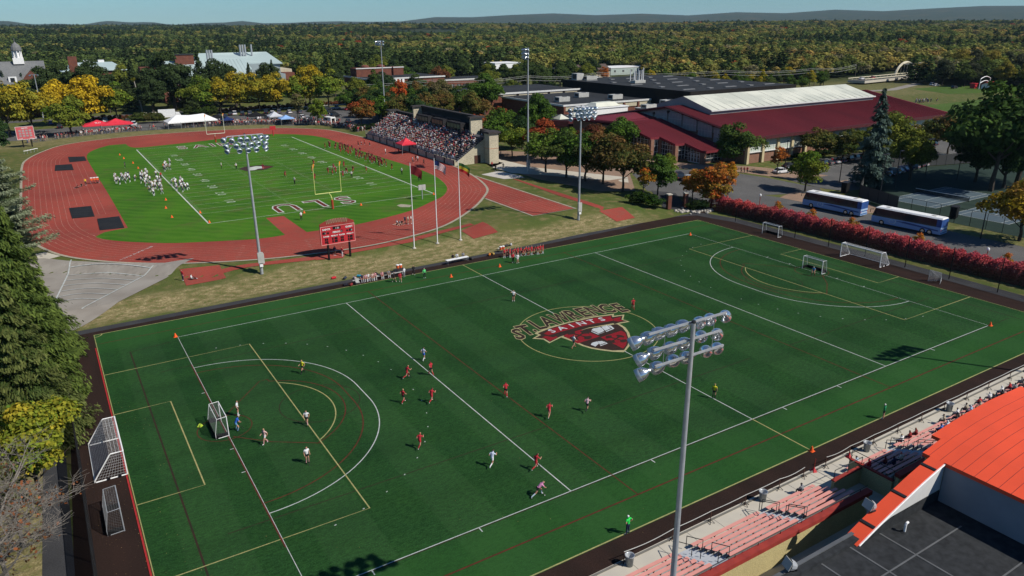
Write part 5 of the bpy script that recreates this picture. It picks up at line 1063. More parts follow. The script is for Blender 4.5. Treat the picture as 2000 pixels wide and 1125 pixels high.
part('white_edge', M_WHITE, nb_, lambda b_: b_.tube([(x_, -20.6, pfx(x_)-.12) for x_ in xs_], .07, 5))
part('front_wall', M_YW, nb_, lambda b_: b_.bx(41.9, 57, -19.3, -18.95, -1, 7.3)); part('gable_wall', M_WHITE, nb_, lambda b_: b_.bx(57.0, 57.18, -40, -19.0, RZ-1, 8.0))
part('under_wall', M_YW, nb_, lambda b_: b_.add([(x_, -19.7, pfx(x_)-.3) for x_ in xs_]+[(x_, -19.7, -1) for x_ in xs_], [(len(xs_)+i, len(xs_)+i+1, i+1, i) for i in range(len(xs_)-1)]))
vp = thing('vent_pipe', 'short white bent vent pipe on the dark flat roof', 'pipe', (36.0, -21.4, RZ)); part('pipe', M_WHITE, vp, lambda b_: b_.tube([(0, 0, 0), (0, 0, .6), (.05, 0, .72), (.25, 0, .74)], .09, 8)); part('flashing', M_GROOF, vp, lambda b_: b_.lathe([(.32, 0), (.2, .06), (.12, .1)]))
def spot(x_, y_, z_, rz, label):
 r_ = thing('floodlight', label, 'floodlight', (x_, y_, z_), rz, 'grey floodlights on the roof edge', .8)
 part('reflector', M_STEEL, r_, lambda b_: b_.lathe([(.1, -.35), (.3, -.2), (.42, .05), (.5, .35), (.52, .5)], (0, 0, .55), Matrix.Rotation(R(-65), 3, 'Y'), 12))
 part('visor', M_UNIT, r_, lambda b_: b_.box((-.55, 0, .85), (.06, 1.0, .8), 0, 0, 0, R(25))); part('bracket', M_DARK, r_, lambda b_: (b_.tube([(.1, 0, 0), (.1, 0, .5)], .06, 6), b_.box((.1, 0, .05), (.5, .4, .1))))
spot(34.6, -19.6, 5.4, R(-10), 'grey floodlight on the curved orange band'); spot(25.9, -19.9, 4.4, R(-20), 'grey floodlight at the bottom edge on the dark roof parapet')

# ================================================================ planted trees
def T3(p): return (p[0], p[1])
# row along the walk east of the track
for k, (pp, h, kd, a, b_, l_) in enumerate((
 ((98.81, 113.9, 1.6), 9.5, 'round0', BRT, OLIVE, 'bright green maple at the left end of the row beside the walk'),
 ((98.72, 104.79, 1.5), 9.5, 'round1', GREEN, OLIVE, 'mid green maple second in the row beside the walk'),
 ((100.22, 99.01, 1.4), 9.8, 'round2', GREEN, BRT, 'dense green maple in the middle of the row beside the walk'),
 ((101.82, 94.25, 1.4), 9.8, 'round3', GREEN, RUST, 'maple turning rusty at the top, before the lobby'),
 ((100.86, 85.74, 1.3), 10.2, 'round0', GREEN, RUST, 'larger maple with rust tinted crown at the right of the row'),
 ((101.38, 79.29, 1.0), 6.0, 'thin0', BRT, ORANGE, 'slim young tree with a few orange leaves'),
 ((106.09, 79.73, 0.8), 8.6, 'oval0', GREEN, BRT, 'bright green narrow tree left of the gate'),
 ((119.38, 91.07, 1.2), 6.0, 'oval1', BRT, YELG, 'small bright green tree on the drop off island'),
 ((110.57, 67.68, 0.2), 9.2, 'round1', (.10, .09, .015), (.42, .075, .02), 'maple in flaming orange, red and green beside the gate'),
 ((111.34, 74.02, 0.5), 6.4, 'oval0', ORANGE, YELG, 'smaller orange tree between the gate and the flaming maple'),
 ((130.5, 81.04, 0.6), 5.0, 'oval1', GOLD, ORANGE, 'small golden orange tree behind the flaming maple'))):
 nh = {'r': 10.2, 'o': 11.6, 'l': 16.6, 't': 7.8, 's': 18.}[kd[0]]
 tree(kd, pp[0], pp[1], h*(1.12 if k < 5 else 1)/nh, a, b_, l_, sxy=1.08)
def trees(rows, group=None):
 for pp, h, kd, a, b_, l_, *w_ in rows:
  nh = {'r': 10.2, 'o': 11.6, 'l': 16.6, 't': 7.8, 's': 18. if kd[1] == 'p' and kd[2] == 'r' else 16, 'p': 20.}[kd[0]]
  if kd.startswith('spire'): nh = 16
  tree(kd, pp[0], pp[1], h/nh, a, b_, l_, group=group, name='conifer_tree' if kd[:2] in ('sp', 'pi') else 'broadleaf_tree', sxy=w_[0] if w_ else None)
trees([
 ((131.5, 122.8, 1.8), 10.5, 'round2', BRT, GREEN, 'round bright green maple in front of the lobby roof'),
 ((108.58, 130.1, 1.8), 10.5, 'oval0', REDL, RUST, 'red maple behind the left end of the walk trees', 1.2),
 ((110.46, 122.83, 1.8), 9.0, 'round1', GREEN, BRT, 'green tree between the two red maples'),
 ((117.11, 118.29, 1.8), 9.5, 'round3', RUST, MAROON, 'dark rust maple just left of the lobby', 1.1),
 ((118.61, 130.57, 1.8), 8, 'oval1', YELG, BRT, 'yellow green tree below the octagonal hall'),
 ((127.61, 160.98, 1.8), 14, 'large0', BRT, GREEN, 'broad light green tree left of the gymnasium'),
 ((103.45, 137.76, 1.8), 9, 'round0', BRT, YELG, 'light green tree just right of the grandstand tower'),
 ((102.88, 146.86, 1.8), 9.5, 'round1', BRT, GREEN, 'leafy green tree behind the grandstand tower'),
 ((102.27, 156.58, 1.8), 9.5, 'round3', RUST, REDL, 'red brown tree behind the press box right end'),
 ((101.78, 165.58, 1.8), 10, 'oval1', RUST, ORANGE, 'reddish tree behind the grandstand back wall'),
 ((118.87, 167.04, 1.8), 10, 'round2', GREEN, BRT, 'green tree left of the brick rear wing'),
 ((126.99, 183.7, 1.8), 8.5, 'round1', REDL, RUST, 'low red tree beside the brick rear wing'),
 ((113.94, 148.53, 1.8), 9.5, 'round2', GREEN, DGREEN, 'shaded green tree beside the middle light pole'),
 ((150.31, 234.28, 1.8), 16, 'large1', BRT, GREEN, 'big domed green tree above the grandstand'),
 ((136.6, 228.55, 1.8), 12, 'round0', GREEN, OLIVE, 'round dark green tree behind the press box'),
 ((132.13, 240.45, 1.8), 14, 'large0', OLIVE, BROWN, 'large olive brown tree behind the press box'),
 ((189.24, 354.41, 1.8), 13, 'round2', MAROON, RUST, 'dark red brown tree near the brick annex'),
 ((172.35, 358.47, 1.8), 13, 'large1', BRT, GREEN, 'bright green tree in front of the brick hall right side'),
 ((131.12, 255.05, 1.8), 8, 'round1', ORANGE, REDL, 'small orange tree behind the grandstand left half'),
 ((118.94, 249.86, 1.8), 13.5, 'oval0', REDL, ORANGE, 'tall narrow scarlet tree left of the grandstand', .8),
 ((104.91, 234.64, 1.8), 12, 'round3', GREEN, DGREEN, 'dark green tree left of the tall far light pole'),
 ((118.9, 241.13, 1.8), 8, 'round0', YELG, BROWN, 'pale yellow green tree beside the scarlet tree'),
 ((92.02, 225.05, 1.8), 10, 'round2', OLIVE, REDL, 'round green maple with a scarlet shoulder by the car park', 1.05),
 ((121.28, 262.09, 1.8), 11, 'round1', GREEN, OLIVE, 'green tree between far light pole and scarlet tree'),
 ((122.2, 306.84, 1.8), 12, 'large0', OLIVE, YELG, 'olive tree before the left wall of the brick hall'),
 ((133.32, 314.1, 1.8), 15, 'oval1', GREEN, OLIVE, 'tall slim green tree before the brick hall front', .7),
 ((114.88, 266.68, 1.8), 10, 'round3', YELG, OLIVE, 'yellowish green tree below the brick hall'),
 ((81.46, 243.48, 1.8), 9, 'oval0', BRT, YELG, 'young bright green tree among the parked cars'),
 ((78.0, 257.67, 1.8), 10, 'thin0', OLIVE, BROWN, 'thin leafed tree at the back of the crowded car park'),
 ((-1.06, 263.67, 1.8), 13.0, 'round1', YELG, BRT, 'green and gold tree nearest the red tents', 1.1),
 ((171.87, 86.79, 1.8), 8.6, 'round0', GREEN, (.10, .075, .02), 'rust topped maple first along the field house wall', 1.1),
 ((177.67, 82.82, 1.8), 8.6, 'round1', GREEN, (.10, .075, .02), 'rust topped maple second along the field house wall', 1.1),
 ((183.91, 80.57, 1.8), 9.0, 'round2', YELG, OLIVE, 'yellow green tree behind the blue spruce'),
 ((193.9, 78.92, 1.8), 12, 'round3', YELG, OLIVE, 'yellow green maple right of the blue spruce', 1.05),
 ((202.44, 78.44, 1.8), 8.6, 'round0', GREEN, (.10, .075, .02), 'rust tinted maple near the right part of the field house wall', 1.1),
 ((216.28, 80.35, 1.8), 8.6, 'round1', GREEN, (.10, .075, .02), 'rust tinted maple before the last field house bays', 1.1),
 ((218.98, 76.13, 1.8), 11, 'round2', GREEN, RUST, 'maple past the right corner of the field house'),
 ((214.19, 70.37, 1.8), 9, 'round3', GREEN, OLIVE, 'green tree beside the huge dark tree'),
 ((175.03, 61.36, 1.2), 12.0, 'large1', OLIVE, YELG, 'broad yellow green tree between the parking rows', .95),
 ((148.73, 81.28, 1.4), 6.5, 'thin0', RUST, ORANGE, 'small coral coloured tree at the parking entrance'),
 ((141.2, 66.87, 0.8), 8.6, 'round3', YELG, BRT, 'bright yellow green maple above the first coach'),
 ((142.24, 90.02, 1.8), 11.5, 'round1', GREEN, OLIVE, 'dense dark green tree at the lobby corner', 1.05),
 ((159.46, 62.12, 1.0), 20.5, 'spire0', BLUEG, (.07, .10, .085), 'tall ragged blue spruce beside the tennis fence', 1.35),
 ((177.63, 42.95, 0.2), 23, 'round0', DGREEN, (.04, .07, .014), 'huge dark green tree towering over the tennis courts', 1.0),
 ((191.37, 43.8, 0.2), 24, 'round1', DGREEN, GREEN, 'second huge tree cut by the right picture edge', 1.0),
 ((185.99, 50.85, 0.4), 12, 'large0', DGREEN, GREEN, 'dark lower tree at the left foot of the huge tree'),
 ((183.73, 43.06, 0.2), 12, 'large1', DGREEN, GREEN, 'dark lower tree at the right foot of the huge tree'),
 ((138.06, 18.16, 0.0), 11.0, 'round2', GOLD, RUST, 'orange brown tree at the right picture edge', 1.1),
 ])
# golden honey locusts along the road
for k, (pp, h, a, b_, l_) in enumerate((
 ((-19.44, 273.41, 1.8), 17, YELG, GOLD, 'golden tree at the left picture edge'), ((-12.29, 277.84, 1.8), 16, YELG, GOLD, 'broad gold and green tree above the football scoreboard'),
 ((-1.56, 302.06, 1.8), 15, GOLD, (.34, .235, .014), 'brightest golden tree left of the red tents'), ((7.62, 295.57, 1.8), 15.5, GOLD, (.34, .235, .014), 'wide golden tree above the red tents'),
 ((17.18, 300.73, 1.8), 13.5, YELG, BRT, 'yellow green tree right of the widest golden tree'), ((51.12, 307.51, 1.8), 14, BRT, YELG, 'yellow green tree left of the row behind the white tent'),
 ((58.7, 306.91, 1.8), 13.5, YELG, GOLD, 'second tree of the golden row behind the white tent'), ((66.8, 306.02, 1.8), 14.5, YELG, GOLD, 'third tree of the golden row, gold from top to bottom'),
 ((75.08, 305.12, 1.8), 14.5, YELG, GOLD, 'fourth tree of the golden row, before the science centre'), ((82.95, 304.61, 1.8), 14.5, GOLD, YELG, 'fifth tree of the golden row, with the widest gold crown'),
 ((90.8, 304.23, 1.8), 12.5, BRT, YELG, 'greener tree in the golden row'), ((98.03, 304.41, 1.8), 16, YELG, GOLD, 'tall golden tree near the end of the row'), ((105.08, 299.32, 1.8), 15, BRT, YELG, 'last broad yellow green tree of the row'))):
 kd = ('round%d' % (k % 4)); tree(kd, pp[0], pp[1], h*1.08/10.2, a, b_, l_, group='golden trees along the campus road', sxy=.95)
# dark trees round the halls
for k, (px_, h, kd, l_) in enumerate((
 ((-19.55, 348.58, 1.8), 17, 'spruce0', 'blue grey spruce in front of the old hall, the left one'), ((-12.75, 348.4, 1.8), 16, 'spruce1', 'blue grey spruce in front of the old hall, the right one'),
 ((-5.69, 345.73, 1.8), 19, 'large0', 'dark tree at the right end of the old hall'), ((2.8, 346.92, 1.8), 20, 'large1', 'dark tree with paler top beyond the golden trees'),
 ((11.26, 340.87, 1.8), 21, 'large0', 'dark tree with brownish top beyond the golden trees'), ((21.08, 351.77, 1.8), 15, 'large1', 'dark tree in front of the pale roofed building'),
 ((32.7, 371.84, 1.8), 20, 'spruce0', 'dark conifer left of the science centre'), ((33.77, 324.75, 1.8), 15, 'large0', 'dense green tree behind the box truck'),
 ((44.09, 332.56, 1.8), 24, 'large1', 'tallest dark tree in front of the science centre'), ((60.01, 352.0, 1.8), 22, 'spruce1', 'dark pointed tree hiding part of the green roof'),
 ((67.1, 346.86, 1.8), 20, 'large0', 'dark domed tree before the steel stacks'), ((71.61, 334.74, 1.8), 17, 'large1', 'dark domed tree behind the golden row'),
 ((83.02, 350.8, 1.8), 17, 'spruce0', 'spruce before the bend of the green roof'), ((90.87, 351.56, 1.8), 16, 'spruce1', 'spruce at the gable of the science centre'), ((94.11, 349.2, 1.8), 18, 'spruce0', 'darkest spruce at the right end of science centre'),
 ((112.31, 363.64, 1.8), 18, 'spruce1', 'dark conifer between the science centre and brick hall'), ((126.98, 352.82, 1.8), 14, 'large0', 'green tree at the back of the brick hall'), ((296.78, 351.76, 1.8), 15, 'large1', 'tall dark tree before the distant warehouses'), ((309.74, 353.16, 1.8), 9, 'round1', 'round orange tree before the green warehouse'))):
 nh = 18 if kd[:2] == 'sp' else (16.6 if kd[0] == 'l' else 10.2); a, b_ = (BLUEG, (.06, .075, .06)) if k < 2 else ((ORANGE, RUST) if k == 18 else ((.022, .036, .015), (.036, .052, .018)))
 tree(kd, px_[0], px_[1], h/nh, a, b_, l_, name='conifer_tree' if kd[:2] == 'sp' else 'broadleaf_tree')
# loose belts of trees filling the distance up to the woods
rng = np.random.default_rng(77)
def belt(poly, n_, group, labels, pals, kinds, hr, clear=()):
 xs = [p_[0] for p_ in poly]; ys = [p_[1] for p_ in poly]; c_ = 0; pts = []
 while c_ < n_ and len(pts) < 5000:
  x_, y_ = rng.uniform(min(xs), max(xs)), rng.uniform(min(ys), max(ys)); pts.append(0)
  if not in_poly(np.array([x_]), np.array([y_]), poly)[0]: continue
  if any(a-4 < x_ < b_+4 and e-4 < y_ < f_+3 for a, b_, e, f_ in clear): continue
  q = rng.integers(0, len(pals)); kd = kinds[rng.integers(0, len(kinds))]; nh = 18 if kd[:2] == 'sp' else (16.6 if kd[0] == 'l' else 10.2)
  tree(kd, x_, y_, rng.uniform(*hr)/nh, pals[q][0], pals[q][1], labels[q], group=group, name='conifer_tree' if kd[:2] == 'sp' else 'broadleaf_tree'); c_ += 1
PG = [((.03, .05, .016), (.05, .07, .02)), (DGREEN, (.03, .045, .018)), (OLIVE, YELG)]
belt([(-110, 365), (-110, 455), (170, 478), (215, 440), (190, 400), (130, 440), (100, 420), (-10, 380)], 62, 'trees between the halls and the woods', ['mid green tree in the belt between the halls and woods', 'dark green tree in the belt between the halls and woods', 'olive tree in the belt between the halls and woods'], PG, ['large0', 'large1', 'spruce0', 'round1'], (12, 18), ((40, 118, 370, 420), (0, 40, 425, 455), (-75, 15, 343, 366)))
belt([(130, 300), (130, 325), (220, 325), (260, 300), (290, 385), (250, 440), (215, 440), (180, 375), (230, 360), (230, 330)], 40, 'trees between brick hall and the arena', ['mid green tree between the brick hall and the arena', 'dark green tree between the brick hall and the arena', 'olive tree between the brick hall and the arena'], PG, ['large0', 'large1', 'round2', 'spruce1'], (9, 15), ((136, 182, 325, 364), (180, 218, 334, 360), (276, 306, 395, 470)))
belt([(92, 205), (125, 200), (150, 232), (145, 300), (112, 300)], 30, 'trees behind the grandstand', ['mid green tree behind the grandstand', 'dark green tree behind the grandstand', 'olive tree behind the grandstand'], [(GREEN, BRT), (DGREEN, GREEN), (OLIVE, RUST)], ['round0', 'round1', 'round2', 'large0'], (8, 12), ())
belt([(275, 215), (275, 300), (330, 330), (420, 300), (470, 292), (440, 262), (380, 235)], 60, 'scrubby trees along the power line', ['green scrub tree along the power line', 'dark scrub tree along the power line', 'yellow olive scrub tree along the power line'], [((.04, .06, .018), BRT), ((.03, .045, .018), OLIVE), (YELG, GOLD)], ['round0', 'round3', 'oval1'], (5, 9), ((415, 520, 232, 275),))
belt([(446, 160), (452, 232), (500, 236), (560, 256), (560, 120)], 36, 'trees at the edge of the practice field', ['mid green tree at the edge of the practice field', 'dark tree at the edge of the practice field', 'yellowing tree at the edge of the practice field'], [((.035, .05, .018), OLIVE), ((.025, .036, .016), (.05, .05, .03)), (YELG, (.17, .13, .03))], ['large0', 'large1', 'round3'], (11, 17), ((440, 520, 225, 272),))
belt([(180, 222), (200, 260), (200, 300), (150, 300), (150, 275), (165, 240)], 10, 'trees between brick hall and the arena', ['mid green tree between the brick hall and the arena', 'dark green tree between the brick hall and the arena', 'olive tree between the brick hall and the arena'], PG, ['round2', 'round1'], (7, 10), ((150, 205, 230, 272),))
belt([(-76, 322), (-76, 341), (-2, 341), (-2, 331)], 9, 'dark trees before the old hall', ['dark green tree before the old hall', 'darkest tree before the old hall', 'mid green tree before the old hall'], [((.03, .045, .018), (.045, .06, .02))]*3, ['large0', 'large1'], (12, 16), ())
belt([(8, 335), (8, 364), (100, 366), (100, 340)], 13, 'dark trees before the science centre', ['dark green tree before the science centre', 'darkest tree before the science centre', 'mid green tree before the science centre'], [((.026, .04, .016), (.04, .055, .02))]*3, ['large0', 'large1', 'spruce0'], (12, 17), ())
# left foreground belt
cm1 = conifer('crown', 201, 19, 9.0, 60000, .36, 38, z0=.03, droop=.30, irr=.22, asp=.32); cm2 = conifer('crown', 202, 17, 9.5, 60000, .36, 34, z0=.03, droop=.32, irr=.25, asp=.32)
tree_kind('near0', cm1, trunk_mesh('trunk', 61, 6, .3, 0, 1, 18.5), 0); tree_kind('near1', cm2, trunk_mesh('trunk', 62, 6, .3, 0, 1, 16.5), 0)
cm3 = conifer('crown', 203, 17, 9.5, 40000, .27, 15, z0=.12, droop=-.10, pw=.55, irr=.3, asp=.4); tree_kind('nearpine', cm3, trunk_mesh('trunk', 63, 6, .3, 0, 1, 16), 0)
SPR = (.022, .040, .011); SPR2 = (.078, .105, .022)
for kd, x_, y_, s_, a, b_, l_ in (
 ('near0', -17.6, 66, 1.0, SPR, SPR2, 'green spruce with drooping branches beside the shot put sector'), ('near1', -16.4, 55, 1.08, SPR, SPR2, 'dark spruce overhanging the left fence, the farthest of three'),
 ('near0', -16.0, 44.5, 1.0, SPR, SPR2, 'spruce overhanging the left fence at its widest'), ('near1', -16.4, 35, .92, SPR, (.09, .10, .03), 'spruce above the yellow green maple'),
 ('near1', -24, 60, 1.15, SPR, (.07, .09, .02), 'tall spruce at the left picture edge'), ('near0', -23.5, 42, 1.0, (.04, .05, .02), (.10, .08, .04), 'brown tinged spruce at the left picture edge'),
 ('nearpine', -18.0, 100, 1.05, (.07, .09, .05), (.17, .19, .12), 'silvery green pine beside the outer track bend'), ('near0', -21, 84, 1.0, SPR, (.07, .09, .03), 'spruce between silvery pine and shot put sector'),
 ('near1', -27, 118, .8, SPR, (.06, .08, .03), 'dark spruce behind the silvery pine'), ('nearpine', -21, 139, .85, (.035, .055, .025), (.08, .10, .045), 'dark pine near the left track straight'),
 ('near0', -12.9, 67.2, .21, SPR, (.05, .07, .03), 'small spruce sapling right of the sector'), ('near1', -14.7, 66.3, .23, SPR, (.05, .07, .03), 'small spruce sapling at the fence corner'),
 ('near1', -31, 24, 1.0, (.035, .045, .025), (.10, .09, .06), 'greyish spruce at the lower left edge')):
 tree(kd, x_, y_, s_, a, b_, l_, name='spruce_tree' if 'pine' not in kd else 'pine_tree', sxy=1.15)
for i, (x_, y_, l_) in enumerate(((-24, 205, 'dark trees left of the running track far bend'), (-29, 180, 'dark tree beside the running track left straight'), (-24, 228, 'dark tree below the football scoreboard'), (-30, 250, 'dark tree left of the football scoreboard'), (-27, 160, 'dark tree at the left edge above the silvery pine'))):
 tree('large%d' % (i % 2), x_, y_, .8, DGREEN, GREEN, l_)
cm, C, lr = crown('crown', 210, 8.2, 8, 15000, .26, 34, lob=.24); tree_kind('maple_near', cm, trunk_mesh('trunk', 71, 2.6, .17, 6, 2.8, 7), 1.3)
tree('maple_near', -15.8, 22.5, 1.0, BRT, (.26, .20, .02), 'yellow green maple leaning over the left fence')
tree('maple_near', -20, 18, .9, (.06, .07, .03), (.12, .12, .04), 'dull olive maple behind the yellow green one')
# bare, dying trees
def bare_tree(x_, y_, H, seed, label, spread=.55):
 rg = random.Random(seed); mb = MB()
 def grow(p_, d, L_, r_, lv):
  q = p_+d*L_; mid = p_+d*L_*.5+Vector((rg.uniform(-1, 1), rg.uniform(-1, 1), 0))*L_*.06
  mb.tube([p_, mid, q], [r_, r_*.8, r_*.55], 4 if lv > 1 else 6, cap=False)
  if lv >= 4: return
  for k in range(6 if lv < 3 else 5):
   t_ = rg.uniform(.35, 1); b0 = p_+d*L_*t_; a = rg.uniform(0, 6.28); nd_ = (d*.65+Vector((math.cos(a), math.sin(a), rg.uniform(-.15, .35)))*(.75+.1*lv)).normalized()
   grow(b0, nd_, L_*rg.uniform(.45, .68), max(.012, r_*.45), lv+1)
 grow(Vector((0, 0, -.2)), Vector((.03, .02, 1)), H*.5, .17, 0)
 r_ = thing('bare_tree', label, 'tree', (x_, y_, 0)); 
 hh = len(mb.f); mb.build('branches', M_TWIG, r_)
 P_ = np.array(mb.v); sel = P_[rng.integers(len(P_)//3, len(P_), 340)]+rng.normal(size=(340, 3))*.15
 Nn = rng.normal(size=(340, 3)); Nn /= np.linalg.norm(Nn, axis=1, keepdims=True)
 o_ = ob('dead_leaf', leaf_mesh('dead_leaf', sel, Nn, rng.uniform(.12, .28, 340), rng.random(340), rng), r_, tint=[.13, .07, .03], tint2=[.30, .10, .04], kind='stuff')
bare_tree(-17.2, 17, 12, 3, 'grey bare tree nearest the yellow green maple'); bare_tree(-18, 12, 13, 4, 'grey bare tree spreading over the side path'); bare_tree(-18.2, 7, 12, 5, 'grey bare tree at the lower left corner'); bare_tree(-22, 15, 14, 6, 'tangled bare tree at the left picture edge'); bare_tree(-21, 10, 12, 8, 'second bare tree in the lower left corner')
tree('near1', -23, 18, .55, (.05, .06, .03), (.16, .09, .04), 'half dead rusty conifer among bare trees', name='conifer_tree')
# hedges
def hedge(name, label, pts, n_, s_, t1, t2, sxy=1.0, kids=None):
 r_ = thing(name, label, 'hedge', (pts[0][0], pts[0][1], 0)); acc = [0]
 for i in range(len(pts)-1): acc.append(acc[-1]+math.hypot(pts[i+1][0]-pts[i][0], pts[i+1][1]-pts[i][1]))
 rg = random.Random(len(label))
 for k in range(n_):
  u = acc[-1]*(k+.5)/n_; i = max(j for j in range(len(acc)-1) if acc[j] <= u); f_ = (u-acc[i])/(acc[i+1]-acc[i])
  x_ = pts[i][0]+(pts[i+1][0]-pts[i][0])*f_; y_ = pts[i][1]+(pts[i+1][1]-pts[i][1])*f_
  o_ = ob('shrub', TREES['shrub%d' % (k % 2)][0], r_, tint=[c__*rg.uniform(.85, 1.15) for c__ in t1], tint2=[c__*rg.uniform(.8, 1.2) for c__ in t2])
  o_.location = (x_-pts[0][0]+rg.uniform(-.15, .15), y_-pts[0][1], z_at(x_, y_)-.15); o_.rotation_euler = (0, 0, k*2.4); q = s_*rg.uniform(.92, 1.08); o_.scale = (q*sxy*rg.uniform(1, 1.3), q*sxy, q*rg.uniform(.9, 1.05))
 return r_
HM = [hedge_mesh(i) for i in range(4)]
HS = dict(TREES)
for i in range(2): TREES['shrub%d' % i] = (HM[i], None, 0)
def hedge_run(label, pts, st, t1, t2):
 r_ = thing('hedge', label, 'hedge', (pts[0][0], pts[0][1], 0)); rg = random.Random(5); k = 0
 for (x0_, y0_), (x1_, y1_) in zip(pts[:-1], pts[1:]):
  L_ = math.hypot(x1_-x0_, y1_-y0_); n_ = max(1, round(L_/st))
  for i in range(n_):
   u = (i+.5)/n_; x_, y_ = x0_+(x1_-x0_)*u, y0_+(y1_-y0_)*u; k += 1
   o_ = ob('shrub', HM[k % 4], r_, tint=[q*rg.uniform(.8, 1.2) for q in t1], tint2=[q*rg.uniform(.85, 1.15) for q in t2]); o_.location = (x_-pts[0][0], y_-pts[0][1], z_at(x_, y_)-.1)
   o_.rotation_euler = (0, 0, math.atan2(y1_-y0_, x1_-x0_)+(math.pi if k % 2 else 0)+rg.uniform(-.06, .06)); o_.scale = (1.05, rg.uniform(.92, 1.1), rg.uniform(.93, 1.08))
hedge_run('long burning bush hedge in crimson and green beside the coaches', [(110.4, 66.5), (112.0, 40), (112.5, 15), (113.7, -12), (116, -40)], 2.3, (.13, .07, .035), (.52, .085, .10))
TREES.update(HS)
hedge('hedge', 'brownish red hedge behind the red tents', [(4, 307), (28, 303)], 12, .9, RUST, (.20, .06, .035), 1.1)
hedge('hedge', 'brownish red hedge behind the white tent and cars', [(50, 309), (122, 312)], 34, .85, RUST, (.17, .06, .035), 1.1)
hedge('hedge', 'green hedge left of the box truck', [(22, 291), (32, 287)], 6, 1.5, OLIVE, (.09, .10, .03), 1.1)
hedge('hedge', 'green bushes right of the box truck', [(44, 305), (56, 303)], 6, 1.4, OLIVE, GREEN, 1.1)
hedge('hedge', 'clipped dark hedge before the grandstand left end', [(86, 217), (97, 222)], 9, .7, DGREEN, GREEN)
hedge('hedge', 'low green hedge under the field house wall', [(166, 90.5), (205, 90.8)], 20, .75, DGREEN, OLIVE)
hedge('hedge', 'green bushes left of the gate pillars', [(95, 76), (98.5, 71.5)], 5, 1.0, DGREEN, BRT)
hedge('hedge', 'green bushes right of the gate', [(104.8, 67.8), (107.8, 66.5)], 3, .8, DGREEN, GREEN)
for i, (x_, y_) in enumerate(((114.6, 53.5), (114.8, 45.2), (115.2, 37), (115.0, 23.8), (115.2, 9.6), (115.4, 2))):
 tree('thin0', x_, y_, .42, YELG, ORANGE, ['slim sapling at the front of the first coach', 'slim sapling beside the middle of the first coach', 'slim sapling at the tail of the first coach', 'slim sapling beside the second coach', 'orange tipped sapling past the second coach', 'last sapling along the hedge'][i], name='sapling', group='saplings along the hedge')

# ================================================================ light poles
lampR = MB(); lampR.sm = True
lampR.lathe([(.02, -.42), (.11, -.40), (.13, -.28), (.24, -.16), (.335, .0), (.375, .14), (.385, .2)], n=16); lampR_me = lampR.mesh('reflector', M_CHROME)
visor = MB(); visor.sm = True; visor.lathe([(.385, .2), (.39, .46), (.36, .46), (.35, .2)], n=16); visor_me = visor.mesh('visor', mat('visor_grey', (.50, .56, .60), .35, c2=(.42, .48, .52), scale=3, metal=.3))
lens = MB(); lens.lathe([(.35, .22), (.2, .26), (.0, .27)], n=16); lens_me = lens.mesh('lens', mat('lens_glass', (.30, .36, .42), .15, scale=2, spec=.8))
brk = MB(); brk.tube([(0, 0, -.36), (0, 0, -.55), (0, .0, -.62)], [.09, .07, .05], 6); brk_me = brk.mesh('lamp_bracket', M_STEEL)
def light_pole(x_, y_, z0, top, arms, label, face=1, rz=0, rb=.26, rt=.12, box=True, sc=1.0, group='tall sports light poles'):
 r_ = thing('light_pole', label, 'light pole', (x_, y_, z0), rz, group); H_ = top-z0
 part('mast', M_STEEL, r_, lambda b_: b_.tube([(0, 0, 0), (0, 0, H_*.5), (0, 0, H_)], [rb, (rb+rt)/2, rt], 14))
 part('mast_cap', M_DARK, r_, lambda b_: b_.tube([(0, 0, H_), (0, 0, H_+.12)], [rt*1.2, rt*.9], 10))
 rg = random.Random(int(x_*10))
 for dz_, x0_, x1_, n_ in arms:
  part('crossarm', M_STEEL, r_, lambda b_: b_.box(((x0_+x1_)/2, face*.2, H_+dz_), (x1_-x0_, .10, .10)))
  for k in range(n_):
   u = x0_+(x1_-x0_)*(k+.02)/(n_-1+.04); L_ = ob('lamp', lampR_me, r_); yaw = (u/2.9)*-.75*face+rg.uniform(-.22, .22); 
   if k == 0: yaw = .95*face
   M = Matrix.Rotation(yaw, 3, 'Z') @ Matrix.Rotation(R(-114-rg.uniform(0, 12))*face, 3, 'X')
   L_.rotation_euler = M.to_euler(); d_ = M @ Vector((0, 0, 1)); L_.location = Vector((u, face*.25, H_+dz_-.10))+d_*.58; L_.scale = (sc,)*3
   ob('visor', visor_me, L_); ob('lens', lens_me, L_); ob('bracket', brk_me, L_)
 for s_ in (-.6, .6):
  for i in range(len(arms)-1): part('brace', M_STEEL, r_, lambda b_: b_.tube([(s_*2.9, face*.2, H_+arms[i][0]), (s_*2.9, face*.2, H_+arms[i+1][0])], .022, 4))
 if box:
  part('ballast_box', M_UNIT, r_, lambda b_: b_.bx(-.42, .42, -.5, -.2, 1.9, 3.6)); part('ballast_box', M_UNIT, r_, lambda b_: b_.bx(.25, .6, -.25, .3, 1.7, 3.3)); part('control_box', M_WHITE, r_, lambda b_: b_.bx(-.25, .25, -.52, -.3, 1.3, 1.7))
 return r_
light_pole(16.15, -18.8, -.5, 23.63, [(-.06, -2.85, 2.6, 8), (-1.02, -2.45, 2.3, 6), (-1.95, -2.3, 2.6, 6)], 'tall grey light pole nearest the camera, in front of the turf', rb=.205, rt=.115, box=False, sc=.9)
A3 = [(-.1, -2.6, 2.6, 7), (-.95, -2.4, 2.4, 6), (-1.7, -2.3, 2.3, 5)]
light_pole(15.35, 72.0, z_at(15.35, 72), 22.9, A3, 'tall light pole between the shot put sector and red scoreboard', face=-1)
light_pole(77.7, 71.8, z_at(77.7, 71.8), 23.3, A3, 'light pole on the bank near the end of the red track chute', face=-1)
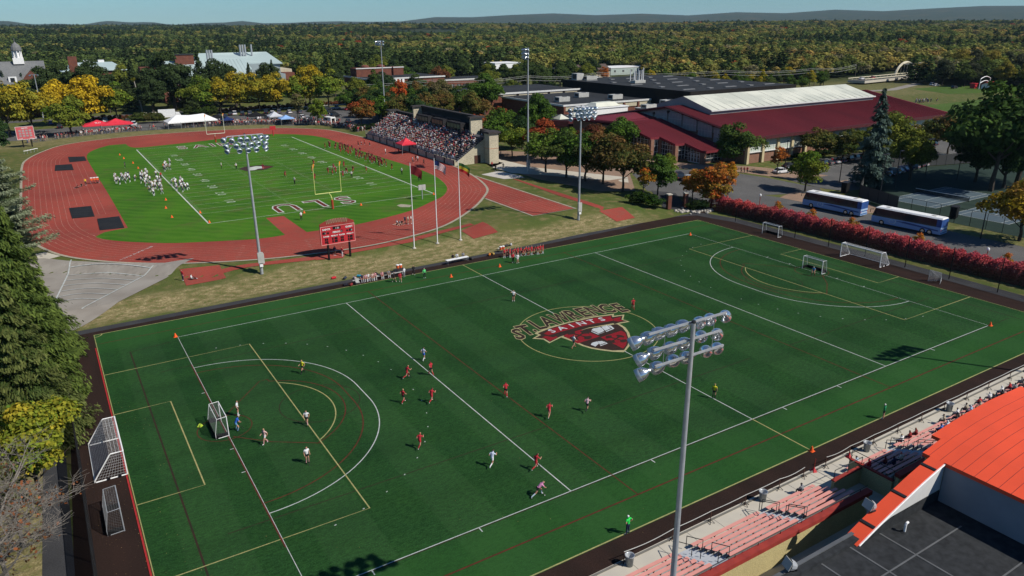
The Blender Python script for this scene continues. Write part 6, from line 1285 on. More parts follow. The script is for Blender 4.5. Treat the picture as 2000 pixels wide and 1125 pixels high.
light_pole(94.2, 115.3, 1.7, 32.6, [(-.1, -1.8, 1.8, 5), (-1, -1.7, 1.7, 5), (-1.8, -1.6, 1.6, 5)], 'tallest light pole beside the grandstand right end', rz=R(70))
light_pole(101.6, 225, 1.7, 32.8, [(-.1, -1.5, 1.5, 4), (-1, -1.4, 1.4, 4)], 'tall light pole beyond the grandstand left end', rz=R(110))
light_pole(86.3, -17.5, -.5, 22.8, A3, 'light pole behind the far right bleachers', box=False)
light_pole(-8, 330, 1.7, 20, [(-.1, -1, 1, 3)], 'slim pole beyond the golden trees', box=False)
up = thing('utility_pole', 'leaning weathered utility pole with yellow leaves at its top', 'utility pole', (30.63, 334.48, 1.8)); part('mast', mat('weathered_wood', (.33, .31, .27), .9), up, lambda b_: b_.tube([(0, 0, 0), (-1.5, 0, 14)], [.3, .2], 8))
o_ = ob('vine_leaves', TREES['shrub0'][0], up, tint=list(YELG), tint2=[.25, .22, .02]); o_.location = (-1.6, 0, 13); o_.scale = (.7, .7, .7)
# street and car-park lamps
def street_lamp(x_, y_, h_, label, arms=1):
 r_ = thing('street_lamp', label, 'street lamp', (x_, y_, z_at(x_, y_)), 0, 'dark car park lamps'); part('post', M_DARK, r_, lambda b_: b_.tube([(0, 0, 0), (0, 0, h_)], [.12, .08], 8))
 for s_ in ((-1, 1) if arms == 2 else (1,)): part('lamp_head', M_DARK, r_, lambda b_: b_.bx(s_*.1, s_*1.3, -.25, .25, h_-.05, h_+.12))
for pp, h_, l_, a in (((153.71, 55.67, 0.8), 9.2, 'dark double headed lamp just right of the blue spruce', 2), ((161.88, 57.22, 0.8), 9, 'dark lamp beside the broad yellow green tree', 1), ((182.92, 61.88, 0.8), 9.5, 'dark double headed lamp at the right of the car park', 2), ((157.11, 68.93, 0.9), 6, 'short dark lamp at the near edge of the car park', 1), ((151.52, 81.3, 1.5), 8.5, 'slim dark lamp at the corner of the field house', 1),
 ((133.69, 22.71, 0.0), 8, 'dark lamp beside the second coach, near the tennis fence', 1), ((184.85, 54.75, 0.8), 9, 'dark lamp below the huge dark tree', 1), ((160.73, 226.84, 1.8), 8, 'slim dark lamp behind the grandstand', 1)): street_lamp(pp[0], pp[1], h_, l_, a)
for k, q in enumerate(((115.4, 12.8), (117, 60), (116, 70))):
 r_ = thing('globe_lamp', ['white globe lamp beside the tail of the second coach', 'white globe lamp at the front of the first coach', 'white globe lamp by the hedge start'][k], 'street lamp', (q[0], q[1], 0)); part('post', M_BRED, r_, lambda b_: b_.tube([(0, 0, 0), (0, 0, 3.1)], .06, 6)); part('globe', M_WHITE, r_, lambda b_: b_.lathe([(.05, 3.1), (.2, 3.2), (.25, 3.4), (.2, 3.6), (.02, 3.72)], n=10))
# ================================================================ flags
def flagpole(x_, y_, top, label, bands, fl):
 z0 = z_at(x_, y_); r_ = thing('flagpole', label, 'flagpole', (x_, y_, z0), 0, 'flagpoles on the bank'); H_ = top-z0
 part('mast', M_WHITE, r_, lambda b_: b_.tube([(0, 0, 0), (0, 0, H_)], [.10, .05], 10)); part('finial', M_STEEL, r_, lambda b_: b_.lathe([(.02, H_), (.1, H_+.08), (.02, H_+.18)], n=8)); part('base_collar', M_CONC, r_, lambda b_: b_.lathe([(.35, .0), (.3, .12), (.12, .2)], n=10))
 f_ = thing('flag', fl, 'flag', (x_+.08, y_, z0+H_-.3), R(-35)); n_ = 14; hw, ln = 1.5, 2.5
 for bi, (v0, v1, u0, u1, m_) in enumerate(bands):
  mb = MB(); vs_ = []
  for i in range(n_+1):
   u = u0+(u1-u0)*i/n_
   for v_ in (v0, v1):
    sag = u*u*1.05; vs_.append((u*ln*(.78)-.15*v_*u, .22*math.sin(u*9+v_*1.5)*u + .0015*bi, -v_*hw-sag))
  mb.add(vs_, [(2*i, 2*i+2, 2*i+3, 2*i+1) for i in range(n_)]); mb.build('flag_panel', m_, f_)
 return r_
M_MAR = mat('maroon_cloth', (.20, .025, .03), .8, scale=3); M_CGR = mat('green_cloth', (.05, .13, .04), .8, scale=3); M_CYE = mat('yellow_cloth', (.50, .36, .04), .8, scale=3); M_CRE = mat('red_cloth', (.42, .03, .03), .8, scale=3); M_CNV = mat('navy_cloth', (.02, .035, .12), .8, scale=3); M_CWH = mat('white_cloth', (.72, .72, .72), .8, scale=3)
flagpole(41.7, 71.8, 15.9, 'white flagpole nearest the scoreboard', [(0, 1, 0, 1, M_MAR)], 'dark red flag hanging from the first pole')
us = [(i/13, (i+1)/13, 0 if i > 6 else .4, 1, M_CRE if i % 2 == 0 else M_CWH) for i in range(13)]+[(0, 7/13, 0, .4, M_CNV)]
flagpole(46.4, 72.1, 16.2, 'white flagpole in the middle of the three', us, 'striped national flag with blue corner on the middle pole')
flagpole(51.0, 71.9, 15.4, 'white flagpole farthest right on the bank', [(0, .34, 0, 1, M_CGR), (.34, .67, 0, 1, M_CYE), (.67, 1, 0, 1, M_CRE)], 'green, yellow and red flag on the right pole')
# ================================================================ scoreboards
def digits(par, s, x_, z_, size, m_, y_=-.16, align='CENTER', off=.0, name='lettering'):
 return text_obj(s, size, m_, (x_, y_, z_), (math.pi/2, 0, 0), par, name, align, off=off)
M_LED = mat('black_digit_panel', (.012, .01, .012), .4, scale=3)
sb = thing('scoreboard', 'red hockey scoreboard on two black posts with arched lattice top', 'scoreboard', (25.6, 72.8, 0), R(0))
BW, B0, B1 = 5.75, 3.9, 6.9
for q in (1.05, 4.75): part('post', M_BLACK, sb, lambda b_: b_.bx(q-.14, q+.14, -.1, .18, .6, B0+.2))
part('cabinet', M_RED, sb, lambda b_: b_.bx(0, BW, -.1, .45, B0, B1)); part('border', mat('pink_border', (.72, .30, .28), .6), sb, lambda b_: (b_.bx(-.06, BW+.06, -.14, -.1, B0-.06, B0+.03), b_.bx(-.06, BW+.06, -.14, -.1, B1-.03, B1+.06), b_.bx(-.06, .03, -.14, -.1, B0, B1), b_.bx(BW-.03, BW+.06, -.14, -.1, B0, B1)))
digits(sb, 'SAINTS', .95, 6.33, .42, M_WHITE, off=.012); digits(sb, 'GUEST', 4.85, 6.33, .42, M_WHITE, off=.012); digits(sb, 'PERIOD', 2.65, 5.72, .38, M_WHITE, off=.012)
for x_, s in ((.85, 'PLAYER'), (2.25, 'PENALTY'), (3.55, 'PLAYER'), (4.95, 'PENALTY')): digits(sb, s, x_, 5.17, .29, M_WHITE, off=.01)
for x_, z_, w_, h_ in ((2.75, 6.32, 1.35, .42), (3.55, 5.68, .3, .4), (.55, 5.66, .55, .4), (1.2, 5.66, .3, .3), (4.5, 5.68, .3, .3), (5.1, 5.66, .6, .42)): part('digit_panel', M_LED, sb, lambda b_: b_.bx(x_-w_/2, x_+w_/2, -.13, -.1, z_, z_+h_))
for x_ in (.72, 1.02, 1.95, 2.35, 2.62, 3.4, 3.7, 4.65, 5.0, 5.25):
 for z_ in (4.12, 4.58): part('digit_panel', M_LED, sb, lambda b_: b_.bx(x_-.12, x_+.12, -.13, -.1, z_, z_+.38))
digits(sb, '1:30', 2.8, 6.36, .40, M_WHITE, -.15); digits(sb, '1', 3.55, 5.72, .38, M_WHITE, -.15); digits(sb, '0', 5.25, 5.70, .40, M_WHITE, -.15); digits(sb, '1', .72, 5.70, .38, M_WHITE, -.15)
part('top_arch', M_BRED, sb, lambda b_: b_.add([(x_, y__, z_) for y__ in (.0, .25) for x_, z_ in [(-.05, 6.98), (-.05, 7.35), (.9, 7.75), (2.0, 8.0), (2.9, 8.06), (3.8, 8.0), (4.9, 7.75), (BW+.05, 7.35), (BW+.05, 6.98)]], [tuple(range(9)), tuple(range(17, 8, -1))]+[(i, i+9, (i+1) % 9+9, (i+1) % 9) for i in range(9)]))
for k in range(26): part('lattice_bar', mat('tan_lattice', (.40, .30, .20), .8), sb, lambda b_: b_.box((1.1+k*.14, -.03, 7.50+.25*math.sin(math.pi*(1.1+k*.14)/BW)), (.05, .04, .72), 0, 0, 0, .18 if k % 2 else -.1))
s2 = thing('scoreboard', 'faded red football scoreboard on black posts at the far left', 'scoreboard', (-16.8, 243, 1.7), R(10), None, .8)
part('cabinet', mat('faded_red', (.50, .10, .11), .6, c2=(.42, .08, .09), scale=1), s2, lambda b_: b_.bx(0, 6.2, -.1, .5, 3.2, 8.2)); [part('post', M_BLACK, s2, lambda b_: b_.bx(q-.2, q+.2, 0, .3, -.2, 3.2)) for q in (1.6, 4.6)]
part('border', M_WHITE, s2, lambda b_: (b_.bx(-.06, 6.26, -.14, -.1, 3.14, 3.24), b_.bx(-.06, 6.26, -.14, -.1, 8.16, 8.26), b_.bx(-.06, .04, -.14, -.1, 3.2, 8.2), b_.bx(6.16, 6.26, -.14, -.1, 3.2, 8.2)))
digits(s2, 'SAINTS', 3.1, 7.35, .7, M_WHITE, off=.01); digits(s2, 'HOME', 1.2, 3.35, .5, M_WHITE); digits(s2, 'GUEST', 4.9, 3.35, .5, M_WHITE)
for k in range(3):
 for j in range(4): part('digit_panel', mat('grey_digit', (.33, .28, .28), .5), s2, lambda b_: b_.bx(.9+j*1.2, 1.7+j*1.2, -.13, -.1, 4.2+k*1.0, 4.9+k*1.0))
dc = thing('play_clock', 'small red play clock on a post at the far end line', 'clock', (58.7, 223.55, 1.8)); part('post', M_RED, dc, lambda b_: b_.tube([(0, 0, 0), (0, 0, 2)], .18, 6)); part('cabinet', M_RED, dc, lambda b_: b_.bx(-1, 1, -.15, .15, 2, 3.3))
dc = thing('play_clock', 'grey backed play clock on a post near the flagpoles', 'clock', (58.41, 103.23, 1.8)); part('post', M_STEEL, dc, lambda b_: b_.tube([(0, 0, 0), (0, 0, 2.2)], .12, 6)); part('cabinet', M_UNIT, dc, lambda b_: b_.bx(-.85, -.03, -.12, .12, 2.1, 3.2)); part('cabinet', M_UNIT, dc, lambda b_: b_.bx(.03, .85, -.12, .12, 2.1, 3.2))
# goal posts
M_GPY = mat('goalpost_yellow', (.62, .64, .20), .5, scale=2); M_PAD = mat('red_pad', (.36, .06, .03), .7, scale=2)
def goalpost(x_, y_, s, label, m_):
 r_ = thing('goalpost', label, 'goalpost', (x_, y_, TZ), 0, 'football goalposts'); part('padded_base', M_PAD, r_, lambda b_: b_.lathe([(.25, 0), (.25, 1.9), (.1, 1.95)], n=10))
 part('gooseneck', m_, r_, lambda b_: b_.tube([(0, 0, 1.7), (0, 0, 2.2), (0, -s*.5, 2.75), (0, -s*1.6, 3.0), (0, -s*2.0, 3.05)], .09, 8)); part('crossbar', m_, r_, lambda b_: b_.tube([(-2.82, -s*2, 3.05), (2.82, -s*2, 3.05)], .08, 8))
 for q in (-2.82, 2.82): part('upright', m_, r_, lambda b_: b_.tube([(q, -s*2, 3.05), (q, -s*2, 9.1)], .065, 8)); part('wind_ribbon', mat('orange_ribbon', (.75, .22, .02), .6), r_, lambda b_: b_.box((q+.12, -s*2, 8.95), (.28, .03, .9), 0, 0, 0, .3))
goalpost(38.75, 105.4, -1.0, 'yellow goalpost at the near end by the maroon letters', M_GPY); goalpost(38.5, 219.0, 1.0, 'pale goalpost at the far end behind the light pole lamps', mat('goalpost_white', (.70, .70, .55), .5))
# ================================================================ goals with nets
M_NET = mat('white_net', (.42, .42, .42), .8, scale=3); M_NETD = mat('dark_net', (.06, .06, .065), .8, scale=3); M_NETG = mat('grey_net', (.16, .165, .17), .8, scale=3)
def net(par, quads_, cell, wd, m_, name='net'):
 b_ = MB()
 for a, b2, c_, d_ in quads_:
  a, b2, c_, d_ = map(Vector, (a, b2, c_, d_)); nu = max(1, int((b2-a).length/cell)); nv = max(1, int((d_-a).length/cell))
  for i in range(nu+1):
   u = i/nu; b_.tube([a.lerp(b2, u), d_.lerp(c_, u)], wd, 3, cap=False)
  for j in range(nv+1):
   v_ = j/nv; b_.tube([a.lerp(d_, v_), b2.lerp(c_, v_)], wd, 3, cap=False)
 return b_.build(name, m_, par, kind='stuff')
def frame(par, segs, r_, m_, name='frame_tube', lab=None):
 for s in segs: part(name, m_, par, lambda b_: b_.tube(s, r_, 6))
def soccer_goal(x_, y_, rz, label):
 r_ = thing('soccer_goal', label, 'goal', (x_, y_, 0), rz, 'white soccer goals'); w_, h_, d0, d1 = 3.66, 2.44, 1.1, 2.6
 part('crossbar', M_WHITE, r_, lambda b_: b_.tube([(0, -w_, h_), (0, w_, h_)], .07, 8))
 for s_ in (-w_, w_): part('goal_side', M_WHITE, r_, lambda b_: b_.tube([(0, s_, .05), (0, s_, h_), (-d0*.9, s_, h_), (-d0, s_, h_-.08), (-d1, s_, .2), (-d1+.1, s_, .06), (0, s_, .05)], .06, 8))
 part('ground_bar', M_WHITE, r_, lambda b_: b_.tube([(-d1, -w_, .08), (-d1, w_, .08)], .05, 8))
 net(r_, [((-d0, -w_, h_), (-d0, w_, h_), (-d1, w_, .1), (-d1, -w_, .1)), ((0, -w_, h_), (0, w_, h_), (-d0, w_, h_), (-d0, -w_, h_))], .24, .016, M_NET)
 for s_ in (-w_, w_): net(r_, [((0, s_, .05), (0, s_, h_), (-d0, s_, h_), (-d1, s_, .1))], .24, .016, M_NET)
 for s_ in (-w_, w_):
  for q in (-.6, -1.5): part('wheel', M_BLACK, r_, lambda b_: b_.tube([(q, s_*1.03-.05, .14), (q, s_*1.03+.05, .14)], .13, 10))
soccer_goal(TX0+.0, 27.3, 0, 'white soccer goal with netting at the left end of the turf'); soccer_goal(TX1+1.6, 26.2, math.pi, 'white soccer goal behind the right end line of the turf')
def hockey_goal(x_, y_, rz, label, m_=M_WHITE, fallen=False):
 r_ = thing('hockey_goal', label, 'goal', (x_, y_, 0), rz, 'field hockey goals'); w_, h_, d_ = 1.83, 2.14, 1.2
 for s_ in (-w_, w_): part('post', m_, r_, lambda b_: b_.tube([(0, s_, 0), (0, s_, h_)], .05, 6)); part('side_frame', m_, r_, lambda b_: b_.tube([(0, s_, h_), (-.9, s_, h_-.05), (-d_, s_, .5), (-d_, s_, 0), (0, s_, .04)], .03, 5))
 part('crossbar', m_, r_, lambda b_: b_.tube([(0, -w_, h_), (0, w_, h_)], .05, 6)); part('rear_bar', m_, r_, lambda b_: b_.tube([(-.9, -w_, h_-.05), (-.9, w_, h_-.05)], .03, 5))
 part('backboard', M_BLACK, r_, lambda b_: b_.bx(-d_-.03, -d_, -w_, w_, 0, .46)); [part('sideboard', M_BLACK, r_, lambda b_: b_.bx(-d_, 0, s_-.02, s_+.02, 0, .46)) for s_ in (-w_+.03, w_-.03)]
 net(r_, [((0, -w_, h_), (0, w_, h_), (-.9, w_, h_-.05), (-.9, -w_, h_-.05)), ((-.9, -w_, h_-.05), (-.9, w_, h_-.05), (-d_, w_, .46), (-d_, -w_, .46))], .16, .007, M_NETG)
 for s_ in (-w_, w_): net(r_, [((0, s_, .05), (0, s_, h_), (-.9, s_, h_-.05), (-d_, s_, .46))], .16, .007, M_NETG)
 for s_ in (-w_, w_): part('wheel', M_BLACK, r_, lambda b_: b_.tube([(-d_*.9, s_-.04, .1), (-d_*.9, s_+.04, .1)], .12, 10))
hockey_goal(0, CY, 0, 'white hockey goal in use in front of the left shooting circle'); hockey_goal(FX, CY, math.pi, 'white hockey goal in use in the right shooting circle')
hockey_goal(-10.4, 16.8, 0, 'spare grey hockey goal lying on the brown border, lower left', M_STEEL); hockey_goal(103.2, 45.6, math.pi, 'spare white hockey goal on the brown border, upper right')
lg_ = thing('lacrosse_goal', 'small triangular goal with grey net at the right corner of the turf', 'goal', (102.29, 13.55, 0.0), math.pi)
part('frame', M_STEEL, lg_, lambda b_: (b_.tube([(0, -.92, 0), (0, -.92, 1.83), (0, .92, 1.83), (0, .92, 0)], .03, 6), b_.tube([(0, -.92, 0), (-2.1, 0, 0), (0, .92, 0)], .025, 5))); net(lg_, [((0, -.92, 1.83), (0, .92, 1.83), (-2.1, .03, .02), (-2.1, -.03, .02))], .15, .014, M_NET); net(lg_, [((0, -.92, 0), (0, -.92, 1.83), (-1.0, -.45, .95), (-2.1, 0, 0)), ((0, .92, 0), (0, .92, 1.83), (-1.0, .45, .95), (-2.1, 0, 0))], .15, .014, M_NET)
# cones
M_CONE = mat('orange_cone', (.85, .12, .02), .55, scale=3)
cone0 = thing('traffic_cone', 'orange cone', 'cone', (0, 0, 0)); part('cone_body', M_CONE, cone0, lambda b_: b_.lathe([(.22, .04), (.14, .25), (.05, .52), (.0, .53)], n=10)); part('cone_base', M_CONE, cone0, lambda b_: b_.bx(-.24, .24, -.24, .24, 0, .04))
CN = [((-0.23, 55.05, 0.0), 'orange cone at the far left corner of the white pitch line'), ((90.88, 54.07, 0.0), 'orange cone at the far right corner of the white pitch line'), ((91.53, -0.16, 0.0), 'orange cone at the near right corner of the white pitch line'), ((45.67, -7.1, 0.0), 'orange cone where the centre line meets the near border'),
 ((41.13, 56.94, 0.0), 'orange cone on the far sideline left of the scorers table'), ((50.39, 57.21, 0.0), 'orange cone on the far sideline right of the scorers table'), ((8.74, 208.16, 1.8), 'orange marker farthest up the left coaching area'), ((9.03, 200.33, 1.8), 'second orange marker down the left coaching area'), ((10.33, 190.22, 1.8), 'third orange marker in the left coaching area'), ((10.5, 180.58, 1.8), 'orange marker just above the visiting team'),
 ((10.57, 134.09, 1.8), 'orange marker just below the visiting team'), ((9.32, 125.59, 1.8), 'orange marker between two others near the corner'), ((9.07, 116.21, 1.8), 'orange marker nearest the field corner'), ((14.55, 107.65, 1.8), 'orange pylon at the near left corner of the football field'), ((14.62, 117.16, 1.8), 'orange pylon on the left goal line'), ((62.59, 106.08, 1.8), 'orange pylon at the near right corner of the football field'), ((44.89, 105.19, 1.8), 'orange pylon on the near end line right of the post'), ((32.58, 105.18, 1.8), 'orange pylon on the near end line left of the post')]
for k, (pp, l_) in enumerate(CN):
 if k == 0: cone0.location = pp; cone0['label'] = l_; cone0['group'] = 'orange cones and markers'
 else: dup(cone0, pp, 0, l_)
# trash cans
tc0 = thing('trash_can', 'can', 'trash can', (0, 0, 0)); tcb = MB(); tcb.sm = True; tcb.lathe([(.02, .02), (.27, .02), (.32, .86), (.345, .88), (.345, .93), (.30, .93), (.27, .3), (.02, .28)], n=18); tcb.build('can_body', mat('galvanised_can', (.32, .36, .39), .35, c2=(.24, .27, .30), scale=6, metal=.5), tc0)
part('bin_liner', mat('clear_liner', (.40, .42, .44), .4), tc0, lambda b_: b_.lathe([(.36, .86), (.37, .95), (.28, .9), (.2, .6), (.02, .5)], n=14)); [part('handle', M_STEEL, tc0, lambda b_: b_.tube([(s_*.33, -.1, .7), (s_*.4, 0, .66), (s_*.33, .1, .7)], .015, 4)) for s_ in (-1, 1)]
for k, (pp, l_) in enumerate((((20.96, -9.87, 0.0), 'metal trash can at the left end of the chain barrier'), ((35.62, -9.83, 0.0), 'metal trash can left of the seated man'), ((49.97, -9.87, 0.0), 'metal trash can near the red barrier stand'), ((64.03, -9.85, 0.0), 'metal trash can beside the seated spectators'))):
 if k == 0: tc0.location = pp; tc0['label'] = l_; tc0['group'] = 'metal trash cans along the walk'
 else: dup(tc0, pp, 0, l_)
# crowd barrier: posts with A-frame feet and a sagging white rail
PX = [(20.72, -9.45, 0.0)[0], 25.7, 29.8, 33.9, 38.1, 41.4, 44.4, 47.9, 51.6, 55.6, 59.6, 63.8, 68, 72.5, 77, 82]
bp_ = [MB().tube([(0, 0, 0), (0, 0, 1.05)], .035, 6).mesh('post', mat('rusty_post', (.12, .06, .045), .7, scale=4)), MB().tube([(-.28, -.22, .02), (0, 0, .3), (.28, .22, .02)], .03, 5).mesh('foot', M_DARK), MB().tube([(-.28, .22, .02), (0, 0, .3), (.28, -.22, .02)], .03, 5).mesh('foot', M_DARK)]
for k, x_ in enumerate(PX):
 r_ = thing('barrier_post', 'dark A foot barrier post holding the white rail, %s from left' % ['first', 'second', 'third', 'fourth', 'fifth', 'sixth', 'seventh', 'eighth', 'ninth', 'tenth', 'eleventh', 'twelfth', 'thirteenth', 'fourteenth', 'fifteenth', 'last'][k], 'barrier post', (x_, -9.5+.04*(k % 2), 0), k*.7, 'barrier posts along the walk')
 for nm, me_ in zip(('post', 'foot', 'foot'), bp_): ob(nm, me_, r_)
for k in range(len(PX)-1):
 if 41.0 < PX[k] < 41.8: continue
 a, b2 = PX[k], PX[k+1]; sag = .16 if k in (0, 6, 4) else .05
 o_ = MB().tube([(a+(b2-a)*i/8, -9.48, 1.05-sag*math.sin(math.pi*i/8)) for i in range(9)], .032, 5).build('barrier_rail', M_UNIT, label='white rail of the walk barrier, %s span from its left end' % ['first', 'second', 'third', 'fourth', 'fifth', 'sixth', 'seventh', 'eighth', 'ninth', 'tenth', 'eleventh', 'twelfth', 'thirteenth', 'fourteenth', 'fifteenth'][k], category='rail', group='white rails between barrier posts')
for k, (pp, l_) in enumerate((((43.0, -9.33, 0.0), 'red stand with pole at the left edge of the gap in the rail'), ((47.67, -9.64, 0.0), 'low red stand at the right edge of the gap in the rail'))):
 r_ = thing('red_stand', l_, 'stand', pp); part('foot', M_RED, r_, lambda b_: b_.lathe([(.34, 0), (.1, .3), (.06, .45)], n=5)); part('pole', M_BRED, r_, lambda b_: b_.tube([(0, 0, .3), (.05, 0, 1.25 if k == 0 else .6)], .035, 5))
# left fence with windscreen
lf = thing('chain_fence', 'tall black fence with dark mesh along the left border of the turf', 'fence', (-12.7, -40, 0))
for k in range(35): part('post', M_BLACK, lf, lambda b_: b_.tube([(0, k*3.05, 0), (0, k*3.05, 3.1)], .05, 6))
M_MESH, t, p = newmat('fence_mesh'); p.inputs['Base Color'].default_value = (.012, .012, .013, 1); p.inputs['Roughness'].default_value = .8; p.inputs['Alpha'].default_value = .55
part('rail', M_BLACK, lf, lambda b_: b_.tube([(0, 0, 3.08), (0, 104, 3.08)], .03, 5)); part('rail', M_BLACK, lf, lambda b_: b_.tube([(0, 0, .06), (0, 104, .06)], .03, 5)); part('mesh_screen', M_MESH, lf, lambda b_: b_.bx(-.01, .01, 0, 104, .1, 3.05))
rf_ = thing('net_posts', 'black posts of the ball stop net behind the right end', 'fence', (105.8, -30, 0)); rf_['category'] = 'fence'; rf_.name = 'ball_stop_fence'
M_MESH2, t, p = newmat('fine_mesh'); p.inputs['Base Color'].default_value = (.02, .02, .02, 1); p.inputs['Roughness'].default_value = .8; p.inputs['Alpha'].default_value = .10
for k in range(13): part('post', M_BLACK, rf_, lambda b_: b_.tube([(0, k*7.2, 0), (0, k*7.2, 2.4 if k > 9 else 5.2)], .07, 6))
part('net_screen', M_MESH2, rf_, lambda b_: b_.bx(-.01, .01, 0, 86, .05, 2.4))
# gate
gt_ = thing('entrance_gate', 'brick pillared gate with black iron leaves at the turf corner', 'gate', (100.9, 70.6, z_at(101, 71)), R(-12))
for q in (0, 4.1): part('pillar', M_BRICK, gt_, lambda b_: (b_.bx(q-.42, q+.42, -.42, .42, 0, 3.1))); part('capstone', M_CONC, gt_, lambda b_: b_.bx(q-.52, q+.52, -.52, .52, 3.1, 3.3))
for q0, q1 in ((.45, 3.65), (4.6, 8.6)):
 lf2 = part('gate_leaf', M_BLACK, gt_, lambda b_: (b_.tube([(q0+(q1-q0)*i/8, 0, 2.1+.45*math.sin(math.pi*i/8)) for i in range(9)], .03, 4), b_.tube([(q0, 0, .25), (q1, 0, .25)], .03, 4)))
 for i in range(16): part('bar', M_BLACK, lf2, lambda b_: b_.tube([(q0+(q1-q0)*(i+.5)/16, 0, .2), (q0+(q1-q0)*(i+.5)/16, 0, 2.2+.4*math.sin(math.pi*(i+.5)/16))], .018, 4))
rng = np.random.default_rng(3)
rk_me = []
for i in range(5):
 mb = MB(); pts = [(rng.uniform(.7, 1)*math.cos(a)*math.cos(b_), rng.uniform(.7, 1)*math.sin(a)*math.cos(b_), .7*math.sin(b_)*rng.uniform(.7, 1)) for b_ in (-.6, .1, .8) for a in np.arange(0, 6.28, 1.05)]+[(0, 0, .75)]
 mb.add(pts, [(j*6+k, j*6+(k+1) % 6, (j+1)*6+(k+1) % 6, (j+1)*6+k) for j in range(2) for k in range(6)]+[(12+k, 12+(k+1) % 6, 18) for k in range(6)]); rk_me.append(mb.mesh('rock', mat('pale_rock', (.42, .39, .33), .9, c2=(.30, .28, .25), scale=1.5)))
for k in range(90):
 a = rng.uniform(0, 1); x_, y_ = (101.5+a*9+rng.normal()*.6, 67.6-a*1.2+rng.normal()*1.1)
 o_ = ob('rock', rk_me[k % 5], None, label='pale boulder in the rock bank beside the gate', category='rock', group='pale boulders beside the gate'); o_.location = (x_, y_, z_at(x_, y_)+.12); s_ = rng.uniform(.25, .62); o_.scale = (s_, s_*.8, s_*.8); o_.rotation_euler = (0, 0, k)
# ================================================================ vehicles
def car_mesh(kind='sedan'):
 L_, W_ = (4.7, 1.85) if kind != 'suv' else (4.8, 1.95); h1, h2 = (.82, 1.45) if kind == 'sedan' else ((.98, 1.75) if kind == 'suv' else (1.0, 1.85))
 sec = [(-L_/2, .35, h1*.72), (-L_/2+.15, .28, h1*.93), (-L_*.28, .25, h1), (L_*.2, .25, h1), (L_*.42, .28, h1*.86), (L_/2, .38, h1*.62)]
 b_ = MB(); b_.sm = False; v_ = []
 for x_, z0, z1_ in sec:
  w_ = W_/2*(.94 if abs(x_) > L_*.4 else 1)
  v_ += [(x_, -w_, z0), (x_, w_, z0), (x_, w_*1.0, z1_*.8), (x_, w_*.92, z1_), (x_, -w_*.92, z1_), (x_, -w_, z1_*.8)]
 n_ = 6; b_.add(v_, [(i*n_+j, (i+1)*n_+j, (i+1)*n_+(j+1) % n_, i*n_+(j+1) % n_) for i in range(len(sec)-1) for j in range(n_)]+[tuple(range(n_)), tuple((len(sec)-1)*n_+j for j in range(n_))[::-1]])
 r0, r1, t0_, t1_ = (-L_*.40, L_*.24, -L_*.26, L_*.06) if kind == 'sedan' else ((-L_*.47, L_*.26, -L_*.43, L_*.10) if kind == 'suv' else (-L_*.02, L_*.28, .0, L_*.14))
 w0, w1 = W_/2*.90, W_/2*.74
 g_ = MB(); cab = [(r0, -w0, h1-.02), (r1, -w0, h1-.02), (r1, w0, h1-.02), (r0, w0, h1-.02), (t0_, -w1, h2-.06), (t1_, -w1, h2-.06), (t1_, w1, h2-.06), (t0_, w1, h2-.06)]
 g_.add(cab, [(0, 1, 5, 4), (1, 2, 6, 5), (2, 3, 7, 6), (3, 0, 4, 7)])
 b_.add([(t0_-.05, -w1-.02, h2-.07), (t1_+.05, -w1-.02, h2-.07), (t1_+.05, w1+.02, h2-.07), (t0_-.05, w1+.02, h2-.07), (t0_+.1, -w1+.1, h2), (t1_-.1, -w1+.1, h2), (t1_-.1, w1-.1, h2), (t0_+.1, w1-.1, h2)], [(4, 5, 6, 7), (0, 1, 5, 4), (1, 2, 6, 5), (2, 3, 7, 6), (3, 0, 4, 7), (3, 2, 1, 0)])
 for q in (-.02, .45):
  for s_ in (-1, 1): b_.add([(q-.05, s_*(w0+.01), h1), (q+.05, s_*(w0+.01), h1), (q+.02, s_*(w1+.015), h2-.06), (q-.06, s_*(w1+.015), h2-.06)], [(0, 1, 2, 3)])
 if kind == 'pickup': b_.bx(-L_*.46, -L_*.05, -W_*.38, W_*.38, h1, h1+.03)
 return b_, g_, L_, W_
M_CAR = attr_mat('car_paint', 'paint', 'OBJECT', .25); MATS['car_paint'].node_tree.nodes['Principled BSDF'].inputs['Specular IOR Level'].default_value = .6
wh = MB().tube([(0, -.11, 0), (0, .11, 0)], .33, 12).mesh('wheel', M_BLACK); rm_ = MB().tube([(0, -.125, 0), (0, .125, 0)], .2, 10).mesh('rim', M_STEEL)
CARS = {}
for kd in ('sedan', 'suv', 'pickup'):
 b_, g_, L_, W_ = car_mesh(kd); r_ = thing('parked_car', 'x', 'car', (0, 0, -50)); o_ = b_.build('body', M_CAR, r_, paint=[.5, .5, .5]); g_.build('car_window', M_GLASS, r_)
 for sx_ in (-1, 1):
  for sy_ in (-1, 1): w_ = ob('wheel', wh, r_); w_.location = (sx_*L_*.31, sy_*(W_/2-.08), .33); ob('rim', rm_, w_)
 part('headlight', M_WHITE, r_, lambda q: q.bx(L_/2-.12, L_/2-.02, -W_*.42, -W_*.26, .55, .68)); part('headlight', M_WHITE, r_, lambda q: q.bx(L_/2-.12, L_/2-.02, W_*.26, W_*.42, .55, .68)); part('tail_light', M_RED, r_, lambda q: q.bx(-L_/2-.01, -L_/2+.08, -W_*.43, -W_*.28, .6, .75)); part('tail_light', M_RED, r_, lambda q: q.bx(-L_/2-.01, -L_/2+.08, W_*.28, W_*.43, .6, .75))
 CARS[kd] = r_
PAINT = {'white': (.70, .70, .70), 'black': (.015, .015, .017), 'silver': (.36, .38, .40), 'dark blue': (.02, .035, .10), 'red': (.30, .015, .02), 'grey': (.12, .125, .13), 'pale silver': (.50, .52, .53), 'blue': (.03, .08, .28), 'teal': (.03, .09, .11)}
used = set()
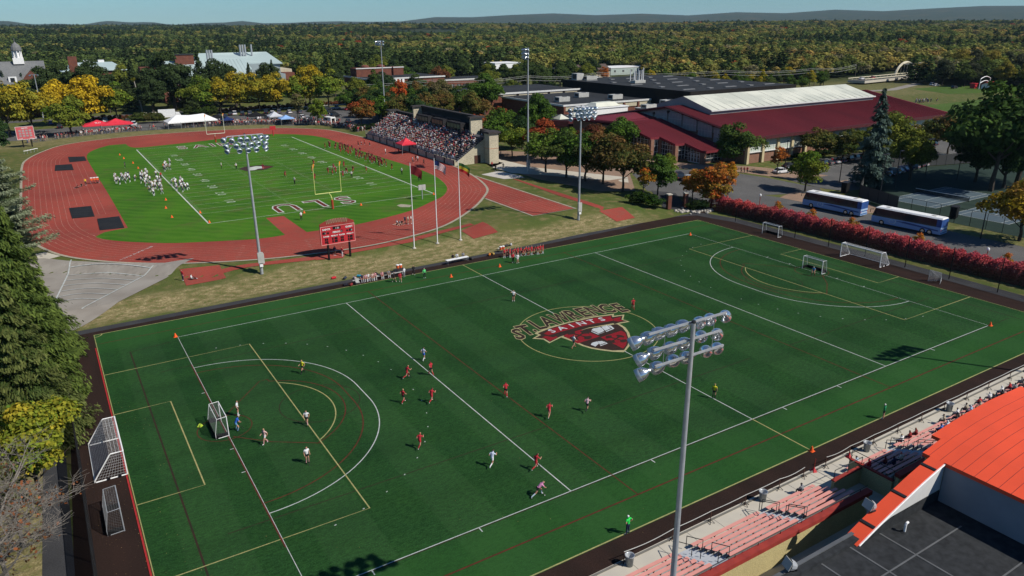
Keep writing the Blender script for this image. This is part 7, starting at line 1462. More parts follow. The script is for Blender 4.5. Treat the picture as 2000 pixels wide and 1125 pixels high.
def car(kd, x_, y_, rz, pc, label, group):
 src = CARS[kd]; z_ = z_at(x_, y_)+.03
 if kd not in used:
  used.add(kd); src.location = (x_, y_, z_); src.rotation_euler = (0, 0, rz); src['label'] = label; src['group'] = group
  for c__ in src.children:
   if 'paint' in c__: c__['paint'] = list(PAINT[pc])
  r_ = src
 else: r_ = dup(src, (x_, y_, z_), rz, label, group, paint=list(PAINT[pc])); del r_['paint']
 return r_
G1 = 'cars parked in front of the field house'
rowA = ['black suv', 'red sedan', 'black suv', 'grey sedan', 'silver sedan', 'dark blue sedan', 'black suv', 'pale silver suv', 'red sedan', 'teal sedan', 'white suv', 'black sedan', 'grey suv', 'black sedan', 'dark blue suv', 'silver suv', 'red sedan', 'blue sedan', 'white suv', 'black sedan', 'grey sedan', 'black suv']
for k, s in enumerate(rowA):
 pc, kd = s.rsplit(' ', 1); x_ = 162.5+k*2.95+(.5 if k > 10 else 0); car(kd, x_, 83.2+.1*k, R(90), pc, '%s %s in the row below the field house wall, %s from left' % (pc, {'suv': 'sport utility', 'sedan': 'saloon'}[kd], ['first', 'second', 'third', 'fourth', 'fifth', 'sixth', 'seventh', 'eighth', 'ninth', 'tenth', 'eleventh', 'twelfth', 'thirteenth', 'fourteenth', 'fifteenth', 'sixteenth', 'seventeenth', 'eighteenth', 'nineteenth', 'twentieth', 'twenty first', 'twenty second'][k]), G1)
rowB = ['white sedan', 'pale silver sedan', 'teal sedan', 'dark blue sedan', 'black suv', 'black sedan', 'teal suv', 'grey sedan', 'dark blue sedan', 'black sedan', 'grey suv', 'black suv', 'silver sedan', 'white sedan', 'teal sedan', 'black sedan', 'dark blue suv', 'grey sedan']
for k, s in enumerate(rowB):
 pc, kd = s.rsplit(' ', 1); x_ = 160.5+k*2.9; car(kd, x_, 65.8+k*.42, R(102), pc, '%s %s in the row along the tennis fence, place %s from the left' % (pc, {'suv': 'sport utility', 'sedan': 'saloon'}[kd], ['first', 'second', 'third', 'fourth', 'fifth', 'sixth', 'seventh', 'eighth', 'ninth', 'tenth', 'eleventh', 'twelfth', 'thirteenth', 'fourteenth', 'fifteenth', 'sixteenth', 'seventeenth', 'eighteenth'][k]), 'cars parked along the tennis fence')
for kd, pp, rz, pc, l_ in (('sedan', (151.33, 82.05, 1.0), -8, 'white', 'white saloon parked alone at the left of the car park'), ('sedan', (158.27, 84.85, 1.2), -8, 'black', 'black saloon just behind the lone white one'), ('suv', (121.9, 89.37, 1.2), 60, 'black', 'black sport utility on the drop off loop'), ('sedan', (122.98, 86.93, 1.1), 20, 'silver', 'silver saloon on the drop off loop behind the maple'), ('sedan', (121.39, 84.11, 1.0), 15, 'black', 'black saloon partly behind the flaming maple')):
 car(kd, pp[0], pp[1], R(rz), pc, l_, 'single cars round the loop')
rng = np.random.default_rng(12)
NL = [(190,'white'),(207,'white'),(225,'silver'),(250,'grey'),(262,'white'),(100,'blue'),(150,'black'),(500,'black'),(512,'grey'),(470,'black'),(485,'white'),(600,'dark blue')]
NCAR = [(-5.77, 306.96, 1.8, 'blue', 'a'), (-3.37, 292.11, 1.8, 'black', 'b'), (7.87, 309.39, 1.8, 'red', 'c'), (10.19, 305.69, 1.8, 'black', 'd'), (12.99, 303.7, 1.8, 'white', 'e'), (16.86, 307.21, 1.8, 'silver', 'f'), (20.67, 298.26, 1.8, 'grey', 'g'), (21.3, 284.01, 1.8, 'white', 'h'), (60.7, 298.3, 1.8, 'black', 'i'), (62.64, 299.28, 1.8, 'white', 'j'), (65.12, 295.14, 1.8, 'black', 'k'), (68.19, 295.31, 1.8, 'grey', 'l'), (75.16, 295.12, 1.8, 'black', 'm'), (76.3, 289.51, 1.8, 'white', 'n'), (80.38, 293.81, 1.8, 'grey', 'o'), (84.12, 291.14, 1.8, 'white', 'p'), (88.04, 288.33, 1.8, 'grey', 'q'), (93.53, 291.87, 1.8, 'white', 'r'), (99.97, 294.98, 1.8, 'black', 's'), (101.56, 291.22, 1.8, 'black', 't'), (98.52, 278.39, 1.8, 'black', 'u'), (106.85, 295.33, 1.8, 'white', 'v'), (110.34, 287.51, 1.8, 'red', 'w'), (96.41, 265.92, 1.8, 'black', 'x'), (83.48, 270.67, 1.8, 'white', 'y'), (83.57, 264.1, 1.8, 'pale', 'z'), (82.97, 258.23, 1.8, 'black', 1.0), (93.83, 244.45, 1.8, 'black', 2.0), (54.98, 293.19, 1.8, 'black', 3.0), (56.32, 287.8, 1.8, 'dark', 4.0), (67.41, 277.73, 1.8, 'white', 5.0), (69.11, 272.25, 1.8, 'black', 6.0), (74.49, 270.55, 1.8, 'grey', 7.0), (75.93, 263.22, 1.8, 'white', 8.0)]
for q in NCAR:
 pc = {'pale': 'pale silver', 'dark': 'dark blue'}.get(q[3], q[3]); kd = ['sedan', 'suv', 'suv', 'pickup'][int(q[0]*7) % 4]
 l_ = '%s %s in the crowded north car park %s' % (pc, {'sedan': 'saloon', 'suv': 'sport utility', 'pickup': 'pickup'}[kd], 'beside the red tents' if q[0] < 35 else ('behind the white and blue tents' if q[0] < 88 else 'near the round maple'))
 car(kd, q[0], q[1], R(80 if q[0] < 95 else 20)+rng.normal()*.06, pc, l_, 'cars in the north car park')
for kd, pp, pc, l_ in (('suv', (447.9, 211.81, 2.0), 'white', 'white van at the far side of the practice field'), ('sedan', (445.59, 208.63, 2.0), 'white', 'white car beside the far white van'), ('suv', (435.92, 192.5, 2.0), 'black', 'black car at the far side of the practice field')): car(kd, pp[0], pp[1], 0, pc, l_, 'vehicles across the practice field')
for k, (u, pc) in enumerate(((-40, 'white'), (-26, 'red'))):
 q = bp(u, 2, 4.1); r_ = car('sedan', q[0], q[1], R(6), pc, '%s car on the road before the arch bridge' % pc, 'cars on the bridge road'); r_.location.z = 4.1
for k, (x_, y_) in enumerate(((290, 415), (302, 400), (308, 398), (330, 385), (380, 396))): car('sedan', x_, y_, .3, ['black', 'white', 'black', 'white', 'white'][k], 'distant %s car near the commercial sheds' % ['black', 'white', 'black', 'white', 'white'][k], 'distant cars near the commercial sheds')
# box truck and van
bt = thing('box_truck', 'white box truck parked by the stone gate posts', 'truck', (36.54, 297.51, 1.8), R(-8))
part('cargo_box', M_WHITE, bt, lambda b_: b_.bx(-4.2, 2.2, -1.25, 1.25, 1.0, 4.0)); part('cab', M_WHITE, bt, lambda b_: b_.add([(2.3, -1.1, .6), (4.3, -1.1, .6), (4.3, -1.1, 1.7), (3.7, -1.1, 2.7), (2.3, -1.1, 2.8), (2.3, 1.1, .6), (4.3, 1.1, .6), (4.3, 1.1, 1.7), (3.7, 1.1, 2.7), (2.3, 1.1, 2.8)], [(0, 1, 2, 3, 4), (9, 8, 7, 6, 5), (1, 6, 7, 2), (2, 7, 8, 3), (3, 8, 9, 4), (0, 4, 9, 5)])); part('windscreen', M_GLASS, bt, lambda b_: b_.add([(4.29, -1, 1.75), (4.29, 1, 1.75), (3.74, 1, 2.66), (3.74, -1, 2.66)], [(0, 1, 2, 3)]) if False else b_.add([(4.33, -1, 1.75), (4.33, 1, 1.75), (3.76, 1, 2.66), (3.76, -1, 2.66)], [(0, 1, 2, 3)]))
for q in (-2.8, 3.2):
 for s_ in (-1.15, 1.15): part('wheel', M_BLACK, bt, lambda b_: b_.tube([(q, s_-.15, .5), (q, s_+.15, .5)], .5, 12))
vn = thing('camper_van', 'white box van with open dark rear doors behind the crowd', 'van', (85.61, 242.46, 1.8), R(105)); part('body', M_WHITE, vn, lambda b_: b_.bx(-2.6, 2.6, -1.1, 1.1, .5, 2.9)); part('rear_opening', M_BLACK, vn, lambda b_: b_.bx(-2.66, -2.6, -.7, .7, .9, 2.5)); [part('window', M_GLASS, vn, lambda b_: b_.bx(-.5, 1.6, s_*1.1-.03, s_*1.1+.03, 1.8, 2.5)) for s_ in (-1, 1)]
for q in (-1.7, 1.8):
 for s_ in (-1.0, 1.0): part('wheel', M_BLACK, vn, lambda b_: b_.tube([(q, s_-.12, .38), (q, s_+.12, .38)], .38, 10))
for k, q in enumerate(((27.24, 297.74, 1.8), (30.67, 297.41, 1.8))):
 r_ = thing('stone_gatepost', ['stone gatepost left of the box truck, the left one', 'stone gatepost left of the box truck, the right one'][k], 'gatepost', q); boxpart('pillar', M_CONC, r_, -.6, .6, -.6, .6, 0, 3); boxpart('capstone', M_CONC, r_, -.75, .75, -.75, .75, 3, 3.3)
# coaches
M_CO1 = mat('coach_blue', (.20, .33, .55), .35, c2=(.25, .40, .62), scale=.25, spec=.5); M_CO2 = mat('coach_deep_blue', (.03, .08, .26), .35, scale=1); M_CO3 = mat('coach_pale', (.50, .58, .66), .4, scale=1)
def coach(x_, y_, rz, label, letters):
 r_ = thing('coach', label, 'coach', (x_, y_, .02), rz, 'blue and white coaches'); L_, W_, H_ = 13.4, 2.6, 3.45
 def body(b_):
  prof_ = [(-L_/2, .38), (L_/2-.15, .38), (L_/2, .7), (L_/2-.03, 1.6), (-L_/2, 1.75)]
  n_ = len(prof_); b_.add([(x__, s_*W_/2, z__) for s_ in (-1, 1) for x__, z__ in prof_], [tuple(range(n_)), tuple(range(2*n_-1, n_-1, -1))]+[(i, n_+i, n_+(i+1) % n_, (i+1) % n_) for i in range(n_)])
 part('body', M_CO1, r_, body)
 part('window_band', M_GLASS, r_, lambda b_: b_.add([(-L_/2+.9, s_*(W_/2-.02), 1.75) for s_ in (-1, 1)]+[(L_/2-.05, s_*(W_/2-.02), 1.6) for s_ in (-1, 1)]+[(-L_/2+.9, s_*(W_/2-.1), 3.2) for s_ in (-1, 1)]+[(L_/2-.55, s_*(W_/2-.1), 3.2) for s_ in (-1, 1)], [(0, 2, 6, 4), (1, 5, 7, 3), (2, 3, 7, 6), (0, 4, 5, 1)]))
 part('rear_panel', M_CO2, r_, lambda b_: b_.bx(-L_/2-.01, -L_/2+.9, -W_/2+.02, W_/2-.02, 1.74, 3.22))
 part('roof', M_WHITE, r_, lambda b_: b_.add([(-L_/2, s_*(W_/2-.08), 3.2) for s_ in (-1, 1)]+[(L_/2-.5, s_*(W_/2-.08), 3.2) for s_ in (-1, 1)]+[(-L_/2+.1, s_*(W_/2-.35), H_) for s_ in (-1, 1)]+[(L_/2-.8, s_*(W_/2-.35), H_) for s_ in (-1, 1)], [(4, 6, 7, 5), (0, 2, 6, 4), (1, 5, 7, 3), (2, 3, 7, 6), (0, 4, 5, 1)]))
 for q in (-4.6, 4.2): part('roof_hatch', M_UNIT, r_, lambda b_: b_.bx(q-.4, q+.4, -.35, .35, H_, H_+.07))
 for q in (4.55, -3.45, -4.75):
  for s_ in (-1, 1): w_ = part('wheel', M_BLACK, r_, lambda b_: b_.tube([(q, s_*1.15-.16, .52), (q, s_*1.15+.17, .52)], .52, 14)); part('rim', M_CHROME, w_, lambda b_: b_.tube([(q, s_*1.33-.03, .52), (q, s_*1.33+.01, .52)], .3, 12))
 for s_ in (-1, 1):
  part('swirl', M_CO3, r_, lambda b_: [b_.add([((2.6 - (.15+a*.085)*math.cos(a)*1.0), s_*(W_/2+.012), 1.15+(.15+a*.075)*math.sin(a)*.8), ((2.6 - (.15+(a+.5)*.085)*math.cos(a+.5)), s_*(W_/2+.012), 1.15+(.15+(a+.5)*.075)*math.sin(a+.5)*.8), ((2.6 - (.27+(a+.5)*.1)*math.cos(a+.5)), s_*(W_/2+.012), 1.15+(.27+(a+.5)*.085)*math.sin(a+.5)*.8), ((2.6 - (.27+a*.1)*math.cos(a)), s_*(W_/2+.012), 1.15+(.27+a*.085)*math.sin(a)*.8)], [(0, 1, 2, 3) if s_ > 0 else (3, 2, 1, 0)]) for a in np.arange(0, 7.0, .5)])
  part('stripe', M_CO2, r_, lambda b_: b_.add([(2.2, s_*(W_/2+.011), 1.3), (-6.3, s_*(W_/2+.011), .95), (-6.3, s_*(W_/2+.011), 1.2), (0, s_*(W_/2+.011), 1.55)], [(0, 1, 2, 3) if s_ < 0 else (3, 2, 1, 0)]))
 if letters: text_obj(letters, .55, M_CO2, (-1.2, -W_/2-.02, 1.12), (math.pi/2, 0, 0), r_, 'lettering') and text_obj(letters, .55, M_CO2, (-1.2, W_/2+.02, 1.12), (math.pi/2, 0, math.pi), r_, 'lettering')
 for k in range(4): part('rear_stripe', M_CO3 if k % 2 else M_CO2, r_, lambda b_: b_.bx(-L_/2-.03, -L_/2-.011, -1.2, 1.2, .6+k*.28, .74+k*.28))
 part('mirror', M_BLACK, r_, lambda b_: (b_.tube([(L_/2-.3, 1.3, 2.9), (L_/2+.3, 1.5, 2.8), (L_/2+.3, 1.5, 2.2)], .06, 5)));
 for s_ in (-1, 1): part('tail_light', M_RED, r_, lambda b_: b_.bx(-L_/2-.035, -L_/2-.012, s_*1.15-.08, s_*1.15+.08, 1.0, 1.3))
coach(130.1, 51.2, R(94), 'first blue and white coach, farther up the road', ''); coach(129.2, 34.2, R(94), 'second blue and white coach with script lettering', 'Premier Coach')
# ================================================================ tents
def tent(pp, w_, d_, h0, h1, m_, label, legs=M_STEEL, rz=0, peaks=1, group=None):
 r_ = thing('canopy_tent', label, 'tent', pp, R(rz), group, 1.18)
 def top(b_):
  for k in range(peaks):
   x0_ = -w_/2+k*w_/peaks; x1_ = x0_+w_/peaks; xm = (x0_+x1_)/2
   rid = (x1_-x0_)*.0
   b_.add([(x0_, -d_/2, h0), (x1_, -d_/2, h0), (x1_, d_/2, h0), (x0_, d_/2, h0), (xm, 0, h1), (x0_+(xm-x0_)*.5, -d_/4, h0+(h1-h0)*.38), (x1_-(x1_-xm)*.5, -d_/4, h0+(h1-h0)*.38), (x1_-(x1_-xm)*.5, d_/4, h0+(h1-h0)*.38), (x0_+(xm-x0_)*.5, d_/4, h0+(h1-h0)*.38)], [(0, 1, 6, 5), (1, 2, 7, 6), (2, 3, 8, 7), (3, 0, 5, 8), (5, 6, 4), (6, 7, 4), (7, 8, 4), (8, 5, 4)])
 part('canopy', m_, r_, top); part('valance', m_, r_, lambda b_: b_.add([(-w_/2, -d_/2, h0), (w_/2, -d_/2, h0), (w_/2, d_/2, h0), (-w_/2, d_/2, h0), (-w_/2, -d_/2, h0-.25), (w_/2, -d_/2, h0-.25), (w_/2, d_/2, h0-.25), (-w_/2, d_/2, h0-.25)], [(0, 4, 5, 1), (1, 5, 6, 2), (2, 6, 7, 3), (3, 7, 4, 0)]))
 for x_ in np.linspace(-w_/2, w_/2, peaks+1):
  for y_ in (-d_/2, d_/2): part('leg', legs, r_, lambda b_: b_.tube([(x_, y_, 0), (x_, y_, h0)], .05, 5))
 return r_
M_TR = mat('red_canopy', (.62, .03, .05), .6, scale=2); M_TW = mat('white_canopy', (.78, .78, .77), .6, scale=2)
tr_ = tent((8.1, 271.82, 1.8), 8.5, 6, 2.2, 3.6, M_TR, 'left red canopy tent among the fans', group='red tents by the north bank'); text_obj('SLU', 1.0, M_CWH, (0, -2.2, 2.75), (R(25), 0, 0), tr_, 'lettering')
tent((14.28, 270.89, 1.8), 9, 6, 2.2, 3.8, M_TR, 'right red canopy tent among the fans', group='red tents by the north bank')
wt = thing('marquee', 'long white marquee beside the box truck', 'tent', (39.44, 267.48, 1.8), R(3))
part('canopy', M_TW, wt, lambda b_: b_.add([(-9, -4, 2.4), (9, -4, 2.4), (9, 4, 2.4), (-9, 4, 2.4), (-5, 0, 4.6), (5, 0, 4.6), (0, 0, 4.3)], [(0, 1, 5, 6, 4), (1, 2, 5), (2, 3, 4, 6, 5), (3, 0, 4)])); part('valance', M_TW, wt, lambda b_: b_.add([(-9, -4, 2.4), (9, -4, 2.4), (9, -4, 2.0), (-9, -4, 2.0)], [(3, 2, 1, 0)]))
for x_ in (-9, -4.5, 0, 4.5, 9):
 for y_ in (-4, 4): part('leg', M_STEEL, wt, lambda b_: b_.tube([(x_, y_, 0), (x_, y_, 2.4)], .06, 5))
tent((69.41, 259.75, 1.8), 4.5, 4.5, 2.4, 3.8, mat('pale_grey_canopy', (.5, .52, .55), .6), 'pale grey tent behind the standing fans'); tent((71.71, 252.27, 1.8), 4.5, 4, 2.1, 3.1, mat('light_blue_canopy', (.25, .42, .72), .6), 'light blue tent behind the standing fans'); tent((63.32, 264.05, 1.8), 6, 4.5, 2.5, 3.8, M_BLACK, 'black canopy tent behind the standing fans'); tent((51.99, 262.38, 1.8), 3.5, 3.5, 2.0, 2.9, M_CNV, 'small purple blue tent right of the marquee'); tent((49.54, 269.86, 1.8), 5, 4, 2.2, 3.2, M_BLACK, 'black tent touching the right end of the marquee')
tent((81.67, 162.57, 1.8), 4.0, 4.0, 2.5, 3.9, M_TR, 'red canopy tent on the running track before the grandstand')
# power line
for k, (x_, y_) in enumerate(((262, 298), (330, 268), (388, 250), (445, 262), (215, 300), (160, 302), (100, 318))):
 r_ = thing('power_pole', 'wooden power pole in the line toward the bridge, number %s from the arena' % ['one', 'two', 'three', 'four', 'five', 'six', 'seven'][k] if k < 4 else 'wooden power pole behind the %s' % ['arena', 'brick annex', 'golden row'][k-4], 'power pole', (x_, y_, 1.7), 0, 'power poles'); part('mast', mat('pole_wood', (.13, .11, .09), .9), r_, lambda b_: b_.tube([(0, 0, 0), (0, 0, 11)], .18, 6)); part('crossarm', MATS['pole_wood'], r_, lambda b_: b_.box((0, 0, 10.3), (2.4, .15, .15), .6))
pl = [(100, 318), (160, 302), (215, 300), (262, 298), (330, 268), (388, 250), (445, 262)]
for dz_ in (10.4, 9.6, 8.2): MB().tube([q for i in range(6) for q in [(pl[i][0]+(pl[i+1][0]-pl[i][0])*u, pl[i][1]+(pl[i+1][1]-pl[i][1])*u, 1.7+dz_-1.3*math.sin(math.pi*u)) for u in (0, .25, .5, .75)]]+[(445, 262, 1.7+dz_)], .06, 4).build('power_cable', M_UNIT, label='%s slack power cable strung behind the grandstand and arena' % {10.4: 'highest', 9.6: 'middle', 8.2: 'lowest'}[dz_], category='cable', group='power cables')
# tennis courts: fences, screens, nets
tf = thing('tennis_fence', 'tall black tennis court fence with dark windscreens', 'fence', (0, 0, 0)); M_WS, t, p = newmat('windscreen'); p.inputs['Base Color'].default_value = (.03, .032, .033, 1); p.inputs['Roughness'].default_value = .9
fp = [(140.5, -8), (141.5, 44), (146, 56), (160, 64), (177, 72), (193, 70), (225, 62)]
for i in range(len(fp)-1):
 a, b2 = Vector(fp[i]), Vector(fp[i+1]); n_ = max(1, int((b2-a).length/3))
 for k in range(n_+1): q = a.lerp(b2, k/n_); part('post', M_BLACK, tf, lambda b_: b_.tube([(q.x, q.y, z_at(q.x, q.y)), (q.x, q.y, z_at(q.x, q.y)+3.1)], .05, 5))
 zt = lambda v_: z_at(v_.x, v_.y)
 part('top_rail', M_BLACK, tf, lambda b_: b_.tube([(a.x, a.y, zt(a)+3.1), (b2.x, b2.y, zt(b2)+3.1)], .035, 4))
 part('windscreen', M_MESH2 if i < 1 else M_WS, tf, lambda b_: b_.add([(a.x, a.y, zt(a)+.1), (b2.x, b2.y, zt(b2)+.1), (b2.x, b2.y, zt(b2)+3.0), (a.x, a.y, zt(a)+3.0)], [(0, 1, 2, 3)]))
def fence_sign(i, u, s, m_, sz, sub=None):
 a, b2 = Vector(fp[i]), Vector(fp[i+1]); q = a.lerp(b2, u); an = math.atan2(b2.y-a.y, b2.x-a.x); d_ = (b2-a).normalized(); 
 r_ = thing('fence_logo', {'S': 'white shield logo on the tennis windscreen', 'B': 'blue round logo on the tennis windscreen', 'N': 'grey triangular logo on the tennis windscreen'}[s], 'logo', (q.x+d_.y*.06, q.y-d_.x*.06, z_at(q.x, q.y)), an)
 if s == 'S': part('emblem', M_CWH, r_, lambda b_: b_.add([(-1.5, 0, 2.6), (-1.3, 0, 1.6), (-1.5, 0, .9), (0, 0, .5), (1.5, 0, .9), (1.3, 0, 1.6), (1.5, 0, 2.6), (0, 0, 2.8)], [tuple(range(8))])); text_obj('LIBERTY', .62, M_MAR, (0, -.03, 1.75), (math.pi/2, 0, 0), r_, 'lettering', off=.01); text_obj('LEAGUE', .5, M_CRE, (0, -.03, 1.1), (math.pi/2, 0, 0), r_, 'lettering', off=.01)
 elif s == 'B': part('emblem', mat('logo_blue', (.05, .25, .55), .6), r_, lambda b_: b_.add([(1.2*math.cos(a__), 0, 1.6+1.2*math.sin(a__)) for a__ in np.arange(0, 6.28, .3)], [tuple(range(21))])); text_obj('NCAA', .6, M_CWH, (0, -.03, 1.4), (math.pi/2, 0, 0), r_, 'lettering')
 else: part('emblem', M_UNIT, r_, lambda b_: b_.add([(-1.6, 0, .8), (1.6, 0, .8), (1, 0, 2), (.3, 0, 1.7), (0, 0, 2.7), (-.8, 0, 1.6)], [tuple(range(6))]))
fence_sign(3, .55, 'S', None, 1); fence_sign(4, .9, 'B', None, 1); fence_sign(2, .55, 'N', None, 1)
for k in range(4):
 cy = 46-k*15.5; cx_ = 162-k*1.5; r_ = thing('tennis_net', 'tennis net on the %s blue grey court' % ['farthest', 'second', 'third', 'nearest'][k], 'net', (cx_, cy, 0)); 
 for s_ in (-6.2, 6.2): part('post', M_DARK, r_, lambda b_: b_.tube([(0, s_, 0), (0, s_, 1.1)], .06, 6))
 part('net_mesh', M_MESH, r_, lambda b_: b_.bx(-.01, .01, -6.2, 6.2, .1, .95)); part('net_band', M_WHITE, r_, lambda b_: b_.bx(-.02, .02, -6.2, 6.2, .93, 1.02))
for pp, l_ in (((147.87, 60.91, 0.2), 'black equipment cabinet beside the first coach'), ((144.87, 33.83, 0.1), 'black notice board behind the second coach')):
 r_ = thing('black_cabinet', l_, 'cabinet', pp, .3); boxpart('cabinet', M_BLACK, r_, -1.2, 1.2, -.6, .6, 0, 2.3); boxpart('lid', M_DARK, r_, -1.3, 1.3, -.7, .7, 2.3, 2.42)
# long pale seats and small things by the grandstand end
for k in range(9):
 pp = (88.21, 139.01, 1.8); r_ = thing('folded_seat', 'red and white folding seat in the row at the grandstand end', 'seat', (pp[0]+.3+k*.9, pp[1]-1.8+.12*k, 1.75), .3, 'red and white folding seats'); part('backrest', M_CWH, r_, lambda b_: b_.box((0, 0, .9), (.75, .12, .9), 0, 0, .35)); part('stripe', M_CRE, r_, lambda b_: b_.box((0, -.09, .9), (.3, .1, .92), 0, 0, .35)); part('frame', M_STEEL, r_, lambda b_: (b_.tube([(-.3, 0, 0), (-.3, 0, 1)], .03, 4), b_.tube([(.3, 0, 0), (.3, 0, 1)], .03, 4)))
"""spectator rail at the track"""
tfz = thing('track_fence', 'chain fence between track and fans along the north bank', 'fence', (0, 0, 0)); fpts = [(-13, 252), (-4, 259), (8, 263), (24, 265), (45, 263), (62, 258), (74, 250), (82, 240), (86, 228), (86, 215)]
M_MESH3, t, p = newmat('grey_mesh'); p.inputs['Base Color'].default_value = (.12, .12, .12, 1); p.inputs['Alpha'].default_value = .25
for i in range(len(fpts)-1):
 a, b2 = Vector(fpts[i]), Vector(fpts[i+1]); n_ = int((b2-a).length/3)
 for k in range(n_): q = a.lerp(b2, k/n_); part('post', M_DARK, tfz, lambda b_: b_.tube([(q.x, q.y, 1.7), (q.x, q.y, 2.95)], .04, 4))
 part('mesh_panel', M_MESH3, tfz, lambda b_: b_.add([(a.x, a.y, 1.75), (b2.x, b2.y, 1.75), (b2.x, b2.y, 2.9), (a.x, a.y, 2.9)], [(0, 1, 2, 3)])); part('top_rail', M_DARK, tfz, lambda b_: b_.tube([(a.x, a.y, 2.93), (b2.x, b2.y, 2.93)], .035, 4))
sp_ = thing('spruce_fence', 'x', 'fence', (0, 0, -99)); bpy.data.objects.remove(sp_)
# hurdles stacked at the upper left, sideline kit
for k in range(4):
 pp = (-14.26, 227.36, 1.8); r_ = thing('hurdle', 'white topped hurdle at the outer track edge, upper left', 'hurdle', (pp[0]-.8+k*.9, pp[1]+k*1.1, TZ), .5, 'hurdles beside the track'); part('board', M_WHITE, r_, lambda b_: b_.bx(-.6, .6, -.03, .03, .85, 1.0)); part('frame', M_STEEL, r_, lambda b_: [b_.tube([(s_, .6, .02), (s_, 0, .02), (s_, 0, .9)], .025, 4) for s_ in (-.5, .5)])

# ================================================================ people
PM = [attr_mat('person_'+k, k, 'OBJECT', .75) for k in ('skin', 'hair', 'top', 'sleeve', 'bottom', 'thigh', 'shin', 'shoe')]
def pose(k):
 J = dict(pel=(0, 0, .92), che=(0, .02, 1.24), nec=(0, .02, 1.45), hea=(0, .05, 1.58), cro=(0, .04, 1.68), hl=(-.1, 0, .88), hr=(.1, 0, .88), kl=(-.11, .03, .48), kr=(.11, .03, .48), al=(-.12, -.01, .08), ar=(.12, -.01, .08), tl=(-.14, .17, .04), tr=(.14, .17, .04),
    sl=(-.19, 0, 1.39), sr=(.19, 0, 1.39), el=(-.25, -.03, 1.11), er=(.25, -.03, 1.11), wl=(-.25, .09, .88), wr=(.25, .09, .88), fl=(-.24, .13, .80), fr=(.24, .13, .80))
 if k == 'walk': J.update(kl=(-.1, .22, .52), al=(-.1, .26, .12), tl=(-.1, .43, .10), kr=(.1, -.04, .47), ar=(.1, -.34, .14), tr=(.1, -.22, .03), el=(-.25, -.18, 1.13), wl=(-.22, -.05, .92), fl=(-.22, 0, .86), er=(.25, .1, 1.13), wr=(.2, .33, 1.0), fr=(.18, .40, .98))
 if k == 'run': J.update(che=(0, .10, 1.22), nec=(0, .18, 1.42), hea=(0, .24, 1.54), cro=(0, .24, 1.64), sl=(-.19, .15, 1.36), sr=(.19, .15, 1.36), kl=(-.1, .36, .62), al=(-.1, .22, .25), tl=(-.1, .39, .22), kr=(.1, -.12, .5), ar=(.1, -.52, .36), tr=(.1, -.56, .22), el=(-.27, -.06, 1.12), wl=(-.22, .14, 1.05), fl=(-.2, .22, 1.06), er=(.27, .3, 1.12), wr=(.2, .5, 1.2), fr=(.17, .56, 1.24))
 if k == 'lunge': J.update(pel=(0, 0, .78), che=(0, .26, 1.0), nec=(0, .42, 1.14), hea=(0, .52, 1.2), cro=(0, .58, 1.28), hl=(-.1, 0, .76), hr=(.1, 0, .76), kl=(-.14, .4, .48), al=(-.16, .42, .08), tl=(-.16, .6, .04), kr=(.12, -.22, .42), ar=(.14, -.62, .16), tr=(.14, -.58, .02), sl=(-.19, .38, 1.08), sr=(.19, .38, 1.08), el=(-.22, .5, .82), wl=(-.08, .66, .62), fl=(-.05, .7, .55), er=(.22, .52, .84), wr=(.08, .7, .7), fr=(.05, .74, .62))
 if k == 'ready': J.update(pel=(0, -.08, .84), che=(0, .1, 1.13), nec=(0, .2, 1.32), hea=(0, .28, 1.43), cro=(0, .29, 1.53), hl=(-.1, -.07, .81), hr=(.1, -.07, .81), kl=(-.2, .14, .46), kr=(.2, .14, .46), al=(-.22, -.03, .08), ar=(.22, -.03, .08), tl=(-.25, .14, .04), tr=(.25, .14, .04), sl=(-.19, .17, 1.27), sr=(.19, .17, 1.27), el=(-.27, .2, 1.0), er=(.27, .2, 1.0), wl=(-.16, .4, .88), wr=(.16, .4, .88), fl=(-.12, .47, .84), fr=(.12, .47, .84))
 if k == 'hips': J.update(el=(-.38, -.1, 1.17), wl=(-.2, .06, .98), fl=(-.14, .1, .97), er=(.38, -.1, 1.17), wr=(.2, .06, .98), fr=(.14, .1, .97), al=(-.16, 0, .08), ar=(.16, 0, .08), tl=(-.2, .17, .04), tr=(.2, .17, .04))
 if k == 'point': J.update(er=(.34, .2, 1.4), wr=(.4, .42, 1.5), fr=(.42, .5, 1.54))
 if k == 'sit': J.update(pel=(0, 0, .50), che=(0, .06, .83), nec=(0, .1, 1.03), hea=(0, .15, 1.16), cro=(0, .14, 1.26), hl=(-.1, .03, .49), hr=(.1, .03, .49), kl=(-.15, .44, .50), kr=(.15, .44, .50), al=(-.15, .46, .08), ar=(.15, .42, .08), tl=(-.16, .63, .04), tr=(.16, .59, .04), sl=(-.19, .07, .98), sr=(.19, .07, .98), el=(-.25, .12, .72), er=(.25, .12, .72), wl=(-.16, .36, .62), wr=(.16, .36, .62), fl=(-.12, .43, .60), fr=(.12, .43, .60))
 if k == 'ground': J.update({a: (b_[0], b_[1], b_[2]-.38) for a, b_ in pose('sit').items()}); J.update(kl=(-.16, .42, .36), kr=(.16, .5, .16), al=(-.15, .72, .08), ar=(.17, .92, .08), tl=(-.15, .86, .1), tr=(.18, 1.0, .2))
 return J
RAD = dict(pel=.15, che=.155, nec=.062, hea=.105, cro=.085, hl=.10, hr=.10, kl=.066, kr=.066, al=.045, ar=.045, tl=.038, tr=.038, sl=.072, sr=.072, el=.046, er=.046, wl=.033, wr=.033, fl=.04, fr=.04)
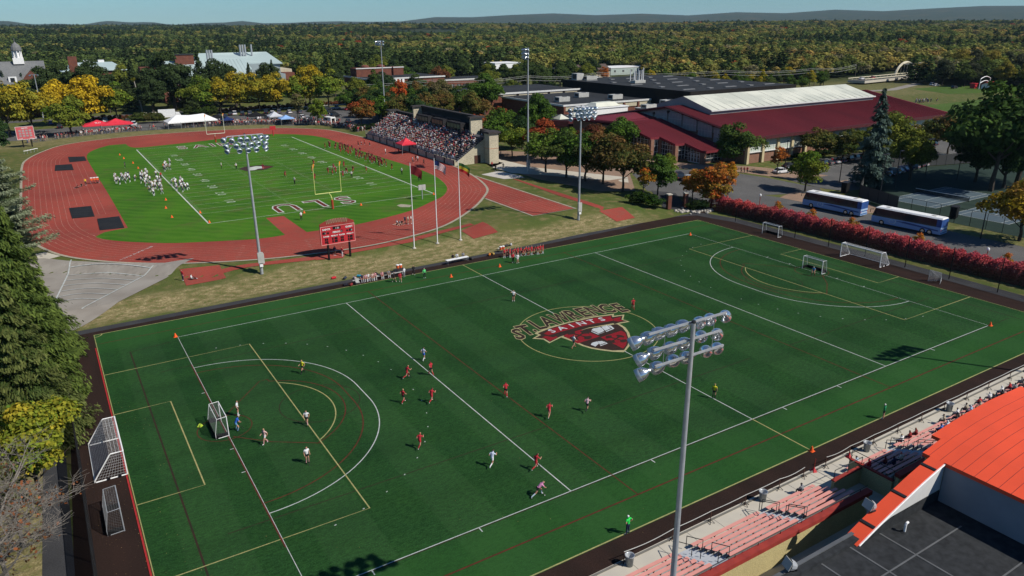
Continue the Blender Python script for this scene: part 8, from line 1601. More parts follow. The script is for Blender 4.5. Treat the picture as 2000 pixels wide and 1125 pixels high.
EDG = [('pel', 'che', 2), ('che', 'nec', 2), ('nec', 'hea', 0), ('hea', 'cro', 1), ('pel', 'hl', 4), ('pel', 'hr', 4), ('hl', 'kl', 4), ('hr', 'kr', 4), ('kl', 'al', 6), ('kr', 'ar', 6), ('al', 'tl', 7), ('ar', 'tr', 7), ('che', 'sl', 2), ('che', 'sr', 2), ('sl', 'el', 2), ('sr', 'er', 2), ('el', 'wl', 3), ('er', 'wr', 3), ('wl', 'fl', 0), ('wr', 'fr', 0)]
def body_mesh(k, sub=1):
 J = pose(k); ks = list(J); me = bpy.data.meshes.new('person'); me.from_pydata([J[a] for a in ks], [(ks.index(a), ks.index(b_)) for a, b_, _ in EDG], [])
 o_ = bpy.data.objects.new('tmp', me); col.objects.link(o_); md = o_.modifiers.new('s', 'SKIN'); md.use_smooth_shade = True
 for i, a in enumerate(ks): me.skin_vertices[0].data[i].radius = (RAD[a]*1.05, RAD[a]*(.8 if a in ('pel', 'che') else 1.05)); me.skin_vertices[0].data[i].use_root = (a == 'pel')
 if sub: m2 = o_.modifiers.new('u', 'SUBSURF'); m2.levels = sub; m2.render_levels = sub
 dg = bpy.context.evaluated_depsgraph_get(); out = bpy.data.meshes.new_from_object(o_.evaluated_get(dg)); bpy.data.objects.remove(o_)
 out.materials.clear(); [out.materials.append(q) for q in PM]
 head = Vector(J['hea'])
 for p_ in out.polygons:
  c_ = p_.center; best = (9, 0)
  for a, b_, mi in EDG:
   A, B = Vector(J[a]), Vector(J[b_]); t_ = max(0, min(1, (c_-A).dot(B-A)/(B-A).length_squared)); d_ = (c_-A-(B-A)*t_).length-RAD[a]*.6
   if d_ < best[0]:
    m_ = mi
    if mi == 4 and (a[0] == 'h') and t_ > .42: m_ = 5
    if a == 'sl' or a == 'sr': m_ = 2 if t_ < .6 else 3
    if a == 'pel' and b_ == 'che' and t_ < .12: m_ = 4
    best = (d_, m_)
  m_ = best[1]
  if m_ in (0, 1) and c_.z > head.z-.06 and ((c_.y < head.y+.02) or c_.z > head.z+.07): m_ = 1
  elif m_ == 1: m_ = 0
  p_.material_index = m_
 return out
POSE = {k: body_mesh(k) for k in ('stand', 'walk', 'run', 'lunge', 'ready', 'hips', 'point', 'sit', 'ground')}
SK = (.45, .24, .16); SKD = (.12, .06, .04); HB = (.05, .03, .018); HBL = (.32, .22, .11); WH = (.68, .68, .68); RD = (.42, .025, .035); BK = (.015, .015, .018); NV = (.02, .025, .07); GYc = (.25, .25, .26); PK = (.60, .28, .30); KH = (.38, .33, .25); BL = (.03, .12, .50); GN = (.02, .55, .08)
PN = [0]
def person(pk, x_, y_, face, label, top, bottom, shin=SK, shoe=WH, hair=HB, thigh=None, sleeve=SK, skin=SK, z=None, s=1.0, group=None):
 PN[0] += 1; o_ = ob('person', POSE[pk], None, label=label, category='person', group=group)
 if z is None: z = TZ if in_poly(np.array([x_]), np.array([y_]), OUT)[0] else z_at(x_, y_)
 o_.location = (x_, y_, z); o_.rotation_euler = (0, 0, R(face)-math.pi/2); q = s*(.97+.06*((PN[0]*.618) % 1)); o_.scale = (q, q, q)
 for a, v_ in (('skin', skin), ('hair', hair), ('top', top), ('sleeve', sleeve), ('bottom', bottom), ('thigh', thigh or skin), ('shin', shin), ('shoe', shoe)): o_[a] = list(v_)
 return o_
def stick(p_, a, label, z=0.0, hgt=.75):
 o_ = MB().tube([(0, 0, hgt), (.35*math.cos(a), .35*math.sin(a), .06), (.48*math.cos(a), .48*math.sin(a), .05)], .018, 5).build('hockey_stick', M_DARK, None, label=label, category='hockey stick'); o_.location = (p_[0], p_[1], z)
# face angle: world degrees from +X
PL = [('walk', (10.45, 35.41, 0.0), 200, 'umpire in yellow shirt and black shorts by the left circle', (.62, .58, .03), BK, BK, BK), ('ready', (0.91, 26.2, 0.0), 10, 'goalkeeper in bright blue in front of the left goal', BL, (.10, .25, .42), (.15, .25, .4), BK),
 ('stand', (1.71, 29.23, 0.0), 340, 'defender in white shirt just above the blue goalkeeper', WH, BK, WH, WH), ('walk', (2.65, 22.11, 0.0), 200, 'player in pink and white walking in the left circle', (.62, .40, .38), WH, (.6, .3, .3), WH), ('walk', (7.16, 23.48, 0.0), 240, 'player in white shirt and black skirt on the yellow line', WH, BK, (.6, .35, .35), BK),
 ('stand', (5.04, 16.66, 0.0), 280, 'player in white shirt seen from behind with striped socks', WH, BK, (.6, .3, .3), BK), ('run', (19.99, 27.5, 0.0), 5, 'player in red running, left of the pair at the quarter line', RD, RD, RD, WH), ('walk', (22.71, 26.83, 0.0), 100, 'player in red standing on the white quarter line', RD, BK, RD, WH),
 ('walk', (23.77, 30.92, 0.0), 30, 'player in white and blue farthest up the left half', (.5, .5, .62), BL, WH, WH), ('walk', (17.27, 22.46, 0.0), 20, 'player in red walking, lower left of the four reds', RD, BK, RD, WH), ('run', (19.8, 20.83, 0.0), 30, 'player in red with white shoes running, lower right of four', RD, RD, RD, WH),
 ('run', (27.19, 17.7, 0.0), 60, 'player in red running across the red line', RD, BK, RD, WH), ('run', (14.83, 13.29, 0.0), 40, 'lone player in red in the lower middle of the turf', RD, RD, (.3, .02, .03), WH), ('run', (19.02, 6.88, 0.0), 30, 'player in white and blue running with bent arms', (.55, .6, .72), WH, WH, WH),
 ('run', (22.08, 4.32, 0.0), 10, 'player in red running beside the lower quarter line', RD, RD, RD, WH), ('lunge', (20.03, 0.95, 0.0), 350, 'player in pink and white stooping to hit the ball', (.62, .25, .42), BK, (.5, .6, .7), WH), ('run', (28.5, 11.44, 0.0), 40, 'player in red near the middle of the turf', RD, (.5, .1, .1), SK, WH),
 ('run', (32.54, 10.35, 0.0), 30, 'player in pale pink and black, right of the middle red', (.55, .38, .40), BK, BK, BK), ('stand', (45.77, 5.28, 0.0), 30, 'umpire in yellow shirt and black shorts right of the lamp pole', (.62, .58, .03), BK, BK, BK), ('point', (43.64, 42.21, 0.0), 240, 'player in white shirt and black shorts near the centre line', WH, BK, SK, WH),
 ('walk', (40.98, 24.03, 0.0), 0, 'player in white shirt walking across the crest', WH, BK, SK, (.7, .12, .08)), ('walk', (55.85, 30.06, 0.0), 60, 'player in red at the end of the crest lettering', RD, RD, (.25, .02, .02), RD), ('ready', (89.77, 25.92, 0.0), 210, 'goalkeeper in blue with white helmet at the right goal', (.08, .25, .45), BK, (.2, .02, .03), BK),
 ('hips', (23.22, -7.04, 0.0), 100, 'ball attendant in bright green vest at the near sideline', GN, NV, NV, WH), ('stand', (56.9, -7.14, 0.0), 110, 'ball attendant in dark green bib and white cap', (.01, .18, .07), BK, SK, WH), ('stand', (37.34, 58.82, 0.0), 270, 'ball attendant in light green bib at the far sideline', (.12, .62, .20), BK, BK, WH)]
for k, (pk, q, fc, l_, a, b_, c_, d_) in enumerate(PL):
 hr = WH if 'cap' in l_ or 'vest' in l_ or 'helmet' in l_ or 'bib' in l_ else (HBL if k % 3 == 0 else HB); lng = b_ == NV or (k == 25)
 person(pk, q[0], q[1], fc, l_, a, b_, c_, d_, hr, thigh=b_ if lng else SK, s=1.02, sleeve=a if 'green' in l_ and 'bright' not in l_ else SK)
 if 'player' in l_ or 'keeper' in l_ or 'defender' in l_: stick((q[0]+.25*math.cos(R(fc)), q[1]+.25*math.sin(R(fc))), R(fc-20), 'dark hockey stick held by the '+l_.split(' in front')[0].replace('running', '').replace('  ', ' ')[:58].rsplit(' ', 1)[0])
ball = MB(); ball.lathe([(.0, -.04), (.03, -.03), (.04, 0), (.03, .03), (0, .04)], n=8); o_ = ball.build('hockey_ball', M_WHITE, None, label='small white ball in front of the stooping player', category='ball'); o_.location = (*(20.58, 0.68, 0.0)[:2], .045)
# far sideline: teams, staff, seated substitutes
ordn = ['first', 'second', 'third', 'fourth', 'fifth', 'sixth', 'seventh', 'eighth', 'ninth', 'tenth', 'eleventh', 'twelfth', 'thirteenth', 'fourteenth', 'fifteenth', 'sixteenth', 'seventeenth', 'eighteenth', 'nineteenth', 'twentieth']
SL = [(53.59, 60.95, 0.0), (54.28, 61.22, 0.0), (54.56, 60.67, 0.0), (55.09, 60.68, 0.0), (55.63, 60.69, 0.0), (56.0, 60.44, 0.0), (56.61, 60.4, 0.0), (56.98, 60.16, 0.0), (57.52, 60.17, 0.0), (57.89, 59.92, 0.0), (58.5, 59.88, 0.0), (59.12, 59.84, 0.0), (59.57, 59.54, 0.0), (60.12, 59.55, 0.0), (60.67, 59.56, 0.0)]
for k, q in enumerate(SL): person(['stand', 'hips', 'stand', 'ready'][k % 4], q[0], q[1], 265+(k*37) % 40, 'red kitted substitute, %s from the left in the standing line' % ordn[k], RD, RD if k % 3 else BK, RD if k % 2 else WH, WH, [HB, HBL, BK][k % 3], group='red team line on the far sideline')
for pk, q, fc, l_, a, b_, th_, hr in (('hips', (53.45, 57.9, 0.0), 280, 'coach in red top and dark trousers before the red line', RD, BK, BK, HB), ('hips', (53.94, 57.23, 0.0), 270, 'coach in white cap and pale clothes before the red line', WH, WH, SK, WH), ('walk', (36.56, 61.18, 0.0), 260, 'person in black top left of the green attendant', BK, BK, BK, BK), ('stand', (34.78, 60.81, 0.0), 120, 'person in white shirt beside the drinks coolers', WH, GYc, GYc, HBL), ('walk', (32.49, 59.62, 0.0), 300, 'person in white cap and black standing by the left team', BK, BK, SK, WH), ('walk', (33.3, 59.09, 0.0), 260, 'person in red shirt standing by the left team', RD, RD, SK, HBL), ('stand', (28.07, 73.92, 1.0), 230, 'person in navy beneath the red scoreboard', NV, NV, SKD, BK), ('stand', (29.09, 73.25, 1.0), 200, 'person in red jacket and white trousers beneath the scoreboard', RD, WH, WH, HBL), ('stand', (4.36, 76.18, 0.8), 200, 'person in red jacket standing on the blue grey runway pad', RD, GYc, NV, HB)):
 person(pk, q[0], q[1], fc, l_, a, b_, th_, WH, hr, th_, sleeve=a)
person('ground', *(5.44, 75.89, 0.85)[:2], -20, 'person in white shirt sitting on the red jump pad', WH, BK, BK, WH, HB, BK, sleeve=WH, z=z_at(4.5, 73)+.04)
def kit(nm, label, cat, x_, y_, fn, z=None, rz=0, group=None):
 r_ = thing(nm, label, cat, (x_, y_, z_at(x_, y_) if z is None else z), rz, group); fn(r_); return r_
def bench_fn(r_): boxpart('seat', M_UNIT, r_, -2.2, 2.2, -.15, .15, .40, .45); boxpart('leg', M_STEEL, r_, -1.8, -1.7, -.15, .15, 0, .4); boxpart('leg', M_STEEL, r_, 1.7, 1.8, -.15, .15, 0, .4)
for k, q in enumerate(((29.03, 62.48, 0.0), (31.18, 62.26, 0.0), (33.47, 62.28, 0.0))): kit('team_bench', ['left team bench seating the substitutes', 'middle team bench beside the bags', 'team bench left of the drinks coolers'][k], 'bench', q[0], q[1]+.3, bench_fn, 0, R(2), 'benches on the far border')
for k, (u, v_, c_) in enumerate(((715, 546, (.6, .35, .38)), (719, 545, WH), (728, 544, (.62, .45, .4)), (733, 543, PK), (747, 541, PK), (757, 539, GYc), (708, 547, NV))):
 q = _q = None; P_ = [(28.96, 62.52, 0.0), (29.39, 62.54, 0.0), (30.03, 62.41, 0.0), (30.47, 62.43, 0.0), (31.62, 62.27, 0.0), (32.82, 62.4, 0.0), (28.39, 62.6, 0.0)][k]
 person('sit', P_[0], P_[1]+.2, 265, 'substitute in %s seated, %s along the left bench' % (['salmon', 'white', 'pale orange', 'pink', 'light pink', 'grey', 'navy'][k], ordn[k]), c_, BK if k % 2 else RD, WH, WH, [HB, HBL][k % 2], group='seated substitutes of the left team', z=-.04)
def bag_fn(c_):
 def f(r_): m_ = mat('bag_%02d' % int(sum(c_)*100), c_, .8, scale=3); part('body', m_, r_, lambda b_: b_.lathe([(.05, -.42), (.19, -.36), (.21, 0), (.19, .36), (.05, .42)], (0, 0, .2), Matrix.Rotation(math.pi/2, 3, 'Y'), 8)); part('strap', M_DARK, r_, lambda b_: b_.tube([(-.2, 0, .4), (0, 0, .5), (.2, 0, .4)], .02, 4))
 return f
for k, (q, c_, nm) in enumerate((((25.03, 66.3, 0.0), (.5, .03, .04), 'red'), ((26.53, 65.31, 0.0), (.04, .05, .07), 'dark grey'), ((27.83, 64.46, 0.0), (.5, .4, .4), 'pale pink'), ((28.82, 65.02, 0.0), (.04, .30, .42), 'turquoise'), ((25.47, 62.19, 0.0), (.02, .02, .03), 'black'), ((26.2, 61.71, 0.0), (.2, .03, .03), 'black and red'), ((31.5, 64.5, 0.0), (.03, .03, .04), 'charcoal'), ((32.92, 63.88, 0.0), (.06, .06, .06), 'soft black'), ((33.51, 63.8, 0.0), (.03, .03, .03), 'long black'), ((52.22, 63.66, 0.0), (.6, .2, .04), 'orange'), ((52.98, 63.89, 0.0), (.5, .35, .1), 'tan'), ((55.49, 65.61, 0.0), (.5, .5, .4), 'cream'), ((57.51, 66.61, 0.0), (.05, .05, .05), 'glossy black'), ((58.56, 66.71, 0.0), (.45, .45, .45), 'light grey'), ((48.36, 63.34, 0.0), (.05, .05, .05), 'small black'))):
 kit('sports_bag', nm+' sports bag lying beside the far border of the turf', 'bag', q[0], q[1], bag_fn(c_), rz=k*.8)
def cooler_fn(r_): part('cooler_body', mat('cooler_orange', (.75, .12, .03), .5), r_, lambda b_: b_.lathe([(.2, 0), (.24, .3), (.25, .5)], n=12)); part('cooler_lid', M_WHITE, r_, lambda b_: b_.lathe([(.26, .5), (.26, .6), (.1, .66), (0, .66)], n=12))
for k, (q, l_) in enumerate((((35.06, 64.05, 0.0), 'left orange drinks cooler on the black table'), ((35.59, 64.02, 0.0), 'right orange drinks cooler on the black table'), ((54.99, 64.43, 0.0), 'left orange cooler behind the red team'), ((55.53, 64.45, 0.0), 'right orange cooler behind the red team'))): kit('drinks_cooler', l_, 'cooler', q[0], q[1], cooler_fn, z=.62 if k < 2 else .4, group='orange drinks coolers')
def table_fn(w_, m_):
 def f(r_): boxpart('table_top', m_, r_, -w_/2, w_/2, -.38, .38, .72, .77); [part('leg', M_STEEL, r_, lambda b_: b_.tube([(x_, y_, 0), (x_, y_, .72)], .025, 4)) for x_ in (-w_/2+.15, w_/2-.15) for y_ in (-.3, .3)]
 return f
kit('folding_table', 'white scorers table with people seated behind it', 'table', (45.54, 63.11, 0.0)[0], (45.54, 63.11, 0.0)[1], table_fn(4.2, M_WHITE), 0, R(2)); kit('folding_table', 'black table carrying two orange coolers', 'table', (35.05, 63.42, 0.0)[0], (35.05, 63.42, 0.0)[1], table_fn(1.8, M_DARK), -.1)
for k, q in enumerate(((45.45, 63.86, 0.0), (46.31, 63.98, 0.0), (47.47, 63.92, 0.0))): person('sit', q[0], q[1]+.7, 265, ['official in black seated at the left of the scorers table', 'official in white seated behind the scorers table', 'official in grey seated at the right of the scorers table'][k], [BK, WH, GYc][k], BK, BK, BK, HB, BK, sleeve=[BK, WH, GYc][k], z=0)
kit('camp_chair', 'grey folding chair on the brown border beside the bags', 'chair', (27.25, 61.6, 0.0)[0], (27.25, 61.6, 0.0)[1], lambda r_: (boxpart('seat', M_UNIT, r_, -.28, .28, -.28, .28, .4, .45), boxpart('backrest', M_UNIT, r_, -.28, .28, .25, .3, .45, .95), [part('leg', M_STEEL, r_, lambda b_: b_.tube([(a, b2, 0), (a, b2, .4)], .02, 4)) for a in (-.25, .25) for b2 in (-.25, .25)]), 0)
o_ = MB().lathe([(.0, 0), (.3, .02), (.1, .3), (0, .32)], n=4).build('yellow_bib', mat('lime_bib', (.6, .8, .08), .7), None, label='lime green bib dropped beside the left goal', category='bib'); o_.location = (-2.04, 29.06, 0.0)
# runners resting on the track and misc
for k, q in enumerate([(44.84, 86.09, 1.8), (45.09, 85.46, 1.8), (45.58, 85.6, 1.8), (46.08, 85.27, 1.8), (46.57, 84.94, 1.8), (47.23, 84.97, 1.8)]): person('ground' if k < 3 else 'stand', q[0], q[1], 200+k*25, 'athlete %s on the near bend of the track, %s from the left' % ('sitting' if k < 3 else 'standing', ordn[k]), [WH, GYc, BK, NV, KH, WH][k], BK, SK, WH, HB, group='athletes resting on the near bend', z=TZ)
# football players
def fp_(q, fc, l_, home, pk='stand', g=None): 
 a = (.16, .02, .03) if home else WH; return person(pk, q[0], q[1], fc, l_, a, RD if home else (.03, .03, .07), (.08, .02, .02) if home else WH, WH, (.10, .02, .02) if home else NV, thigh=RD if home else (.03, .03, .07), s=1.1, group=g, z=TZ, sleeve=SK if not home else (.16, .02, .03))
ONF = [(52.08, 158.82, 1.8), (48.12, 147.9, 1.8), (45.4, 137.49, 1.8), (54.06, 148.24, 1.8), (50.87, 143.48, 1.8), (51.52, 142.2, 1.8), (53.02, 143.72, 1.8), (52.63, 137.34, 1.8), (55.1, 141.45, 1.8), (57.06, 141.83, 1.8), (60.22, 140.54, 1.8), (57.66, 150.32, 1.8), (38.12, 158.19, 1.8), (40.36, 145.66, 1.8)]
for k, q in enumerate(ONF): fp_(q, 200-k*40, 'football player in dark red on the field, %s of those round the ball' % ordn[k], True, ['ready', 'stand', 'hips', 'ready', 'walk'][k % 5], 'home football players on the field')
for k, q in enumerate([(39.73, 135.28, 1.8), (54.23, 135.45, 1.8), (32.53, 163.77, 1.8), (29.35, 166.84, 1.8), (66.46, 132.06, 1.8), (66.35, 121.78, 1.8)]): person('hips' if k < 3 else 'stand', q[0], q[1], 200+k*50, ['referee in white cap between the hash marks', 'striped referee right of the goalpost', 'striped official at midfield logo left side', 'striped official left of midfield', 'official in white on the right sideline', 'dark clothed person right of the first flag'][k], (.5, .5, .5) if k != 5 else BK, BK, BK, BK, WH, BK, s=1.05, z=TZ)
for k, q in enumerate([(30.31, 99.58, 1.8), (7.66, 183.44, 1.8), (6.82, 167.56, 1.8), (13.54, 161.41, 1.8), (15.99, 174.12, 1.8)]): person('stand', q[0], q[1], 100+60*k, ['player in white walking below the maroon letters', 'staff member in navy above the visiting team', 'staff member in navy at the top of the visiting team', 'staff member in red among the visitors', 'staff member in orange on the left sideline'][k], [WH, NV, NV, RD, (.6, .12, .03)][k], [(.16, .02, .03), NV, BK, BK, BK][k], BK, WH, BK, BK, s=1.05, z=TZ)
rng = np.random.default_rng(21)
def cluster(poly, n_, fn, dmin=.75):
 xs = [a[0] for a in poly]; ys = [a[1] for a in poly]; got = []; tries = 0
 while len(got) < n_ and tries < 9000:
  tries += 1; x_, y_ = rng.uniform(min(xs), max(xs)), rng.uniform(min(ys), max(ys))
  if in_poly(np.array([x_]), np.array([y_]), poly)[0] and all((x_-a)**2+(y_-b_)**2 > dmin**2 for a, b_ in got): got.append((x_, y_)); fn(len(got)-1, x_, y_)
for gi_, (poly, n_, l_) in enumerate((([(3.2, 167.62), (6.46, 168.62), (6.53, 160.69), (5.65, 156.81), (2.95, 160.1)], 15, 'left kneeling huddle'), ([(7.5, 163.13), (11.9, 171.64), (13.28, 167.3), (12.18, 149.51), (11.61, 140.34), (8.82, 139.64), (8.79, 147.6), (7.9, 153.84)], 34, 'middle group'), ([(14.23, 151.02), (16.77, 153.78), (17.74, 145.76), (16.46, 139.72), (14.27, 139.87)], 17, 'right group at the sideline'), ([(15.88, 176.0), (18.93, 183.37), (18.21, 174.42), (15.41, 168.39)], 8, 'upper sideline pair group'))):
 cluster(poly, n_, lambda k, x_, y_: fp_((x_, y_), rng.uniform(0, 360), 'visiting player in white jersey within the %s' % l_, False, ['stand', 'hips', 'ready', 'walk'][k % 4], 'visiting football players, '+l_), .9)
cluster([(64.13, 185.31), (66.33, 188.8), (69.21, 185.54), (70.37, 172.64), (68.65, 141.91), (67.06, 137.63), (65.94, 138.39), (66.31, 162.15), (65.2, 176.2)], 62, lambda k, x_, y_: fp_((x_, y_), rng.uniform(120, 240), 'home player in dark red waiting along the right sideline', True, ['stand', 'hips', 'walk'][k % 3], 'home football players along the right sideline'), .9)
for k, q in enumerate([(75.23, 185.22, 1.8), (76.44, 185.68, 1.8), (77.67, 186.14, 1.8), (78.22, 183.15, 1.8), (75.7, 164.41, 1.8), (76.11, 146.29, 1.8), (78.24, 148.82, 1.8), (78.01, 146.98, 1.8), (79.38, 163.01, 1.8), (77.31, 141.6, 1.8)]): person('stand' if k < 5 else 'walk', q[0], q[1], 200+k*30, 'person on the red track before the grandstand, %s from the left' % ordn[k], [RD, RD, (.3, .02, .03), RD, WH, WH, BK, WH, RD, BK][k], [BK, WH, RD, BK, WH, GYc, BK, GYc, BK, BK][k], BK, WH, HB, BK, group='people on the track before the grandstand', z=TZ)
for k, q in enumerate(((-4.95, 160.35, 1.8), (-4.1, 161.93, 1.8), (-3.17, 162.76, 1.8), (-0.96, 164.24, 1.8))): person('ground' if k != 2 else 'stand', q[0], q[1], 200+k*40, ['player in maroon sitting on the red infield area', 'player in black sitting on the red infield area', 'trainer in yellow bending by the orange coolers', 'player sitting beside the cooler table'][k], [(.2, .02, .03), BK, (.7, .45, .03), RD][k], BK, BK, WH, HB, BK, z=TZ)
kit('drinks_table', 'table stacked with orange coolers on the red infield area', 'table', (-1.07, 164.31, 1.8)[0], (-1.07, 164.31, 1.8)[1], lambda r_: (table_fn(2.2, M_DARK)(r_), [boxpart('cooler', mat('cooler_orange', (.75, .12, .03)), r_, -.9+k*.65, -.4+k*.65, -.25, .25, .77, 1.35) for k in range(3)], [boxpart('cooler_lid', M_WHITE, r_, -.92+k*.65, -.38+k*.65, -.27, .27, 1.35, 1.48) for k in range(3)]), TZ)
# near bleachers
BZ = lambda row: -.05+row*BR
NB = [(39.0, 0, 'man in grey t shirt and black cap seated alone on front bench', (.22, .23, .25), BK, BK), (46.6, 0, 'spectator in pale blue shirt sitting forward on the front bench', (.4, .5, .62), NV, HB), (46.2, 2, 'spectator in bright red jacket among the small group', (.6, .02, .04), NV, HB), (47.4, 3, 'spectator in dark red jacket beside the bright red one', (.2, .03, .03), NV, HB), (47.5, 4, 'spectator in navy top at the back of the small group', NV, NV, HB), (48.6, 4, 'spectator in cream jumper at the back of the small group', (.6, .57, .48), NV, RD), (53.6, 0, 'woman in white top with long hair on front bench', WH, NV, HBL), (54.9, 0, 'woman in maroon top with long brown hair on front bench', (.25, .03, .03), NV, (.14, .07, .03)), (55.9, 0, 'woman in dark red beside the maroon one', (.2, .02, .02), BK, (.2, .1, .05)),
   (57.6, 2, 'spectator in blue jumper near the roof corner', (.06, .14, .42), BK, HB), (58.7, 2, 'spectator in pale blue shirt near the roof corner', (.45, .58, .66), BK, WH), (60.3, 2, 'spectator in dark grey near the roof corner', (.08, .08, .09), BK, HB)]
for x_, row, l_, a, b_, h_ in NB: person('sit', x_, -11.1-row*BRUN-.02, 92, l_, a, b_, b_, WH, h_, b_, sleeve=a, z=BZ(row))
cl = {'white': WH, 'navy': NV, 'grey': GYc, 'red': RD, 'black': BK, 'pale blue': (.35, .48, .68), 'khaki': KH}
rng = np.random.default_rng(4); seen_ = set()
for k in range(46):
 x_ = 60.5+k*.62+rng.uniform(0, .3); row = [0, 2, 1, 3, 0, 2, 1][k % 7]; cn = list(cl)[rng.integers(0, 7)]
 person('sit', x_, -11.1-row*BRUN-.02, 92+rng.normal()*12, 'spectator in %s beside the orange roof, %s bleacher row' % (cn, ['front', 'second', 'third', 'fourth'][row]), cl[cn], NV if k % 2 else BK, NV, WH, [HB, HBL, WH, BK][k % 4], NV, sleeve=cl[cn], z=BZ(row), group='spectators on the crowded bleacher')
# stroller-like dark cart and small sundries beside crowd omitted; distant walkers
for k, (q, l_) in enumerate((((92.14, 124.11, 1.8), 'person in black walking on the path past the grandstand end'), ((88.95, 122.75, 1.8), 'person in dark clothes by the folding seats'), ((90.81, 127.73, 1.8), 'person in red by the grandstand end wall'), ((101.69, 141.09, 1.8), 'person in pale clothes behind the grandstand tower'), ((141.05, 86.49, 1.4), 'walker in red left of a pair on the plaza'), ((141.7, 86.05, 1.4), 'walker in bright red in the middle on the plaza'), ((142.35, 85.61, 1.4), 'walker in dark red right of the pair on the plaza'), ((173.23, 82.88, 1.8), 'person in red on the verge of the car park'))): person('walk', q[0], q[1], 200+k*30, l_, [BK, BK, RD, WH, (.25, .02, .02), RD, RD, RD][k], BK if k != 3 else WH, BK, WH, HB, BK, sleeve=[BK, BK, RD, WH, (.25, .02, .02), RD, RD, RD][k])
# ---------------------------------------------------------------- crowds too many to count: one mesh each
m_cr, t, p = newmat('crowd_cloth'); a = N(t, 'ShaderNodeAttribute', attribute_name='col'); t.links.new(a.outputs['Color'], p.inputs['Base Color']); p.inputs['Roughness'].default_value = .8
LOW = {}
for k in ('stand', 'sit', 'walk'):
 me = body_mesh(k, 0); v_ = np.zeros(len(me.vertices)*3); me.vertices.foreach_get('co', v_); me.calc_loop_triangles(); f_ = np.zeros(len(me.loop_triangles)*3, int); me.loop_triangles.foreach_get('vertices', f_); mi = np.array([me.polygons[q.polygon_index].material_index for q in me.loop_triangles]); LOW[k] = (v_.reshape(-1, 3), f_.reshape(-1, 3), mi)
def crowd(name, spots, pal_, seed):
 rg = np.random.default_rng(seed); V, F, C = [], [], []; o_ = 0
 for x_, y_, z_, fc, k in spots:
  v_, f_, mi = LOW[k]; c_, s_ = math.cos(fc-math.pi/2), math.sin(fc-math.pi/2); q = rg.uniform(.92, 1.05)*1.03; vv_ = v_*q
  V.append(np.stack([vv_[:, 0]*c_-vv_[:, 1]*s_+x_, vv_[:, 0]*s_+vv_[:, 1]*c_+y_, vv_[:, 2]+z_], -1)); F.append(f_+o_); o_ += len(v_)
  tp = np.array(pal_[rg.integers(0, len(pal_))])*rg.uniform(.45, 1.0); bt_ = np.array([NV, BK, (.08, .09, .12), KH, (.05, .07, .13)][rg.integers(0, 5)]); hr = np.array([HB, BK, HBL, WH, RD, HB][rg.integers(0, 6)]); sk_ = np.array(SK)
  lut = np.array([sk_, hr, tp, tp if rg.random() < .6 else sk_, bt_, bt_ if rg.random() < .7 else sk_, bt_ if rg.random() < .7 else sk_, (.3, .3, .3)]); C.append(lut[mi])
 V, F, C = np.concatenate(V), np.concatenate(F), np.concatenate(C); me = np_mesh(name, V, F, [m_cr], True)
 a = me.attributes.new('col', 'FLOAT_COLOR', 'FACE'); a.data.foreach_set('color', np.concatenate([np.clip(C, 0, 1), np.ones((len(C), 1))], 1).astype(np.float32).ravel()); return ob(name, me, kind='stuff')
PALF = [WH, WH, RD, RD, (.3, .03, .04), GYc, BK, BK, NV, (.45, .45, .47), (.12, .12, .13)]; PALG = [WH, WH, WH, (.5, .5, .52), RD, RD, (.35, .03, .05), BK, BK, (.07, .07, .09), NV, GYc, (.08, .07, .16), (.5, .25, .2), KH]
rng = np.random.default_rng(31); sp = []; named_n = 0
for i in range(NR):
 y_ = 2.0
 while y_ < GSL-1.5:
  dens = .93*np.interp(y_, [0, 8, 16, 28, 66], [.25, .45, .80, 1, .95])*(1 if i < 13 else .8)
  if rng.random() < dens:
   X_, Y_, Z_ = 83.6+.3+i*run+.38, 134+y_, 3.3+i*rise-.07
   if i < 3 and named_n < 48 and y_ < 52: 
    named_n += 1; cn = list(cl)[rng.integers(0, 7)]; person('sit', X_, Y_, 180+rng.normal()*10, 'spectator in %s in the %s row of the grandstand' % (cn, ['lowest', 'second lowest', 'third lowest'][i]), cl[cn], NV, NV, WH, [HB, WH, RD][named_n % 3], NV, sleeve=cl[cn], z=Z_, group='spectators in the lowest grandstand rows')
   else: sp.append((X_, Y_, Z_, math.pi+rng.normal()*.25, 'sit' if rng.random() < .94 else 'stand'))
  y_ += rng.uniform(.50, .72)
crowd('grandstand_crowd', sp, PALG, 1)
sp = []
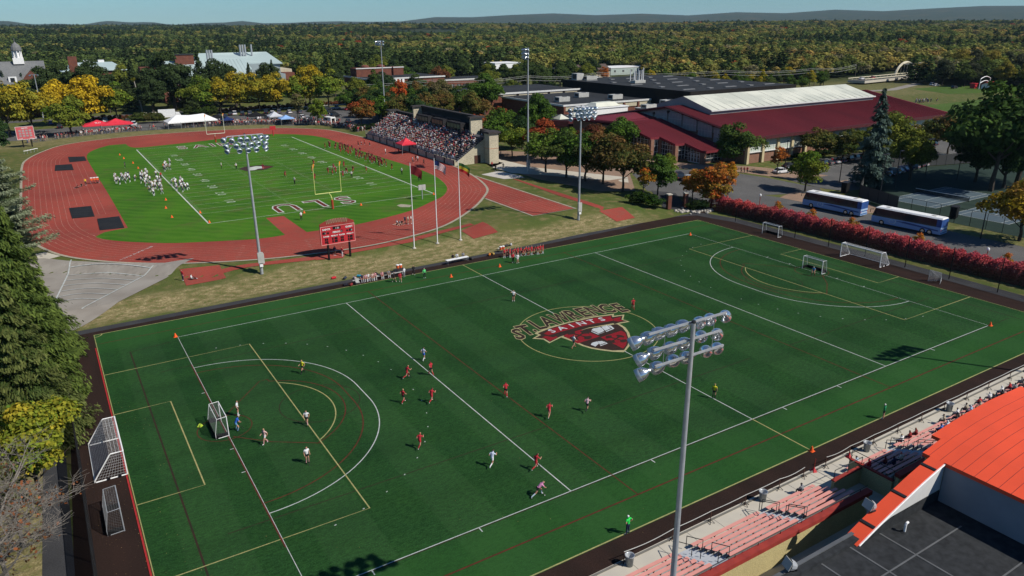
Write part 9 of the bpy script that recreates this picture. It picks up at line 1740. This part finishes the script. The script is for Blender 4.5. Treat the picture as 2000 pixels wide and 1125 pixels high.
def along(pts, n_, w_, k_='stand'):
 L_ = [math.hypot(pts[i+1][0]-pts[i][0], pts[i+1][1]-pts[i][1]) for i in range(len(pts)-1)]; T_ = sum(L_)
 for _ in range(n_):
  u = rng.uniform(0, T_); i = 0
  while u > L_[i]: u -= L_[i]; i += 1
  a, b_ = pts[i], pts[i+1]; f_ = u/L_[i]; nx_, ny_ = -(b_[1]-a[1])/L_[i], (b_[0]-a[0])/L_[i]; o_ = abs(rng.normal())*w_+.5
  x_, y_ = a[0]+(b_[0]-a[0])*f_+nx_*o_, a[1]+(b_[1]-a[1])*f_+ny_*o_; sp.append((x_, y_, z_at(x_, y_), -math.pi/2+rng.normal()*.9, k_ if rng.random() < .8 else 'walk'))
along([(-14, 252.5), (-4, 259.5)], 22, 1.5); along([(-4, 259.5), (8, 263.5), (22, 265.3)], 170, 2.4); along([(24, 265), (33, 264.2)], 14, 3); along([(36, 264.2), (45, 263.3), (62, 258.4), (74, 250.4)], 560, 2.6); along([(74, 250.4), (82, 240.4), (86, 228.4), (86.3, 216)], 170, 2.0)
for k in range(70): x_, y_ = rng.uniform(36, 92), rng.uniform(268, 285); sp.append((x_, y_-(x_-36)*.42, 1.76, rng.uniform(0, 6.28), 'stand'))
crowd('bank_crowd', sp, PALF, 2)
sp = [((347.29, 158.44, 2.0)[0]+rng.normal()*3.4, (347.29, 158.44, 2.0)[1]+rng.normal()*1.6, 1.8, rng.uniform(0, 6.28), 'stand') for k in range(26)]; crowd('practice_squad', sp, [BK, BK, (.6, .5, .05), GYc, WH], 3)
# small leaf litter scattered on border and turf, tiny flecks of white
rng = np.random.default_rng(8); n = 1000
P_ = np.stack([np.where(rng.random(n) < .5, rng.uniform(-12.2, -6, n), rng.uniform(-12, 40, n)), rng.uniform(-12, 40, n)**1.0, np.full(n, .03)], -1); P_ = P_[(P_[:, 0] < -9) | (rng.random(n) < .25)]; Nn = np.tile([0, 0, 1.], (len(P_), 1))+rng.normal(size=(len(P_), 3))*.2
o_ = ob('fallen_leaves', leaf_mesh('fallen_leaves', P_, Nn/np.linalg.norm(Nn, axis=1, keepdims=True), rng.uniform(.04, .08, len(P_)), rng.random(len(P_)), rng), kind='stuff', tint=[.16, .10, .04], tint2=[.26, .20, .09])
